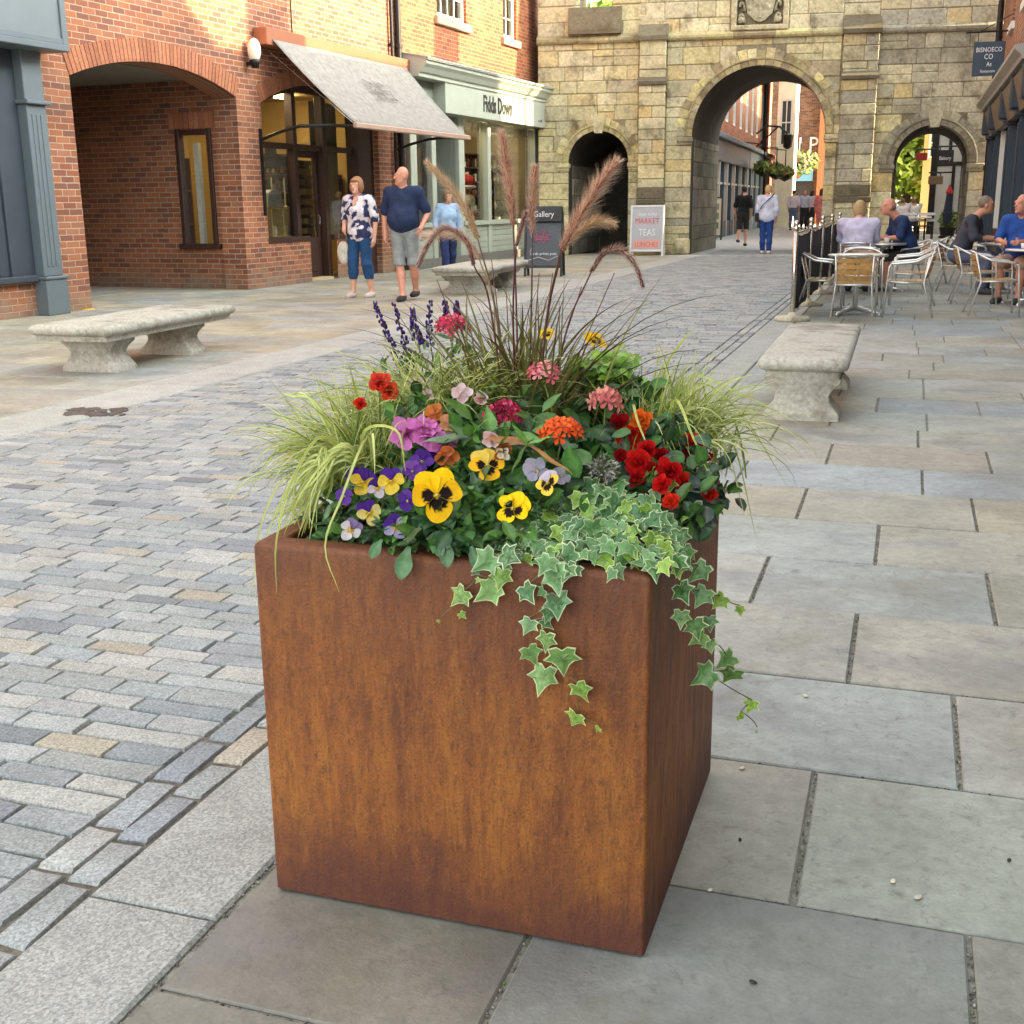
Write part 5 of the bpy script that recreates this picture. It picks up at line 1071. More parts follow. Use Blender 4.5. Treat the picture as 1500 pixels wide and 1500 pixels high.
def make_chair(label):
    t = thing('bistro_chair', label, 'chair', (0, 0, 0), 0, 'aluminium cafe chairs with wooden slats')
    for sx in (-1, 1):
        MB().tube([(sx * .265, -.27, 0), (sx * .255, -.235, .43), (sx * .25, -.22, .62), (sx * .25, -.17, .655)], .0125, 8).build('leg', 'metal', t, True)
        MB().tube([(sx * .25, .33, 0), (sx * .215, .2, .42), (sx * .21, .215, .5), (sx * .225, .29, .78)], .0125, 8).build('leg', 'metal', t, True)
    pts = []
    for i in range(25):
        a = PI * i / 24; x = .27 * math.cos(a); yv = -.2 + (.0 if 0 else 0)
        if i < 8: u = i / 8; pts.append((.262, -.2 + .3 * u, .652 + .03 * u))
        elif i > 16: u = (24 - i) / 8; pts.append((-.262, -.2 + .3 * u, .652 + .03 * u))
        else: b = PI * (i - 8) / 8; pts.append((.262 * math.cos(b), .1 + .215 * math.sin(b), .682 + .1 * math.sin(b)))
    MB().tube(pts, .0145, 8).build('arm_rail', 'metal', t, True)
    m = MB(); m.tube([(.215, .2, .42), (.225, -.22, .43), (-.225, -.22, .43), (-.215, .2, .42), (.215, .2, .42)], .012, 8); m.build('seat_frame', 'metal', t, True); m = MB()
    m.tube([(-.22, .285, .77), (-.12, .315, .785), (0, .325, .79), (.12, .315, .785), (.22, .285, .77)], .013, 8); m.build('back_rail', 'metal', t, True)
    m = MB()
    for i in range(5): m.col(jit(L(176, 136, 80), .15)).box((-.215, -.2 + i * .08, .43), (.215, -.135 + i * .08, .446), .005)
    m.build('seat', 'slat', t)
    m = MB()
    for i in range(4):
        z = .475 + i * .07; yb = .212 + (z - .5) * .27
        vs = []
        for j in range(9): u = -1 + 2 * j / 8; vs += [(u * .2, yb + .035 * (1 - u * u), z), (u * .2, yb + .035 * (1 - u * u) + .016, z), (u * .2, yb + .017 + .035 * (1 - u * u) + .016, z + .056), (u * .2, yb + .017 + .035 * (1 - u * u), z + .056)]
        m.col(jit(L(180, 138, 78), .18)).add(vs, [(j * 4 + a, j * 4 + (a + 1) % 4, j * 4 + 4 + (a + 1) % 4, j * 4 + 4 + a) for j in range(8) for a in range(4)] + [(3, 2, 1, 0), (32, 33, 34, 35)])
    m.build('backrest', 'slat', t, fixn=True)
    return t
CH = [(-.60, 14.52, 180, 'cafe chair turned with its slatted back to the camera at the nearest table'), (-.02, 14.98, -90, 'cafe chair right of the nearest empty table, facing the barrier'), (-1.0, 15.2, 90, 'cafe chair squeezed between barrier and nearest table'),
      (.02, 16.7, -88, 'cafe chair behind the one right of the nearest table, facing the barrier'), (-.58, 16.1, 5, 'cafe chair on the far side of the nearest table, facing the camera'), (-.76, 18.42, 178, 'cafe chair under the lilac topped woman'), (-.02, 19.3, -75, 'cafe chair under the navy shirted seated man'),
      (.28, 21.0, -92, 'empty cafe chair farthest along on the barrier side'), (.98, 15.35, 95, 'empty cafe chair nearest the camera on the right side'), (.84, 17.0, 92, 'empty cafe chair second along on the right side'), (.92, 20.6, 88, 'empty cafe chair farthest along on the right side'),
      (.66, 18.75, 80, 'cafe chair under the man in the dark sweater'), (1.42, 17.35, -20, 'cafe chair under the blue shirted man at right edge')]
ch0 = None
for i, (x, y, a, lab) in enumerate(CH):
    if ch0 is None: ch0 = make_chair(lab); o = ch0
    else: o = copy_tree(ch0); o['label'] = lab
    o.location = (x, y, 0); o.rotation_euler = (0, 0, R(a)); o.scale = (.94,) * 3
def cup(x, y, lab, z=.714):
    o = MB().col(L(236, 234, 228)).lathe([(.02, 0), (.034, .02), (.04, .075), (.036, .075), (.03, .02), (.001, .01)], 14).build('cup', 'matte', None, True); o.location = (x, y, z); tag(o, lab, 'cup', 'white cups on the cafe tables')
cup(1.36, 16.6, 'white cup near the front edge of the table at the right edge'); cup(1.52, 16.9, 'white cup at the back of the table at the right edge'); cup(-.35, 18.8, 'white cup between the lilac woman and the navy shirted man'); cup(1.25, 18.75, 'white cup before the man in the dark sweater')
o = MB().col(L(200, 206, 200)).lathe([(.03, 0), (.032, .12), (.014, .17), (.012, .22), (.001, .222)], 12).build('bottle', 'matte', None, True); o.location = (1.3, 18.95, .714); tag(o, 'pale bottle on the table of the man in the dark sweater', 'bottle')
# far chairs and table through the right arch
fc = [(gr(1322, 326), 200), (gr(1335, 324), 170), (gr(1348, 325), 185), (gr(1388, 330), -20)]
for i, (p, a) in enumerate(fc):
    t = thing('dark_chair', ('leftmost of the dark chairs seen through the right arch', 'middle dark chair seen through the right arch', 'dark chair left of the potted bush in the right arch', 'navy chair right of the potted bush in the right arch')[i], 'chair', (p.x, 44 - i * .3, 0), R(a), 'dark chairs through the right arch')
    m = MB(); 
    for sx in (-.22, .22):
        for sy in (-.2, .22): m.tube([(sx, sy, 0), (sx, sy, .9 if sy > 0 else .45)], .02, 6)
    m.build('leg_frame', 'black_metal', t); MB().col(L(40, 46, 60)).box((-.24, -.24, .43), (.24, .24, .47), .01).build('seat', 'matte', t)
    m = MB().col(L(214, 214, 214) if i < 3 else L(40, 52, 76))
    for z in (.6, .8): m.box((-.26, .2, z), (.26, .24, z + .09), .01)
    m.build('backrest', 'matte', t)
p = gr(1335, 322); t = thing('white_table', 'white topped table among the dark chairs in the right arch', 'table', (p.x, 43, 0)); MB().col(L(226, 226, 224)).box((-.7, -.4, .72), (.7, .4, .76), .01).build('tabletop', 'matte', t); MB().tube([(-.5, 0, 0), (-.5, 0, .72)], .03, 6).tube([(.5, 0, 0), (.5, 0, .72)], .03, 6).build('leg', 'black_metal', t)
p = aty(1387, 330, 45); t = thing('closed_parasol', 'closed navy parasol with red top in the right arch', 'parasol', (p.x, 45, 0)); MB().col(L(30, 40, 62)).lathe([(.03, .5), (.14, .55), (.16, .8), (.09, 1.5), (.03, 1.75)], 10).build('canopy', 'cloth', t); MB().tube([(0, 0, 0), (0, 0, 1.8)], .03, 8).lathe([(.25, 0), (.25, .08)], 14).build('pole', 'black_metal', t); MB().col(L(170, 44, 40)).lathe([(.10, 1.5), (.12, 1.56), (.03, 1.78)], 10).build('top', 'cloth', t)
p = gr(1398, 357); o = MB().lathe([(.09, 0), (.09, .1), (.065, .12), (.06, .75), (.08, .78), (.08, .83), (.05, .9), (.001, .92)], 14).build('bollard', 'black_metal', None, True); o.location = (1.18, 31.0, 0); tag(o, 'black iron bollard at the foot of the right small arch', 'bollard')

# ---------------------------------------------------------------- people
def sdf_mesh(prims, cuts, vox, name, mat, parent, tint, wr=0.):
    lo = np.array([1e9] * 3); hi = -lo
    for p in prims:
        if p[0] == 'c': pts = np.array([p[1], p[2]]); r = max(p[3], p[4])
        else: pts = np.array([p[1]]); r = max(p[2])
        lo = np.minimum(lo, pts.min(0) - r); hi = np.maximum(hi, pts.max(0) + r)
    lo -= 3 * vox; hi += 3 * vox; n = np.ceil((hi - lo) / vox).astype(int) + 1
    D = np.full(n, .2, np.float32); ax = [lo[i] + vox * np.arange(n[i]) for i in range(3)]
    for p in prims:
        sub = p[0] in ('c', 'e'); k = p[-1]
        if p[0] in ('c',): a, b, ra, rb = np.array(p[1], float), np.array(p[2], float), p[3], p[4]; l0 = np.minimum(a, b) - max(ra, rb) - .07; h0 = np.maximum(a, b) + max(ra, rb) + .07
        else: c, rr = np.array(p[1], float), np.array(p[2], float); l0 = c - rr - .07; h0 = c + rr + .07
        i0 = np.clip(((l0 - lo) / vox).astype(int), 0, n - 1); i1 = np.clip(((h0 - lo) / vox).astype(int) + 2, 1, n)
        X, Y, Z = np.meshgrid(ax[0][i0[0]:i1[0]], ax[1][i0[1]:i1[1]], ax[2][i0[2]:i1[2]], indexing='ij')
        if p[0] == 'c':
            ab = b - a; L2 = max(1e-9, ab.dot(ab)); t = np.clip(((X - a[0]) * ab[0] + (Y - a[1]) * ab[1] + (Z - a[2]) * ab[2]) / L2, 0, 1)
            d = np.sqrt((X - a[0] - t * ab[0]) ** 2 + (Y - a[1] - t * ab[1]) ** 2 + (Z - a[2] - t * ab[2]) ** 2) - (ra + (rb - ra) * t)
        else:
            x, y, z = X - c[0], Y - c[1], Z - c[2]; k0 = np.sqrt((x / rr[0]) ** 2 + (y / rr[1]) ** 2 + (z / rr[2]) ** 2); k1 = np.sqrt((x / rr[0] ** 2) ** 2 + (y / rr[1] ** 2) ** 2 + (z / rr[2] ** 2) ** 2); d = k0 * (k0 - 1) / np.maximum(k1, 1e-6)
        V = D[i0[0]:i1[0], i0[1]:i1[1], i0[2]:i1[2]]
        if p[0] == 's': h = np.maximum(k - np.abs(V + d), 0) / k; V[...] = np.maximum(V, -d) + h * h * k / 4
        else: h = np.maximum(k - np.abs(V - d), 0) / k; V[...] = np.minimum(V, d) - h * h * k / 4
    X, Y, Z = np.meshgrid(*ax, indexing='ij')
    if wr: D = D + wr * (np.sin(26 * Z + 14 * X + 3 * np.sin(11 * X)) + .8 * np.sin(37 * Z - 19 * X + 12 * Y + 2) + .7 * np.sin(17 * X + 9 * Z - 22 * Y))
    for (nx, ny, nz, o) in cuts: D = np.maximum(D, X * nx + Y * ny + Z * nz - o)
    D[0], D[-1], D[:, 0], D[:, -1], D[:, :, 0], D[:, :, -1] = (.1,) * 6
    S = D < 0; c8 = [(i, j, k) for i in (0, 1) for j in (0, 1) for k in (0, 1)]; m = np.array(S.shape) - 1
    sl = lambda A, o: A[o[0]:o[0] + m[0], o[1]:o[1] + m[1], o[2]:o[2] + m[2]]
    cnt = sum(sl(S, o).astype(np.int8) for o in c8); act = (cnt > 0) & (cnt < 8); idx = np.full(act.shape, -1); idx[act] = np.arange(act.sum()); cells = np.argwhere(act)
    P = np.zeros((len(cells), 3)); W = np.zeros(len(cells))
    for o in c8:
        for a in range(3):
            if o[a]: continue
            q = list(o); q[a] = 1; d0 = D[tuple((cells + o).T)]; d1 = D[tuple((cells + q).T)]; cr = (d0 < 0) != (d1 < 0)
            t = np.where(cr, d0 / np.where(cr, d0 - d1, 1), 0); pt = np.tile(np.array(o, float), (len(cells), 1)); pt[:, a] += t; P += pt * cr[:, None]; W += cr
    verts = lo + vox * (cells + P / W[:, None]); faces = []
    for a in range(3):
        b, c = (a + 1) % 3, (a + 2) % 3; s0 = [slice(1, -1)] * 3; s1 = [slice(1, -1)] * 3; s0[a] = slice(0, -1); s1[a] = slice(1, None)
        A0, A1 = S[tuple(s0)], S[tuple(s1)]
        for flip in (False, True):
            e = np.argwhere((A0 & ~A1) if not flip else (~A0 & A1))
            if not len(e): continue
            off = np.ones(3, int); off[a] = 0; e = e + off
            q = []
            for (u, v) in ((0, 0), (-1, 0), (-1, -1), (0, -1)): g = e.copy(); g[:, b] += u; g[:, c] += v; q.append(idx[tuple(g.T)])
            q = np.stack(q, 1); faces.append(q if not flip else q[:, ::-1])
    me = bpy.data.meshes.new(name); me.from_pydata(verts.tolist(), [], np.concatenate(faces).tolist()); me.materials.append(MT[mat])
    cl = tint(verts) if callable(tint) else np.tile(np.array(tint), (len(verts), 1))
    at = me.attributes.new('tint', 'FLOAT_COLOR', 'POINT'); at.data.foreach_set('color', cl.astype(np.float32).ravel()); me.polygons.foreach_set('use_smooth', [True] * len(me.polygons)); me.update()
    o = bpy.data.objects.new(name, me); COL.objects.link(o); o.parent = parent; return o
def V3(*a): return np.array(a, float)
SK = L(214, 160, 132); SKR = L(206, 140, 116)
def person(label, x, y, rz, H=1.75, seat=False, lean=0., arms=None, legs=None, head=(0., 0.), shirt=(.2, .2, .3, 1), sleeve=.8, hem=.9, neck=0., bottom=(.1, .1, .2, 1), cuff=.1, shoe=(.05, .05, .05, 1), hair=None, haircol=(.3, .2, .1, 1), belly=0., wide=1., vox=.0115, skin=SK, skirt=False, group=None, z=0.):
    t = thing('person', label, 'person', (x, y, z), R(rz), group); t.scale = (H / 1.75,) * 3
    hz = .54 if seat else .93; dz = hz - .93; ly = lambda zz: -lean * max(0, zz - hz)      # forward lean of the upper body
    U = lambda px, py, pz: V3(px, py + ly(pz + dz), pz + dz)
    sw = .185 * wide
    sh = [U(-sw, .0, 1.43), U(sw, .0, 1.43)]; hip = [U(-.095, 0, .93), U(.095, 0, .93)]
    if arms is None: arms = [(V3(-.25, .03, 1.14), V3(-.24, -.05, .89)), (V3(.25, .03, 1.14), V3(.24, -.05, .89))]
    if legs is None: legs = [(V3(-.10, -.01, .5), V3(-.10, .02, .085)), (V3(.10, -.01, .5), V3(.10, .02, .085))]
    if seat == True and legs is not None and legs[0][0][2] == .5 and legs[0][0][1] == -.01: legs = [(V3(-.14, -.44, .52), V3(-.13, -.40, .085)), (V3(.14, -.44, .52), V3(.13, -.40, .085))]
    if seat: arms = [(a + V3(0, 0, 0), b) for a, b in arms]
    torso = [('e', U(0, 0, .98), (.165 * wide, .118, .14), .06), ('e', U(0, -.01, 1.12), (.15 * wide + belly * .25, .11 + belly * .4, .16), .07), ('e', U(0, -.005, 1.30), (.17 * wide, .118, .17), .06), ('c', sh[0] + V3(.03, 0, 0), sh[1] - V3(.03, 0, 0), .066, .066, .06)]
    if belly: torso.append(('e', U(0, -.045 - belly * .35, 1.08), (.145 * wide + belly * .2, .11 + belly * .3, .15), .06))
    if hair in ('bob', 'long', 'bun'): torso.append(('e', U(0, -.075, 1.27), (.14 * wide, .075, .085), .05))
    hc = U(0, -.02 + 0, 1.635) + V3(0, -.01 - head[1] * .06, 0); yaw = head[0]
    cr, sr = math.cos(yaw), math.sin(yaw)
    def hp(a, b, c): return hc + V3(a * cr - b * sr, a * sr + b * cr, c)      # head space: faces -y
    headp = [('e', hp(0, .012, .03), (.077, .094, .093), .02), ('e', hp(0, -.022, -.045), (.058, .07, .075), .04), ('c', hp(0, -.086, .005), hp(0, -.106, -.022), .010, .016, .012), ('c', hp(-.018, -.083, -.058), hp(.018, -.083, -.058), .010, .010, .012), ('e', hp(0, -.072, -.095), (.028, .026, .024), .02),
             ('e', hp(-.078, .012, -.012), (.013, .022, .034), .008), ('e', hp(.078, .012, -.012), (.013, .022, .034), .008), ('s', hp(-.032, -.095, .012), (.019, .014, .012), .012), ('s', hp(.032, -.095, .012), (.019, .014, .012), .012), ('c', hp(-.05, -.072, .03), hp(.05, -.072, .03), .014, .014, .02)]
    body = list(torso) + [('c', U(0, .01, 1.45), hc - V3(0, -.01, .06), .06, .054, .04)] + headp
    for i in (0, 1):
        el, wr = arms[i]; body += [('c', sh[i], el, .052, .041, .03), ('c', el, wr, .04, .028, .02)]
        d = wr - el; d = d / np.linalg.norm(d); sidev = V3(1 if i == 0 else -1, 0, 0); sidev = sidev - d * sidev.dot(d); sidev /= np.linalg.norm(sidev); nrm = np.cross(d, sidev); pal = wr + d * .05
        body += [('c', wr, pal, .026, .030, .02), ('c', pal - nrm * .018, pal + nrm * .018 + d * .012, .02, .02, .015)]
        for q, ln in enumerate((.062, .074, .07, .054)):
            b0 = pal + d * .018 + nrm * (-.027 + .018 * q); kn = b0 + d * ln * .55 + sidev * .008; tp = kn + d * ln * .4 + sidev * .024
            body += [('c', b0, kn, .0105, .0095, .006), ('c', kn, tp, .0095, .008, .006)]
        b0 = wr + d * .025 - nrm * .025; body += [('c', b0, b0 + d * .035 - nrm * .028, .012, .011, .008), ('c', b0 + d * .035 - nrm * .028, b0 + d * .062 - nrm * .030 + sidev * .01, .0105, .009, .006)]
        kn, an = legs[i]; body += [('c', hip[i], kn, .088, .056, .04), ('c', kn, kn * .6 + an * .4 + V3(0, .018, 0), .055, .058, .03), ('c', kn * .6 + an * .4 + V3(0, .018, 0), an, .056, .036, .03), ('c', an, an + V3(0, -.13, -.055), .036, .026, .03)]
    sdf_mesh(body, [], vox, 'body', 'skin', t, skin)
    g = .016
    top = [(p[0], p[1], tuple(r + g for r in p[2]), p[3]) if p[0] == 'e' else (p[0], p[1], p[2], p[3] + g, p[4] + g, p[5]) for p in torso]
    for i in (0, 1):
        el, wr = arms[i]
        if sleeve <= 1: e2 = sh[i] + (el - sh[i]) * sleeve; top.append(('c', sh[i], e2, .052 + g, .050 + g, .03))
        else: e2 = el + (wr - el) * (sleeve - 1); top += [('c', sh[i], el, .056 + g, .044 + g, .03), ('c', el, e2, .044 + g, .034 + g, .03)]
    if neck: top.append(('s', U(0, -.13, 1.49), (.05, .09, .07 + neck), .01))
    top.append(('s', U(0, -.02, 1.53), (.062, .07, .06), .01))
    if hem < .85: top.append(('e', U(0, 0, .93), (.19 * wide, .14, .13), .06))
    sdf_mesh(top, [(0, -lean if 0 else 0, -1, -(hem + dz))], vox, 'top', 'cloth', t, shirt, .0030)
    bo = [('e', U(0, 0, .96), (.168 * wide + g, .125 + g, .13 + g), .05)]
    for i in (0, 1):
        kn, an = legs[i]; end = an + (kn - an) * max(0, (cuff - .1) / .42) if cuff < .52 else kn + (hip[i] - kn) * max(0, (cuff - .5) / .43)
        if cuff < .52: bo += [('c', hip[i], kn, .104, .078, .03), ('c', kn, kn * .5 + end * .5 + V3(0, .012, 0), .078, .076, .03), ('c', kn * .5 + end * .5 + V3(0, .012, 0), end, .076, .062, .03)]
        else: bo += [('c', hip[i], end, .104, .096, .03)]
    if skirt: bo.append(('c', U(0, 0, .9), (legs[0][0] + legs[1][0]) / 2 + V3(0, 0, .0), .16, .15, .05))
    wc = 1.03 + dz
    cuts = [(0, 0, 1, wc)]
    if not seat: cuts.append((0, 0, -1, -cuff))
    sdf_mesh(bo, cuts, vox, 'trousers' if cuff < .4 else 'shorts', 'cloth', t, bottom, .0028)
    for i in (0, 1):
        an = legs[i][1]; sdf_mesh([('c', an + V3(0, .02, -.03), an + V3(0, -.15, -.055), .048, .036, .03), ('e', an + V3(0, -.06, -.05), (.046, .12, .035), .03)], [(0, 0, -1, -(an[2] - .084)), (0, 0, 1, an[2] + .0)], vox, 'shoe', 'matte', t, shoe)
    if hair:
        hr = [('e', hp(0, .02, .038), (.086, .1, .1), .01)]
        if hair == 'bob': hr += [('e', hp(0, .035, -.02), (.094, .088, .095), .02), ('e', hp(-.07, .0, -.02), (.032, .06, .085), .02), ('e', hp(.07, .0, -.02), (.032, .06, .085), .02)]
        if hair == 'long': hr += [('e', hp(0, .045, -.06), (.092, .075, .13), .03)]
        if hair == 'bun': hr += [('e', hp(0, .07, .08), (.05, .05, .045), .02), ('e', hp(0, .05, .0), (.088, .07, .09), .02)]
        if hair == 'short': hr[0] = ('e', hp(0, .024, .036), (.081, .094, .094), .01)
        if hair == 'rim': hr = [('e', hp(0, .038, -.012), (.0795, .074, .058), .01)]
        hr += [('s', hp(0, -.105, -.03), (.066, .062, .085 if hair != 'bob' else .08), .02)]
        if hair in ('bob', 'long'): hr += [('e', hp(0, -.055, .072), (.066, .05, .03), .02)]
        if hair in ('short', 'rim'): hr.append(('s', hp(0, -.03, -.11), (.12, .14, .075), .02))
        sdf_mesh(hr, [], vox * .8, 'hair', 'hair', t, haircol)
    m = MB()
    for sg in (-1, 1): e = hp(sg * .031, -.076, .012); m.col(L(236, 230, 224)).ell(e, (.0125, .0115, .0085), 8, 6); e2 = hp(sg * .031, -.0855, .012); m.col(L(50, 40, 34)).ell(e2, (.0058, .0045, .0058), 8, 6)
    m.build('eyes', 'matte', t, True)
    m = MB().col(L(176, 92, 84)); a = hp(-.022, -.089, -.06); b = hp(0, -.0945, -.064); c = hp(.022, -.089, -.06); m.tube([a, b, c], .0055, 6); m.build('mouth', 'matte', t, True)
    return t, dict(arms=arms, hp=hp)
def floral(v):
    r = np.random.RandomState(5); f = np.zeros(len(v))
    for _ in range(26): k = r.normal(size=3) * 34; f += np.cos(v @ k + r.uniform(0, 6))
    c = np.tile(np.array(L(226, 218, 222)), (len(v), 1)); c[f > 1.2] = L(46, 48, 86); c[(f > -.4) & (f < .3)] = L(150, 146, 172); return c
NAVY = L(28, 44, 78)
p = gr(531, 436)
wm, _i = person('woman in navy and white patterned blouse and cropped jeans, strolling and smiling', p.x, p.y, -8, 1.74, head=(.05, .1), shirt=floral, sleeve=.95, hem=.83, neck=.07, bottom=L(30, 72, 116), cuff=.28, shoe=L(200, 190, 186), hair='bob', haircol=L(150, 104, 66), wide=1.1, vox=.0105,
             arms=[(V3(-.27, .02, 1.15), V3(-.17, -.16, 1.02)), (V3(.27, .03, 1.14), V3(.27, -.03, .88))], legs=[(V3(-.11, -.05, .5), V3(-.13, -.05, .085)), (V3(.10, .0, .5), V3(.11, .1, .085))], skin=L(220, 166, 142))
hb = thing('handbag', 'white rounded handbag held by the woman in patterned blouse', 'handbag', (p.x, p.y, 0), R(-8))
MB().col(L(214, 206, 190)).ell((-.29, -.02, .66), (.11, .055, .17), 14, 10).build('body', 'cloth', hb, True); MB().col(L(150, 120, 90)).tube([(-.36, -.02, .78), (-.34, -.05, .98), (-.24, -.1, 1.04), (-.22, -.04, .95), (-.22, -.02, .8)], .009, 6).build('strap', 'cloth', hb, True)
p = gr(596, 440)
person('bald man in navy t-shirt and grey shorts, walking and glancing at the woman beside him', p.x, p.y, 4, 1.86, head=(-.95, .1), shirt=lambda v: np.tile(np.array(NAVY), (len(v), 1)), sleeve=.85, hem=.86, bottom=L(140, 144, 144), cuff=.47, shoe=L(44, 34, 38), hair=None, belly=.10, wide=1.18, vox=.0105,
       arms=[(V3(-.29, .04, 1.14), V3(-.27, -.02, .88)), (V3(.31, .07, 1.15), V3(.28, -.13, .97))], legs=[(V3(-.06, -.08, .5), V3(.0, -.16, .085)), (V3(.11, .0, .5), V3(.06, .22, .12))], skin=L(212, 150, 126))
p = aty(656, 330, 20.6)
person('woman in pale blue shirt half hidden by the purple grass plumes', p.x, 20.6, 40, 1.58, head=(.3, .2), shirt=L(160, 190, 222), sleeve=1.4, hem=.8, bottom=L(34, 48, 92), cuff=.12, hair='bob', haircol=L(110, 84, 60), vox=.014, legs=[(V3(-.10, -.1, .5), V3(-.10, -.16, .085)), (V3(.10, .05, .5), V3(.1, .16, .1))])
p = gr(1121, 372)
person('blonde woman in white top and bright blue jeans walking away into the large arch', p.x, p.y, 186, 1.72, head=(.35, 0), shirt=L(206, 208, 226), sleeve=1.5, hem=.82, bottom=L(30, 66, 134), cuff=.09, shoe=L(230, 226, 224), hair='bun', haircol=L(206, 170, 120), vox=.014, wide=1.1, legs=[(V3(-.09, .0, .5), V3(-.08, .04, .085)), (V3(.09, -.04, .5), V3(.08, -.02, .085))])
sb_ = thing('shoulder_bag', 'small dark shoulder bag on the blonde woman in the large arch', 'bag', (p.x, p.y, 0), R(186)); MB().col(L(40, 36, 40)).box((.2, -.08, .82), (.3, .1, 1.04), .02).build('body', 'cloth', sb_); MB().col(L(60, 56, 60)).tube([(.25, -.02, 1.03), (.1, .14, 1.25), (-.1, .12, 1.44), (-.16, 0, 1.5), (-.08, -.15, 1.35), (.2, -.1, 1.03)], .011, 6).build('strap', 'cloth', sb_)
p = gr(1103, 356)
person('man in black t-shirt and shorts striding away beside the blonde woman', p.x, 37.5, 176, 1.76, lean=.15, head=(.0, .5), shirt=L(24, 22, 24), sleeve=.9, bottom=L(50, 46, 44), cuff=.5, shoe=L(40, 50, 70), hair='short', haircol=L(40, 30, 26), vox=.016, legs=[(V3(-.08, -.12, .52), V3(-.08, -.02, .085)), (V3(.09, .05, .5), V3(.08, .28, .2))])
for i, (px, py, yy, sh_, bt, lab, hr_) in enumerate(((1161, 331, 57, L(214, 210, 222), L(100, 120, 150), 'person in white top and pale jeans far down the street', 'short'), (1177, 331, 59, L(196, 200, 226), L(40, 40, 46), 'person in lilac shirt and black trousers far down the street', 'short'), (1187, 331, 60, L(206, 206, 220), L(60, 60, 66), 'person in white shirt beside the lilac shirted one far down the street', 'long'), (1201, 333, 52, L(214, 130, 130), L(206, 130, 128), 'person in salmon pink dress at the right jamb of the large arch', 'long'))):
    p = aty(px, py, yy); person(lab, p.x, yy, 170 if i != 1 else 10, 1.78, shirt=sh_, sleeve=1.2, bottom=bt, hair=hr_, haircol=L(70, 50, 40), vox=.024, skirt=(i == 3), cuff=.12 if i < 3 else .45)
tb = lambda x, ze=.80, zw=.80: None
AT = lambda lean: [(V3(-.26, -.16 - lean * .25, .80), V3(-.12, -.40 - lean * .2, .78)), (V3(.26, -.16 - lean * .25, .80), V3(.12, -.40 - lean * .2, .78))]
person('seated woman with fair hair in lilac top, her back to the camera', -.76, 18.5, 178, 1.70, seat=True, lean=.2, arms=AT(.2), head=(-.3, .5), shirt=L(196, 190, 216), sleeve=1.1, hem=.84, bottom=L(60, 64, 84), hair='bob', haircol=L(176, 146, 104), wide=1.35, belly=.08, vox=.012)
person('seated balding man in navy t-shirt leaning over the table', .0, 19.25, -72, 1.74, seat=True, lean=.42, arms=AT(.42), head=(.0, 1.), shirt=L(24, 50, 92), sleeve=.9, bottom=L(60, 58, 56), cuff=.5, hair='rim', haircol=L(120, 106, 96), wide=1.15, belly=.06, vox=.012, skin=SKR)
person('seated man with cropped grey hair in dark charcoal sweater at the right side', .64, 18.72, 78, 1.76, seat=True, lean=.38, arms=AT(.38), head=(.3, .8), shirt=L(62, 64, 76), sleeve=1.3, bottom=L(90, 96, 120), hair='short', haircol=L(130, 112, 100), wide=1.15, vox=.012, skin=L(196, 140, 112))
person('seated man in bright blue shirt at the right edge of the picture', 1.42, 17.3, -25, 1.78, seat=True, lean=.2, arms=AT(.2), head=(-.5, .5), shirt=L(30, 72, 150), sleeve=.85, bottom=L(190, 150, 130), cuff=.5, hair='rim', haircol=L(150, 140, 130), wide=1.2, belly=.1, vox=.012, skin=SKR)
for i, (px, lab) in enumerate(((1320, 'left of two people in white shirts sitting under the green tree'), (1336, 'right of two people in white shirts sitting under the green tree'))):
    p = aty(px, 325, 45.5); person(lab, p.x, 45.5 + i * .3, 180, 1.75, seat=True, shirt=L(222, 220, 220), sleeve=1.2, bottom=L(60, 60, 70), hair='short', haircol=L(120, 90, 70), vox=.022, wide=1.2)
# ---------------------------------------------------------------- the rusty planter
PX0, PX1, PY0, PY1, PZ = -1.138, -.377, 1.868, 2.645, .740
pt = thing('steel_planter', 'large rusty weathering steel cube planter full of flowers on the flagstones', 'planter', ((PX0 + PX1) / 2, (PY0 + PY1) / 2, 0))
hx, hy = (PX1 - PX0) / 2, (PY1 - PY0) / 2; m = MB(); secs = [(0, 0, hx - .002, hy - .002, .012, .006), (0, 0, hx, hy, .014, .008)]
for z in np.linspace(.06, .70, 9): secs.append((0, 0, hx, hy, .014, z))
for i in range(6): a = PI / 2 * i / 5; secs.append((0, 0, hx - .012 + .012 * math.cos(a), hy - .012 + .012 * math.cos(a), .014, PZ - .012 + .012 * math.sin(a)))
secs += [(0, 0, hx - .045, hy - .045, .01, PZ), (0, 0, hx - .048, hy - .048, .01, PZ - .004), (0, 0, hx - .048, hy - .048, .01, .6)]
loft(m, [(a, b, c, d, (.008 if e > .011 else e), f) for a, b, c, d, e, f in secs]); smooth_angle(m.build('box', 'corten', pt), 35)
for sx in (-1, 1):
    for sy in (-1, 1): MB().box((sx * (hx - .1) - .03, sy * (hy - .1) - .03, .0), (sx * (hx - .1) + .03, sy * (hy - .1) + .03, .024)).build('foot', 'black_metal', pt)
m = MB(); n = 16
m.add([(-hx + .05 + (2 * hx - .1) * i / n, -hy + .05 + (2 * hy - .1) * j / n, .675 + .06 * math.sin(PI * i / n) * math.sin(PI * j / n) + random.uniform(-.008, .008)) for j in range(n + 1) for i in range(n + 1)], [(j * (n + 1) + i, j * (n + 1) + i + 1, (j + 1) * (n + 1) + i + 1, (j + 1) * (n + 1) + i) for j in range(n) for i in range(n)])
m.build('soil', 'soil', pt, True)

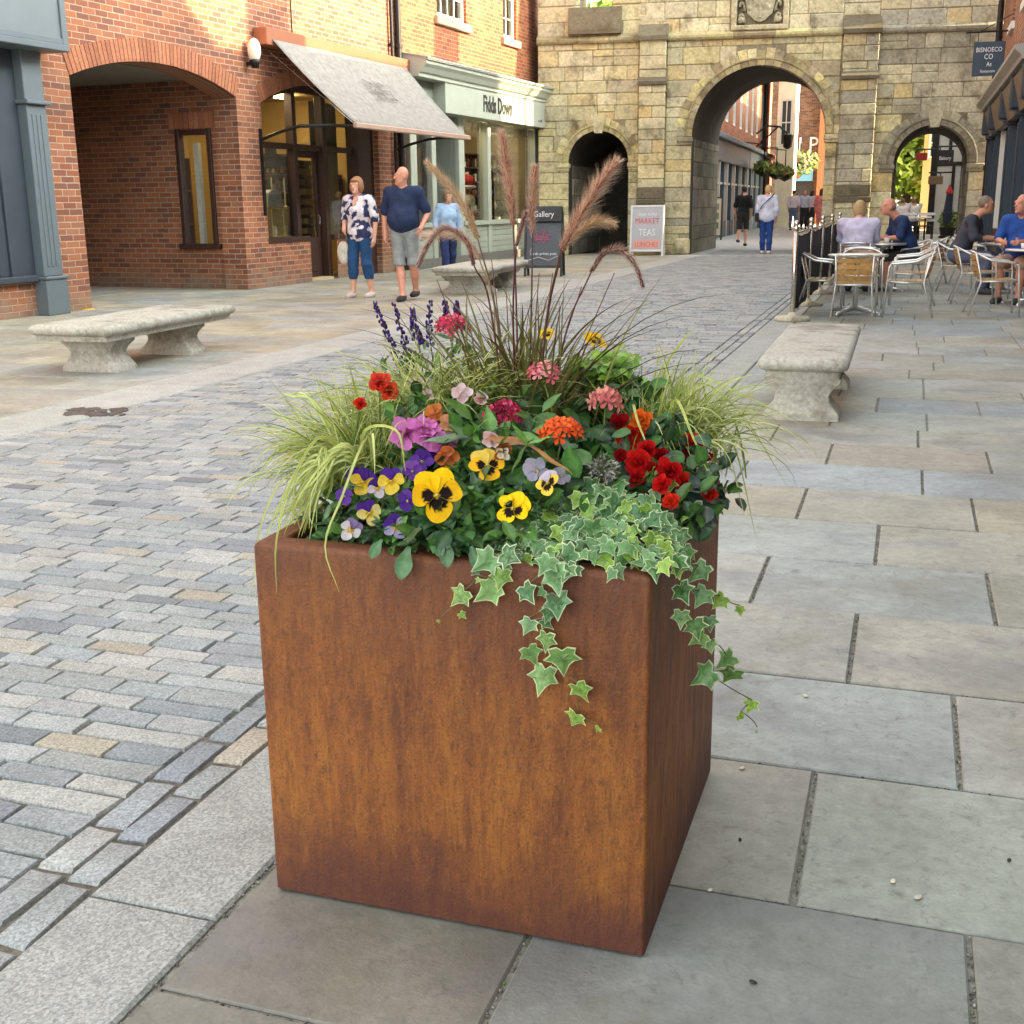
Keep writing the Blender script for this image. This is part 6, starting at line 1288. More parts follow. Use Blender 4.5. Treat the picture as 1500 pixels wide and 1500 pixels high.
# ---------------------------------------------------------------- plants
GP = 'plants growing in the rusty planter'
CAMV = Vector((0, 0, CAM_H))
def plant(name, label, px, py, y, cat='plant'):
    b = aty(px, py, y); return thing(name, label, cat, (b.x, y, .69), 0, GP)
def PP(t, px, py, y): return aty(px, py, y) - Vector(t.location)      # a photo point at distance y, in the plant's own space
def frame_to(nrm, roll=0.):
    z = nrm.normalized(); x = Vector((0, 0, 1)).cross(z); x = x.normalized() if x.length > .01 else Vector((1, 0, 0)); y = z.cross(x)
    c, s = math.cos(roll), math.sin(roll); x2, y2 = x * c + y * s, y * c - x * s
    return Matrix(((x2.x, y2.x, z.x, 0), (x2.y, y2.y, z.y, 0), (x2.z, y2.z, z.z, 0), (0, 0, 0, 1)))
def leafm(mb, p, d, up, ln, wd, col, tip=None, curl=.25, fold=.25, prof=(0.05, .55, .9, 1., .85, .5, .02), vein=True, edge=None):
    d = d.normalized(); sd_ = d.cross(up); sd_ = sd_.normalized() if sd_.length > .01 else d.orthogonal().normalized(); nn = sd_.cross(d).normalized(); k = len(prof) - 1; vs = []; cs = []
    c0 = jit(col, .16, .05); ce = edge or mixc(c0, (0, 0, 0, 1), .12); cm = mixc(c0, L(170, 190, 120), .22 if vein else 0)
    for i, w_ in enumerate(prof):
        u = i / k; q = p + d * (ln * u) - nn * (curl * ln * u * u) + nn * (.03 * ln * math.sin(u * 9))
        cc = mixc(c0, tip, u * u) if tip else c0
        for s, kk, colr in ((-1, 1., mixc(ce, cc, .4)), (-.5, .42, cc), (0, 0., mixc(cc, cm, .6)), (.5, .42, cc), (1, 1., mixc(ce, cc, .4))): vs.append(q + sd_ * (wd * .5 * w_ * s) + nn * (fold * wd * .5 * w_ * kk)); cs.append(colr)
    mb.add(vs, [(i * 5 + j, i * 5 + j + 1, i * 5 + j + 6, i * 5 + j + 5) for i in range(k) for j in range(4)], cs)
def rnd_dir(up=.5, out=None, spread=1.):
    v = Vector(rng.normal(size=3)); v.normalize(); v = v * spread + Vector((0, 0, up)); 
    if out is not None: v += out
    return v.normalized()
def foliage(mb, pts, n, cols, ln, wd, r=(.05, .05, .03), up=.35, fwd=.5, **kw):
    for _ in range(n):
        c = random.choice(pts); p = Vector((c[0] + rng.normal() * r[0], c[1] + rng.normal() * r[1], c[2] + rng.normal() * r[2]))
        d = rnd_dir(up, Vector((0, -fwd, 0)), .8); s = rng.uniform(.65, 1.25)
        leafm(mb, p, d, (Vector((0, -.5, 1)) + Vector(rng.normal(size=3)) * .35).normalized(), ln * s, wd * s, random.choice(cols), **kw)
def stemto(mb, a, b, r=.002, col=L(96, 120, 60), bow=.02):
    a, b = Vector(a), Vector(b); mid = (a + b) / 2 + Vector((rng.normal() * bow, rng.normal() * bow, bow)); mb.col(col).tube([a, (a + mid) / 2, mid, (mid + b) / 2, b], r, 5)
def petal(mb, M_, a0, half, R_, colf, z0=0., cup=.1, wav=.06, nr=9, na=12, notch=.35, ruff=0.):
    vs = []; cs = []; ph = random.uniform(0, 6)
    for i in range(nr + 1):
        u = i / nr
        for j in range(na + 1):
            v = -1 + 2 * j / na; Rm = R_ * max(0., math.cos(v * PI / 2)) ** notch * (1 + wav * math.sin(v * 5 + ph)); r = Rm * u if i else .0
            a = a0 + half * v * (1 - .25 * u * abs(v) * 0)
            vs.append(M_ @ Vector((math.cos(a) * r, math.sin(a) * r, z0 + cup * R_ * u * u + ruff * R_ * u * math.sin(v * 9 + ph) + .02 * R_ * math.sin(v * 7 + ph) * u))); cs.append(colf(u * (Rm / R_ if R_ else 1), v))
    mb.add(vs, [(i * (na + 1) + j, (i + 1) * (na + 1) + j, (i + 1) * (na + 1) + j + 1, i * (na + 1) + j + 1) for i in range(nr) for j in range(na)], cs)
def pansy(parent, p, R_, top, low, blotch=L(26, 4, 8), face=None, roll=0., bl=.52, topblotch=False, name='flower', edge=None):
    f = face if face is not None else ((CAMV - Vector(parent.location) - p).normalized() + Vector((0, 0, .05)) + Vector(rng.normal(size=3)) * .12)
    M_ = Matrix.Translation(p + (CAMV - Vector(parent.location) - p).normalized() * .016) @ frame_to(f, roll); mb = MB(); W = lambda c: jit(c, .05, .02)
    ct = W(top); cl = W(low)
    tc = lambda u, v: mixc(ct, (0, 0, 0, 1), .10 * (1 - u) + .03 * math.sin(v * 20) ** 2)
    def lc(u, v):
        e = bl * (1 - .35 * abs(v) ** 2) + .05 * math.sin(v * 17)
        if u < .10: return L(226, 200, 60)
        if blotch and u < e: return blotch
        return mixc(cl, ct if edge is None else edge, .12 * u + .04 * math.sin(v * 14) ** 2)
    petal(mb, M_, R(62), R(58), R_ * 1.02, tc, -.004, .05); petal(mb, M_, R(118), R(58), R_ * 1.02, tc, -.003, .06)
    petal(mb, M_, R(8), R(48), R_ * .94, lc, .000, .10, nr=12); petal(mb, M_, R(172), R(48), R_ * .94, lc, .001, .10, nr=12); petal(mb, M_, R(-90), R(62), R_ * .98, lc, .003, .12, nr=12, na=16)
    mb.col(L(206, 206, 110)).ell(tuple(M_ @ Vector((0, .0, .004))), (R_ * .07,) * 3, 8, 6)
    return mb.build(name, 'petal', parent, True)
def blade(mb, b, az, el, ln, droop, wd, cin, cout, n=9, tip=None, twist=0.):
    p = Vector(b); h = Vector((math.cos(az), math.sin(az), 0)); e = el; st = ln / n; vs = []; cs = []; side = Vector((-math.sin(az), math.cos(az), 0)); pts = []
    for i in range(n + 1):
        u = i / n; w_ = wd * (min(1, .55 + u * 2) * (1 - u ** 2.2) + .04); t = h * math.cos(e) + Vector((0, 0, 1)) * math.sin(e); nn = side.cross(t); s2 = side * math.cos(twist * u) + nn * math.sin(twist * u); n2 = s2.cross(t)
        ci = mixc(cin, tip, max(0, u * 1.6 - .7)) if tip else cin; c_o = mixc(cout, tip, max(0, u * 1.6 - .7)) if tip else cout
        for k, cc, lf in ((-.5, c_o, .18), (-.16, ci, 0), (.16, ci, 0), (.5, c_o, .18)): vs.append(p + s2 * (w_ * k) + n2 * (w_ * lf)); cs.append(cc)
        p = p + t * st; e -= droop * st / ln * (.35 + 1.3 * u); e = max(e, -1.45)
    mb.add(vs, [(i * 4 + j, i * 4 + j + 1, i * 4 + j + 5, i * 4 + j + 4) for i in range(n) for j in range(3)], cs)
def spline(pts, n=24):
    P = [Vector(p) for p in pts]; P = [P[0] * 2 - P[1]] + P + [P[-1] * 2 - P[-2]]; out = []
    for i in range(1, len(P) - 2):
        k = n // (len(P) - 3)
        for j in range(k): u = j / k; a, b, c, d = P[i - 1:i + 3]; out.append(.5 * ((2 * b) + (c - a) * u + (2 * a - 5 * b + 4 * c - d) * u * u + (3 * b - a - 3 * c + d) * u ** 3))
    out.append(P[-2]); return out
# purple fountain grass
fg = plant('fountain_grass', 'tall purple fountain grass with feathery plumes in the middle of the planter', 760, 700, 2.35)
mb = MB(); BR = [L(84, 58, 44), L(110, 104, 56), L(98, 96, 46), L(74, 44, 42), L(126, 122, 64), L(92, 80, 40), L(66, 40, 36)]
for i in range(420):
    az = random.uniform(0, 2 * PI); b = Vector((rng.normal() * .055 - .0, rng.normal() * .04, .12)); c = random.choice(BR); g = random.choice([L(122, 132, 58), L(146, 150, 76), L(100, 112, 50)])
    blade(mb, b, az, random.uniform(.95, 1.52), random.choice((random.uniform(.14, .30), random.uniform(.22, .46))), random.uniform(.3, 1.5), random.uniform(.005, .011), mixc(g, c, random.uniform(0, .5)), mixc(g, c, random.uniform(.2, .9)), 9, L(74, 44, 40) if random.random() < .5 else c, random.uniform(-1, 1))
for (tx, ty, az_) in ((905, 475, 0), (985, 500, 0), (620, 500, 0), (1000, 520, 0), (585, 480, 0), (930, 455, 0), (870, 440, 0), (610, 450, 0), (960, 420, 0), (690, 440, 0), (830, 440, 0)):
    e = PP(fg, tx, ty, 2.3); hd = Vector((e.x, e.y, 0)); d_ = max(.05, hd.length); blade(mb, (0, 0, .05), math.atan2(e.y, e.x), math.atan2(e.z * 1.5, d_), e.length * 1.14, 1.3, .007, random.choice(BR), L(66, 42, 38), 11, L(70, 44, 40), .5)
mb.build('blades', 'grass', fg, True)
PL_ = [  # root, ..., plume start, ..., tip (photo pixels), distance, half width, colours, stem colour
    ([(752, 600), (728, 470), (700, 350)], [(700, 350), (684, 312), (660, 275), (625, 238)], 2.32, .014, [L(196, 164, 116), L(214, 188, 146), L(170, 132, 96)], L(120, 96, 66)),
    ([(762, 600), (757, 470), (752, 330)], [(752, 330), (748, 285), (741, 240), (735, 193)], 2.40, .017, [L(190, 128, 104), L(214, 172, 140), L(150, 84, 76)], L(84, 44, 42)),
    ([(772, 600), (778, 470), (780, 342)], [(780, 342), (779, 305), (781, 275), (783, 243)], 2.44, .014, [L(196, 142, 122), L(220, 186, 158), L(166, 104, 94)], L(84, 50, 44)),
    ([(780, 600), (800, 480), (822, 364)], [(822, 364), (848, 318), (876, 272), (904, 236)], 2.26, .018, [L(186, 120, 100), L(212, 170, 134), L(160, 92, 82), L(206, 160, 126)], L(90, 56, 44)),
    ([(776, 600), (800, 480), (824, 366)], [(824, 366), (848, 338), (872, 325), (901, 328)], 2.30, .014, [L(208, 170, 116), L(222, 192, 142), L(184, 140, 98)], L(96, 66, 48)),
    ([(752, 600), (720, 460), (694, 388)], [(694, 388), (682, 352), (652, 334), (628, 356), (612, 390)], 2.22, .010, [L(120, 52, 66), L(150, 80, 90), L(96, 36, 52)], L(110, 60, 54)),
    ([(748, 600), (728, 470), (702, 378)], [(702, 378), (680, 350), (650, 342), (618, 346)], 2.5, .013, [L(206, 176, 150), L(216, 192, 168), L(186, 140, 124)], L(130, 106, 76)),
    ([(784, 600), (826, 500), (866, 398)], [(866, 398), (884, 372), (910, 366), (930, 388), (942, 420)], 2.3, .0095, [L(120, 46, 66), L(148, 76, 92), L(92, 30, 48)], L(96, 52, 50)),
    ([(760, 600), (752, 480), (756, 362)], [(756, 362), (762, 338), (770, 310)], 2.25, .008, [L(124, 34, 62), L(150, 54, 80), L(100, 26, 50)], L(92, 40, 46))]
ms = MB()
for stem, plume, y, hw, cols, sc_ in PL_:
    sp = [PP(fg, a, b, 2.35 + (y - 2.35) * i / 2) for i, (a, b) in enumerate(stem)]; sp[0] = Vector((sp[0].x * .8, sp[0].y, .02)); ms.col(sc_).tube(spline(sp, 16), .0026, 5, True, .0016)
    pp = spline([PP(fg, a, b, y) for a, b in plume], 30); mb = MB(); mb.tube(pp, [hw * .18 * (.3 + 1.0 * math.sin(PI * (.12 + .8 * i / (len(pp) - 1)))) for i in range(len(pp))], 6, True, cols=[mixc(cols[0], cols[2], .6)] * len(pp))
    tot = sum((pp[i + 1] - pp[i]).length for i in range(len(pp) - 1)); hw *= 1.35; N = int(tot * 6500)
    for _ in range(N):
        u = random.random(); f = u * (len(pp) - 1); i = min(len(pp) - 2, int(f)); q = pp[i].lerp(pp[i + 1], f - i); t = (pp[i + 1] - pp[i]).normalized(); o1 = t.orthogonal().normalized(); a = random.uniform(0, 2 * PI); o = (o1 * math.cos(a) + t.cross(o1) * math.sin(a))
        env = math.sin(PI * (.10 + .82 * u)) ** .6; ln = hw * env * random.uniform(.8, 1.7); d = (o * random.uniform(.55, 1.) + t * random.uniform(.5, 1.1)).normalized(); s = d.cross(t).normalized() * .0006
        c = jit(random.choice(cols), .15); c = mixc(c, L(226, 186, 156), .18); c2 = mixc(c, L(244, 224, 196), .6); mb.add([q + o * hw * .1 - s, q + o * hw * .1 + s, q + d * ln * 1.25], [(0, 1, 2)], [c, c, c2])
        if random.random() < .3: e_ = q + o * hw * .3; mb.col(jit(cols[2], .2)).add([e_ - s * 2.4, e_ + t * .004 , e_ + s * 2.4, e_ - t * .003], [(0, 1, 2, 3)])
    mb.build('plume', 'grass', fg)
for (a, b, c, d) in ((762, 600, 720, 380), (768, 600, 810, 400), (758, 600, 640, 410), (775, 600, 852, 420), (765, 600, 741, 420), (790, 600, 900, 400), (770, 600, 790, 400)): e = PP(fg, c, d, 2.4); ms.col(L(96, 66, 48)).tube(spline([Vector((random.uniform(-.04, .04), 0, .02)), e * .5 + Vector((0, 0, .03)), e], 12), .002, 5, True, .001)
ms.build('stems', 'grass', fg, True)
# striped sedges
YG, CR, GRN, DG = L(166, 176, 68), L(206, 212, 142), L(112, 138, 52), L(84, 110, 46)
def sedge(label, px, py, y, spec, targets=(), zb=0.):
    t = plant('striped_sedge', label, px, py, y); mb = MB()
    for (n, az0, azs, el0, el1, l0, l1, dr) in spec:
        for _ in range(n):
            az = R(az0 + rng.normal() * azs); ci, c_o = random.choice([(CR, GRN), (CR, YG), (YG, CR), (GRN, CR), (YG, GRN), (CR, DG), (DG, YG)])
            blade(mb, (rng.normal() * .045, rng.normal() * .035, zb + random.uniform(-.0, .03)), az, random.uniform(el0, el1), random.uniform(l0, l1), random.uniform(*dr), random.uniform(.0036, .007), jit(ci, .12), jit(c_o, .12), 11, L(196, 186, 130) if random.random() < .3 else None, random.uniform(-1.5, 1.5))
    for (pts, yy) in targets:
        q = spline([Vector((0, 0, .03))] + [PP(t, a, b, yy2) for (a, b), yy2 in zip(pts, yy)], 18); w_ = .0052; vs = []; cs = []; ci, c_o = random.choice([(CR, YG), (YG, CR), (CR, GRN)])
        for i, p in enumerate(q):
            tt = (q[min(i + 1, len(q) - 1)] - q[max(0, i - 1)]).normalized(); s = tt.cross(CAMV - Vector(t.location) - p).normalized(); wi = w_ * (1 - (i / (len(q) - 1)) ** 2.5) + .0006
            for k, cc in ((-.5, c_o), (-.16, ci), (.16, ci), (.5, c_o)): vs.append(p + s * wi * k); cs.append(cc)
        mb.add(vs, [(i * 4 + j, i * 4 + j + 1, i * 4 + j + 5, i * 4 + j + 4) for i in range(len(q) - 1) for j in range(3)], cs)
    mb.build('blades', 'grass', t, True); return t
sedge('yellow-green striped sedge spilling over the left front corner of the planter', 545, 720, 2.16,
      [(260, 140, 80, .9, 1.5, .17, .30, (.2, 1.5)), (130, 170, 32, .8, 1.25, .20, .32, (1.0, 2.4)), (90, 215, 30, .7, 1.2, .20, .34, (1.8, 3.0)), (90, 60, 50, .9, 1.45, .18, .30, (.4, 1.6)), (60, 255, 25, .8, 1.3, .16, .28, (2.0, 3.2))],
      [([(480, 640), (430, 700), (405, 790), (405, 868)], (2.0, 1.95, 1.848, 1.848)), ([(540, 640), (500, 730), (476, 800), (497, 868)], (2.0, 1.9, 1.843, 1.848)), ([(450, 640), (390, 680), (355, 740)], (2.1, 2.1, 2.1)), ([(470, 600), (425, 580), (412, 575)], (2.1, 2.1, 2.1)), ([(530, 640), (580, 630), (594, 690)], (2.0, 1.95, 1.92)),
       ([(470, 610), (440, 575), (420, 590)], (2.1, 2.15, 2.15)), ([(440, 690), (385, 760), (368, 890)], (2.05, 2.0, 2.0)), ([(545, 640), (548, 660), (549, 695)], (2., 1.92, 1.9))] + [([(random.uniform(470, 520), random.uniform(650, 690)), (random.uniform(430, 480), random.uniform(690, 740)), (random.uniform(375, 470), random.uniform(755, 815))], (2.0, random.uniform(1.93, 2.05), random.uniform(1.9, 2.15))) for _ in range(46)], .07)
sedge('green and cream striped sedge behind the pink petunias, left of the tall grass', 640, 640, 2.30,
      [(180, 150, 70, .8, 1.45, .18, .32, (.6, 2.0)), (220, 10, 50, .7, 1.35, .2, .36, (.6, 2.0)), (90, 200, 40, .7, 1.2, .22, .36, (1.2, 2.4)), (90, 270, 50, .9, 1.4, .2, .3, (1.0, 2.4))],
      [([(620, 590), (660, 560), (720, 545)], (2.3, 2.25, 2.25)), ([(600, 620), (570, 560), (640, 500)], (2.35, 2.35, 2.4)), ([(610, 640), (650, 600), (700, 575)], (2.2, 2.2, 2.2))], .13)
sedge('pale striped sedge fountaining over the right rear side of the planter', 965, 655, 2.40,
      [(260, 60, 80, 1.0, 1.5, .17, .28, (.2, 1.3)), (120, 0, 35, .8, 1.3, .20, .33, (1.2, 2.6)), (90, -50, 30, .7, 1.25, .18, .30, (1.6, 2.8)), (60, 180, 50, .9, 1.45, .14, .24, (.4, 1.6))],
      [([(1010, 570), (1080, 600), (1155, 715)], (2.5, 2.5, 2.5)), ([(1010, 590), (1070, 640), (1108, 790)], (2.45, 2.4, 2.4)), ([(1000, 560), (1090, 580), (1170, 620)], (2.5, 2.5, 2.5)), ([(970, 560), (1000, 500), (1020, 480)], (2.5, 2.5, 2.5)), ([(930, 600), (935, 620), (958, 676)], (2.3, 2.2, 2.12)), ([(985, 590), (1015, 640), (1040, 700)], (2.3, 2.2, 2.15)), ([(1000, 600), (1060, 650), (1092, 760)], (2.4, 2.35, 2.3))], .10)
# filler greens
DK = [L(54, 92, 44), L(66, 112, 50), L(40, 72, 38), L(80, 126, 56), L(96, 140, 64), L(50, 86, 44)]; MIDG = [L(82, 122, 54), L(102, 142, 62), L(66, 106, 48)]; BLUEG = [L(54, 92, 58), L(66, 106, 68), L(42, 74, 50), L(84, 120, 78)]
def dome(x, y):
    u = (x - PX0) / (PX1 - PX0); v = (y - PY0) / (PY1 - PY0); return .70 + .26 * max(0, math.sin(PI * min(1, max(0, .08 + .84 * u)))) ** .6 * min(1, .22 + 1.35 * v)
def fillplant(name, label, regs, n, cols, ln, wd, sink=.03, **kw):
    (x, y) = regs[0]; t = thing(name, label, 'plant', (x, y, .69), 0, GP); mb = MB()
    pts = [(a - x, b - y, dome(a, b) - .69 - sink) for a, b in regs]; foliage(mb, pts, n, cols, ln, wd, (.05, .05, .022), **kw); mb.build('foliage', 'leaf', t, True); return t
X = lambda px, py, y: (aty(px, py, y).x, y)
OV = (.06, .5, .85, 1., .92, .6, .04); RO = (.3, .8, 1.0, 1.02, .9, .6, .08); LN = (.1, .6, .95, 1., .75, .4, .02)
# violas
vi = plant('viola_plant', 'purple and yellow violas along the front left rim of the planter', 560, 790, 1.98)
mb = MB(); foliage(mb, [tuple(PP(vi, a, b, y)) for a, b, y in ((490, 785, 1.98), (520, 770, 1.96), (560, 765, 1.95), (600, 770, 1.93), (540, 730, 2.03), (600, 730, 2.0), (500, 740, 2.05), (580, 785, 1.92), (620, 690, 2.1), (640, 680, 2.12), (470, 770, 2.05))], 430, DK + BLUEG, .034, .016, (.022, .02, .02), prof=OV)
mb.build('foliage', 'leaf', vi, True)
PUR, PUR2, WHT, YEL = L(74, 34, 132), L(104, 60, 158), L(214, 204, 210), L(232, 196, 50)
ms = MB()
for (a, b, y, r, tp, lw, ro) in ((532, 706, 1.98, .027, PUR, YEL, -.3), (573, 705, 1.96, .027, PUR, YEL, .1), (541, 752, 1.93, .026, PUR, L(226, 206, 120), .2), (597, 734, 1.93, .021, PUR2, PUR, -.4), (505, 727, 1.97, .018, PUR2, PUR2, .5), (514, 776, 1.91, .022, L(136, 112, 160), WHT, -.6), (580, 772, 1.9, .024, PUR, L(176, 168, 206), .6), (604, 690, 2.0, .02, L(136, 84, 176), PUR2, .2), (618, 676, 2.04, .024, PUR, PUR2, -.2), (553, 715, 1.97, .02, L(60, 26, 108), WHT, .3), (522, 700, 2.0, .023, L(64, 28, 118), PUR, .0), (640, 668, 2.08, .022, L(56, 26, 100), PUR, .4)):
    p = PP(vi, a, b, y); pansy(vi, p, r, tp, lw, None if lw in (PUR, PUR2) else L(206, 160, 30), roll=ro, bl=.34); stemto(ms, (p.x * .9, p.y + .03, 0.02), p + Vector((0, .006, -.002)), .0013)
ms.build('stems', 'leaf', vi, True)
# yellow pansies
pa = plant('pansy_plant', 'yellow pansies with dark maroon faces at the front of the planter', 690, 800, 1.97)
mb = MB(); foliage(mb, [tuple(PP(pa, a, b, y)) for a, b, y in ((640, 780, 1.92), (680, 775, 1.92), (700, 740, 1.96), (720, 780, 1.93), (760, 780, 1.95), (690, 705, 2.02), (660, 790, 1.9), (740, 720, 2.02), (790, 740, 2.0), (700, 660, 2.1), (620, 770, 1.92))], 420, DK + MIDG[:1] + BLUEG[:2], .044, .024, (.022, .02, .02), prof=OV)
for (a, b, dx, dz, s) in ((600, 800, -.2, -.9, .062), (655, 790, .1, -.8, .05), (690, 800, .5, -.8, .048), (560, 790, -.4, -.7, .04), (640, 785, .3, -.8, .04)): leafm(mb, PP(pa, a, b, 1.862), Vector((dx, -.35, dz)), Vector((0, -1, .3)), s, s * .55, L(66, 112, 66), prof=(.25, .4, .75, 1., .98, .75, .15), curl=.1)
mb.build('foliage', 'leaf', pa, True)
Y1, Y2 = L(252, 206, 6), L(246, 186, 8); ms = MB()
for (a, b, y, r, tp, lw, ro, fc) in ((640, 726, 1.90, .049, Y1, Y2, .12, (.0, 0, .12)), (714, 682, 1.99, .036, L(240, 206, 90), Y2, .1, (.1, 0, .55)), (752, 745, 1.93, .033, Y1, Y1, -.5, (-.35, 0, .35)), (803, 708, 1.97, .026, L(196, 186, 200), Y1, .5, (-.7, 0, .2))):
    p = PP(pa, a, b, y); d = (CAMV - Vector(pa.location) - p).normalized() + Vector(fc); pansy(pa, p, r, tp, lw, roll=ro, face=d, bl=.60); stemto(ms, (p.x * .95, p.y + .05, .02), p + Vector((0, .008, -.004)), .0016)
ms.build('stems', 'leaf', pa, True)
lp = plant('pansy_plant', 'pale lilac pansies beside the yellow ones, left of the ivy', 785, 780, 2.02); ms = MB()
for (a, b, y, r, ro, fc) in ((786, 690, 2.0, .027, .8, (.4, .2, .3)), (822, 698, 2.02, .02, -.6, (.5, 0, .6))): p = PP(lp, a, b, y); pansy(lp, p, r, L(186, 178, 196), L(172, 166, 190), L(120, 100, 140), roll=ro, face=(CAMV - Vector(lp.location) - p).normalized() + Vector(fc), bl=.2); stemto(ms, (p.x, p.y + .04, .02), p, .0014)
ms.build('stems', 'leaf', lp, True)
yb = plant('pansy_plant', 'lone yellow pansy nodding at the back right of the planter', 875, 640, 2.5); ms = MB()
for (a, b, r, fc) in ((872, 499, .026, (.6, .3, .9)), (801, 490, .02, (-.2, .3, .6)), (852, 568, .022, (.5, .1, .4))): p = PP(yb, a, b, 2.48); pansy(yb, p, r, Y1, L(236, 190, 60), L(50, 14, 12), face=(CAMV - Vector(yb.location) - p).normalized() + Vector(fc), roll=.6); stemto(ms, (p.x * .6, p.y * .5, .05), p, .0016)
ms.build('stems', 'leaf', yb, True)
def ruffle(parent, p, R_, c1, c2, n=5, layers=1, face=None, name='flower', throat=None, ruff=.10, cup=.25):
    f = face if face is not None else ((CAMV - Vector(parent.location) - p).normalized() + Vector((0, 0, .3)) + Vector(rng.normal(size=3)) * .2); M_ = Matrix.Translation(p) @ frame_to(f, random.uniform(0, 6)); mb = MB()
    for l in range(layers):
        k = 1 - .27 * l
        for i in range(n):
            cc = jit(c1, .06, .02); petal(mb, M_, 2 * PI * (i + .5 * (l % 2)) / n + random.uniform(-.1, .1), PI / n * 1.45, R_ * k * random.uniform(.9, 1.05), lambda u, v: mixc(throat or c2, cc, min(1, u * 2.2)) if u < .45 else mixc(cc, c2, .18 * abs(math.sin(v * 11))), .004 * l + .001 * i, cup + .35 * l, .08, 7, 9, .4, ruff)
    return mb.build(name, 'petal', parent, True)
pe = plant('petunia_plant', 'ruffled pink petunias left of centre in the planter', 620, 720, 2.12); ms = MB()
PK, PK2 = L(220, 132, 200), L(196, 86, 166)
for (a, b, r, fc) in ((597, 636, .036, (-.3, 0, .15)), (628, 640, .036, (.25, 0, .5)), (651, 655, .03, (.4, 0, .2)), (618, 630, .03, (0, .2, .7))): p = PP(pe, a, b, 2.07); ruffle(pe, p, r, PK, PK2, 5, 1, (CAMV - Vector(pe.location) - p).normalized() + Vector(fc), throat=L(170, 60, 130), cup=.3); stemto(ms, (p.x * .8, p.y + .05, .03), p, .0018)
ms.build('stems', 'leaf', pe, True)
mb = MB(); foliage(mb, [tuple(PP(pe, a, b, 2.14)) for a, b in ((590, 670), (620, 680), (650, 690), (610, 600))], 90, DK, .04, .022, (.025, .02, .02), prof=OV); mb.build('foliage', 'leaf', pe, True)
im = plant('balsam_plant', 'apricot and orange balsam blossoms among long pointed leaves in the centre', 700, 720, 2.10)
mb = MB(); ctr = PP(im, 688, 641, 2.05)
for (a, b, w_, c) in ((617, 643, .030, L(112, 138, 108)), (655, 618, .022, L(132, 164, 116)), (712, 612, .024, L(96, 140, 64)), (684, 618, .024, L(92, 136, 60)), (660, 588, .05, L(84, 130, 54))): e = PP(im, a, b, 2.03); leafm(mb, ctr if a != 660 else PP(im, 692, 618, 2.06), (e - (ctr if a != 660 else PP(im, 692, 618, 2.06))), Vector((0, -.4, 1)), (e - ctr).length * (1.0 if a != 660 else .95), w_, c, prof=LN, curl=.1)
c2 = PP(im, 772, 652, 2.0)
for (a, b, w_, c) in ((752, 622, .018, L(110, 156, 70)), (806, 638, .014, L(104, 160, 66)), (712, 640, .03, L(168, 104, 50)), (748, 690, .012, L(90, 120, 60)), (838, 690, .012, L(170, 112, 56))): e = PP(im, a, b, 1.99); leafm(mb, c2, e - c2, Vector((0, -.4, 1)), (e - c2).length * 1.05, w_, c, prof=LN, curl=.08)
foliage(mb, [tuple(PP(im, a, b, y)) for a, b, y in ((690, 650, 2.12), (720, 660, 2.08), (750, 670, 2.06), (700, 610, 2.2), (760, 640, 2.12), (780, 670, 2.06))], 150, DK + MIDG[:1], .05, .022, (.03, .025, .025), prof=LN)
mb.build('foliage', 'leaf', im, True)
AP, OR_, PINKW = L(228, 168, 130), L(214, 124, 54), L(232, 206, 210)
for (a, b, y, r, c1, c2_, fc) in ((641, 608, 2.1, .021, OR_, AP, (-.5, 0, .2)), (655, 616, 2.08, .02, AP, L(236, 196, 176), (.2, 0, -.2)), (654, 662, 2.02, .026, OR_, AP, (.2, 0, -.6)), (676, 580, 2.14, .022, PINKW, L(238, 220, 222), (0, 0, .5)), (702, 586, 2.14, .015, PINKW, AP, (.4, 0, .4)), (722, 638, 2.02, .02, PINKW, L(226, 160, 150), (-.3, 0, -.5)), (735, 655, 2.0, .02, L(176, 110, 60), L(150, 84, 44), (.3, 0, -.6)), (610, 565, 2.25, .018, PINKW, L(190, 110, 80), (0, 0, .4)), (625, 580, 2.22, .014, PINKW, PINKW, (.3, 0, .4)), (735, 668, 1.99, .014, L(236, 226, 206), L(240, 234, 220), (.3, 0, .6))):
    p = PP(im, a, b, y); ruffle(im, p, r, c1, c2_, 4, 1, (CAMV - Vector(im.location) - p).normalized() + Vector(fc), cup=.7, ruff=.05)
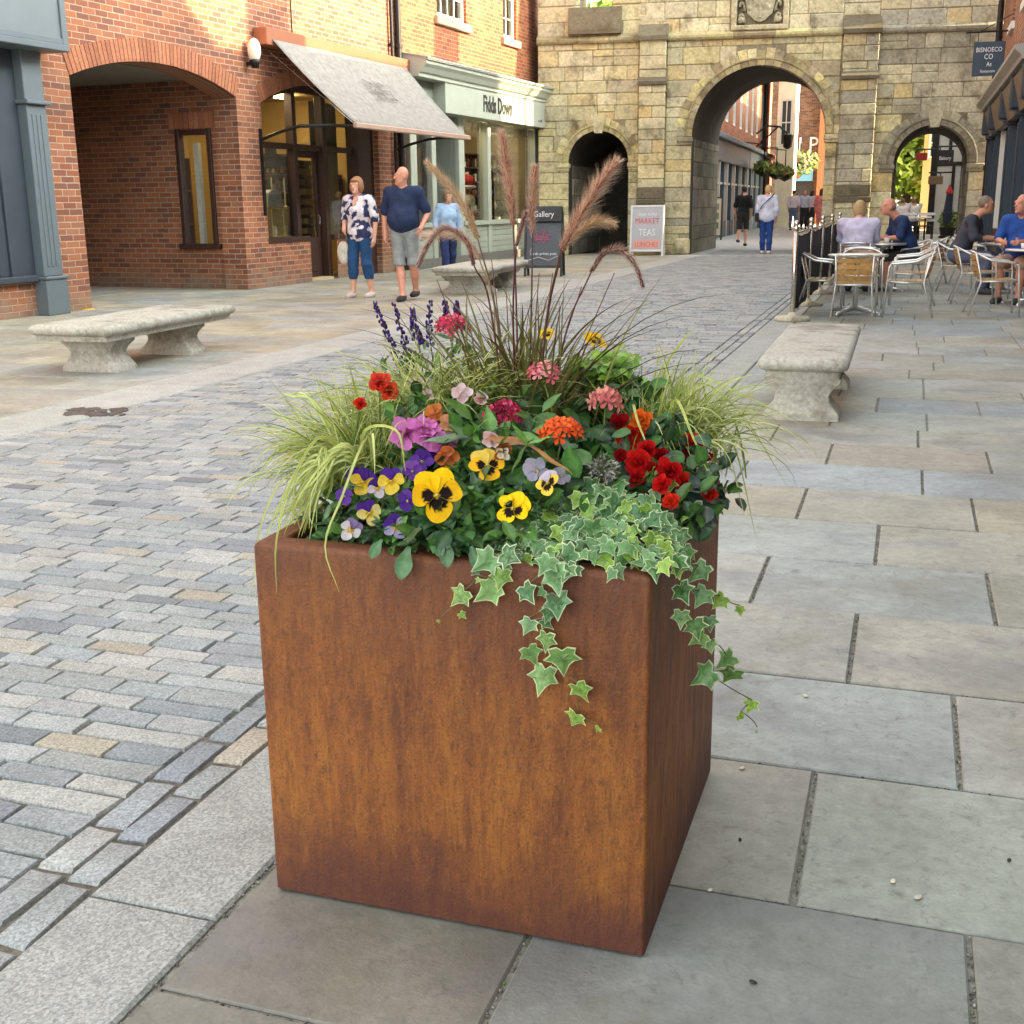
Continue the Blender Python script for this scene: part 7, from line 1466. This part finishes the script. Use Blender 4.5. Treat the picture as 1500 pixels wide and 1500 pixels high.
def geranium(label, px, py, y, Rr, cols, nfl=22, base=(0, 90), leaves=None, nleaf=26, squash=.6, fr=.0145):
    t = plant('geranium_plant', label, px, py + base[1], y); c = PP(t, px, py, y); mb = MB()
    for i in range(nfl):
        a = i * 2.399; k = math.sqrt((i + .5) / nfl); d = Vector((k * math.cos(a), k * math.sin(a), math.sqrt(max(.05, 1 - k * k)))); p = c + Vector((d.x * Rr, d.y * Rr, (d.z - .5) * Rr * squash * 1.6)) ; cl = jit(random.choice(cols), .08, .03)
        M_ = Matrix.Translation(p) @ frame_to(d + (CAMV - Vector(t.location) - p).normalized() * .45 + Vector(rng.normal(size=3)) * .2, random.uniform(0, 6))
        for q in range(5): petal(mb, M_, 2 * PI * q / 5, .62, fr * random.uniform(.9, 1.1), lambda u, v: mixc(mixc(cl, cols[-1], .5), cl, min(1, u * 1.8)), .0006 * q, .1, .05, 4, 6, .45, .06)
    mb.build('flower_head', 'petal', t, True); ms = MB(); st = Vector((c.x * .6, c.y + .02, .0)); stemto(ms, st, c - Vector((0, 0, Rr * .5)), .0024, L(112, 128, 60), .015)
    for k in range(7): stemto(ms, c - Vector((0, 0, Rr * .55)), c + Vector((rng.normal() * Rr * .5, rng.normal() * Rr * .5, 0)), .001, L(120, 134, 64), .003)
    ms.build('stem', 'leaf', t, True); mb = MB(); foliage(mb, [tuple(v) for v in [c * f + Vector((rng.normal() * .05, rng.normal() * .03, 0)) for f in (.25, .4, .55, .65)]], nleaf, leaves or DK, .05, .05, (.035, .03, .02), prof=RO, curl=.12, fold=.12); mb.build('foliage', 'leaf', t, True); return t
geranium('salmon pink geranium head standing above the middle of the planter', 797, 546, 2.26, .032, [L(236, 158, 158), L(228, 140, 146), L(240, 176, 170), L(206, 104, 112)], 20, nleaf=40)
geranium('coral and lilac geranium head right of the salmon one', 887, 585, 2.28, .028, [L(240, 164, 150), L(236, 150, 140), L(232, 190, 210), L(200, 110, 110)], 14, nleaf=36, fr=.018)
geranium('bright orange geranium head near the centre of the planter', 822, 630, 2.06, .036, [L(240, 100, 44), L(232, 84, 36), L(244, 120, 60), L(190, 56, 28)], 26, nleaf=60)
geranium('hot pink geranium head at the back left, by the salvia spikes', 663, 476, 2.45, .036, [L(226, 84, 112), L(214, 60, 96), L(236, 120, 140), L(170, 34, 66)], 24, nleaf=18, leaves=MIDG + DK, base=(0, 150))
geranium('crimson and pink geranium head left of the orange one', 737, 606, 2.12, .036, [L(186, 28, 78), L(170, 24, 66), L(200, 44, 92), L(214, 96, 132), L(120, 14, 44)], 24, nleaf=40)
po = plant('begonia_plant', 'orange-red blossoms rising from the left side among the sedge', 560, 720, 2.14); ms = MB()
for (a, b, r, c) in ((556, 563, .024, L(228, 78, 62)), (570, 573, .022, L(226, 90, 56)), (527, 594, .014, L(224, 60, 40))): p = PP(po, a, b, 2.1); ruffle(po, p, r, c, L(200, 50, 40), 4, 2, cup=.6); stemto(ms, (p.x * .4, 0, .02), p, .0018)
ms.build('stems', 'leaf', po, True)
# red begonia
be = plant('begonia_plant', 'deep red begonias with dark leaves at the right side of the planter', 970, 780, 2.14)
RD, RD2, OG = L(196, 26, 26), L(140, 14, 20), L(222, 92, 34)
for (a, b, y, r, c, e) in ((922, 634, 2.2, .028, RD, OG), (905, 620, 2.24, .024, RD2, RD), (940, 616, 2.24, .024, OG, L(234, 170, 50)), (937, 677, 2.12, .029, RD, L(226, 60, 40)), (930, 697, 2.08, .020, RD, RD2), (984, 688, 2.08, .030, RD, RD2), (972, 712, 2.05, .022, RD, L(220, 40, 34)), (984, 735, 2.03, .018, L(214, 44, 30), OG), (1011, 640, 2.26, .022, L(216, 62, 30), OG), (1015, 660, 2.24, .026, RD2, L(160, 20, 24)), (1042, 727, 2.2, .018, L(206, 36, 30), OG), (908, 666, 2.14, .014, RD2, RD), (955, 690, 2.1, .02, RD2, RD), (950, 660, 2.14, .022, RD, RD2), (1000, 705, 2.1, .02, RD, OG), (916, 650, 2.18, .02, RD, RD2), (1030, 668, 2.3, .018, RD2, RD), (968, 670, 2.16, .018, RD2, RD)):
    p = PP(be, a, b, y); ruffle(be, p, r, c, e, 4, 3, (CAMV - Vector(be.location) - p).normalized() + Vector(rng.normal(size=3)) * .3, cup=.35, ruff=.03)
mb = MB(); BL_ = [L(30, 52, 44), L(40, 66, 50), L(50, 80, 52), L(36, 58, 40)]
foliage(mb, [tuple(PP(be, a, b, y)) for a, b, y in ((920, 660, 2.2), (950, 650, 2.25), (990, 660, 2.22), (1000, 700, 2.15), (960, 720, 2.1), (930, 720, 2.1), (900, 690, 2.15), (1020, 690, 2.2), (1000, 740, 2.1), (980, 620, 2.3), (1035, 735, 2.3), (1045, 715, 2.45), (1030, 700, 2.5), (1010, 760, 2.05))], 260, BL_ + DK, .036, .024, (.022, .022, .02), prof=RO, curl=.2)
for (a, b, a2, b2, w_) in ((1000, 722, 1056, 765, .045), (990, 700, 1040, 712, .04), (1000, 755, 1030, 775, .03), (950, 745, 1000, 775, .03)): p = PP(be, a, b, 2.1); e = PP(be, a2, b2, 2.12); leafm(mb, p, e - p, Vector((-.1, -.5, 1)), (e - p).length, w_, L(34, 62, 58), prof=LN, curl=.1)
mb.build('foliage', 'leaf', be, True)
sh_ = plant('faded_flower', 'grey dried flower head between the orange geranium and red begonias', 883, 740, 2.1); mb = MB(); c = PP(sh_, 883, 686, 2.05)
for _ in range(260): d = Vector(rng.normal(size=3)).normalized(); mb.col(jit(random.choice([L(150, 146, 136), L(110, 100, 90), L(180, 176, 164), L(80, 70, 62)]), .2)); p = c + d * random.uniform(.008, .026); s = d.orthogonal().normalized() * .0025; mb.add([p - s, p + s, p + d * .007 + Vector(rng.normal(size=3)) * .003], [(0, 1, 2)])
stemto(mb, (0, 0, 0), c, .002); mb.build('seed_head', 'leaf', sh_)
# salvia
sa = plant('salvia_plant', 'dark purple salvia spikes at the back left corner of the planter', 610, 640, 2.52); ms = MB()
for (pts) in ([(600, 562), (572, 500), (549, 444)], [(604, 545), (592, 500), (577, 446)], [(613, 500), (607, 478), (604, 453)], [(640, 560), (629, 490), (630, 444)], [(668, 540), (655, 470), (651, 440)], [(690, 520), (672, 470), (668, 444)]):
    q = spline([PP(sa, a, b, 2.52) for a, b in pts], 26); mb = MB(); mb.col(L(72, 60, 84)).tube(q, .0014, 5)
    for i, p in enumerate(q):
        u = i / (len(q) - 1); nb = 4 if u < .8 else 3
        if u < (.0 if pts[0][0] < 615 else .35): continue
        if i % 2 and random.random() < .75: continue
        for k in range(nb): a = random.uniform(0, 6.28); rr = .010 * (1.15 - u * .75); c = p + Vector((math.cos(a) * rr, math.sin(a) * rr, random.uniform(-.004, .004))); mb.col(jit(random.choice([L(66, 44, 110), L(86, 60, 136), L(50, 34, 84), L(74, 40, 120)]), .2)).ell(c, (.0040 * (1.2 - u * .5),) * 2 + (.0046,), 6, 4)
    mb.build('flower_spike', 'petal', sa, True); stemto(ms, (q[0].x * .5, 0, .03), q[0], .0022, L(74, 84, 60))
ms.build('stems', 'leaf', sa, True); mb = MB(); foliage(mb, [tuple(PP(sa, a, b, 2.5)) for a, b in ((580, 560), (600, 570), (620, 550), (650, 540), (690, 530))], 90, MIDG + DK, .045, .018, (.03, .03, .03), prof=OV); mb.build('foliage', 'leaf', sa, True)
# lime nettle and green filler in the middle
li = plant('lime_coleus', 'small lime green leafy plant at the back right of the planter', 890, 640, 2.45); mb = MB(); foliage(mb, [tuple(PP(li, a, b, 2.45)) for a, b in ((865, 535), (890, 540), (910, 550), (880, 560), (860, 550), (905, 535))], 230, [L(126, 170, 52), L(146, 186, 66), L(104, 148, 46)], .032, .022, (.02, .03, .014), prof=OV)
foliage(mb, [tuple(PP(li, a, b, 2.42)) for a, b in ((870, 580), (840, 590), (900, 590), (930, 580), (860, 610))], 150, DK, .045, .024, (.03, .04, .02), prof=OV); mb.build('foliage', 'leaf', li, True)
fillplant('ground_cover_plant', 'low dark green leaves filling the middle of the planter between the flowers', [X(760, 640, 2.2), X(840, 640, 2.2), X(700, 620, 2.3), X(800, 580, 2.35), X(900, 640, 2.25), X(740, 600, 2.3), X(850, 700, 2.1), X(780, 700, 2.05)], 560, DK + BLUEG, .05, .03, .035, prof=OV)
fillplant('ground_cover_plant', 'low green leaves along the shaded back of the planter', [X(700, 560, 2.55), X(800, 560, 2.58), X(900, 580, 2.56), X(640, 600, 2.55)], 220, DK + MIDG, .04, .022, .07, prof=OV)
# ivy
iv = plant('ivy', 'variegated white edged ivy tumbling over the front right corner of the planter', 860, 800, 1.95)
IV = [(0, -.02), (.18, -.17), (.46, -.12), (.40, .12), (.64, .36), (.36, .42), (.2, .58), (0, 1.0), (-.2, .58), (-.36, .42), (-.64, .36), (-.40, .12), (-.46, -.12), (-.18, -.17)]
def ivyleaf(mb, p, nrm, up, s, young=0.):
    z = nrm.normalized(); y = (up - z * up.dot(z)); y = y.normalized() if y.length > .01 else z.orthogonal().normalized(); x = y.cross(z); n = len(IV); vs = []; cs = []
    g = mixc(random.choice([L(78, 124, 70), L(96, 140, 84), L(62, 104, 60), L(112, 152, 96), L(86, 128, 84)]), L(136, 172, 60), young); g2 = mixc(random.choice([L(126, 160, 108), L(104, 146, 84), L(84, 126, 74)]), L(156, 190, 76), young); e = mixc(mixc(L(204, 212, 170), g, random.uniform(0, .45)), L(210, 220, 140), young); a, b, c_ = (random.uniform(.9, 1.1) for _ in range(3))
    for k, col in ((1., e), (.91, e), (.85, g), (.45, g2)):
        for i, (u, v) in enumerate(IV):
            uu = u * a * k; vv = .34 + (v - .34) * k * b; h = -.10 * (uu * uu + .5 * (vv - .3) ** 2) + .05 * math.sin(7 * uu + 3 * vv + p.x * 90) + (.03 if i == 7 else 0)
            vs.append(p + x * (uu * s) + y * ((vv - .3) * s) + z * (h * s)); cs.append(mixc(col, g if i % 2 else g2, .5) if k == .45 else jit(col, .06, .01))
    vs.append(p + z * .02 * s + y * .04 * s); cs.append(mixc(g, (0, 0, 0, 1), .15)); fs = [(r * n + i, r * n + (i + 1) % n, (r + 1) * n + (i + 1) % n, (r + 1) * n + i) for r in range(3) for i in range(n)] + [(3 * n + i, 3 * n + (i + 1) % n, 4 * n) for i in range(n)]
    mb.add(vs, fs, cs)
def ivl(mb, p, s, out=Vector((0, -1, .45)), young=0., sp=.45, droop=1.):
    n_ = (out + Vector(rng.normal(size=3)) * sp).normalized(); ivyleaf(mb, p, n_, Vector((rng.normal() * .7, -.3, -droop + rng.normal() * .4)), s, young)
mb = MB(); cnt = 0
poly = [(700, 800), (735, 770), (790, 745), (850, 725), (905, 712), (950, 735), (985, 770), (1015, 805), (1000, 840), (960, 826), (905, 826), (850, 822), (800, 822), (740, 826)]
def inpoly(x, y):
    c = False; j = len(poly) - 1
    for i in range(len(poly)):
        if (poly[i][1] > y) != (poly[j][1] > y) and x < (poly[j][0] - poly[i][0]) * (y - poly[i][1]) / (poly[j][1] - poly[i][1]) + poly[i][0]: c = not c
        j = i
    return c
placed = []
while cnt < 210:
    a, b = random.uniform(695, 1020), random.uniform(705, 842)
    if not inpoly(a, b) or any((a - q) ** 2 + (b - r) ** 2 < 10 ** 2 for q, r in placed[-210:]):
        if random.random() < .98: continue
    f = (842 - b) / 130; y = 1.848 + .19 * f + random.uniform(-.015, .02); 
    if a > 955: y += (a - 955) / 60 * .08
    p = PP(iv, a, b, y); ivl(mb, p, random.uniform(.022, .040), Vector((.1, -.75, .65)), .0 if random.random() < .78 else .8, .42); placed.append((a, b)); cnt += 1
mb.build('leaves', 'leaf', iv, False)
def trail(pts, y, root):
    mb = MB(); prev = PP(iv, *root); mb.col(L(120, 104, 70))
    for q in pts:
        a, b, s = q[:3]; yy = q[4] if len(q) > 4 else y; p = PP(iv, a, b, yy); jn = p + Vector((random.uniform(-.006, .006), .006, .008)); mb.col(L(116, 104, 66)).tube(spline([prev, (prev + jn) / 2 + Vector((random.uniform(-.008, .008), .004, -.004)), jn], 8), .0011, 5)
        ivl(mb, p, s / 760 * .88, Vector((.05, -1, .25)), q[3] if len(q) > 3 else 0., .25); prev = jn
    return mb.build('vine', 'leaf', iv, False)
trail([(745, 815, 34), (712, 822, 38), (734, 846, 34, .5), (716, 866, 40, .35), (677, 901, 14, .9)], 1.848, (770, 800, 1.88)); trail([(700, 850, 10, .6), (674, 873, 36, .5), (642, 910, 7, .9)], 1.848, (735, 846, 1.851))
trail([(800, 826, 36), (772, 868, 34), (793, 867, 18), (816, 884, 42), (804, 898, 26), (774, 916, 28), (800, 913, 22), (800, 938, 32, .3), (778, 958, 30, .2), (824, 965, 44, .3), (795, 993, 44, .25)], 1.848, (815, 815, 1.88)); trail([(814, 846, 42), (830, 838, 30)], 1.848, (830, 810, 1.88))
trail([(850, 1012, 36, .5), (842, 1052, 30, .7), (876, 1068, 12, .9)], 1.848, (824, 985, 1.851))
trail([(1025, 837, 36, 0, 2.0), (1000, 867, 36, 0, 1.95), (1029, 873, 32, 0, 2.0), (1055, 880, 30, .8, 2.1), (1084, 894, 18, .9, 2.2)], 1.95, (1000, 820, 1.95)); trail([(998, 905, 28, .2, 1.95), (1019, 919, 36, .1, 1.97), (1039, 912, 28, 0, 2.0), (1024, 934, 32, .3, 1.98), (1040, 945, 22, .2, 2.0), (1065, 967, 38, .1, 2.1), (1071, 988, 38, .2, 2.1), (1033, 990, 40, .1, 2.0), (1100, 1033, 26, .9, 2.15), (1085, 1049, 18, .9, 2.12), (1108, 1072, 5, .5, 2.15)], 1.95, (1005, 870, 1.95))
bpy.context.view_layer.update()
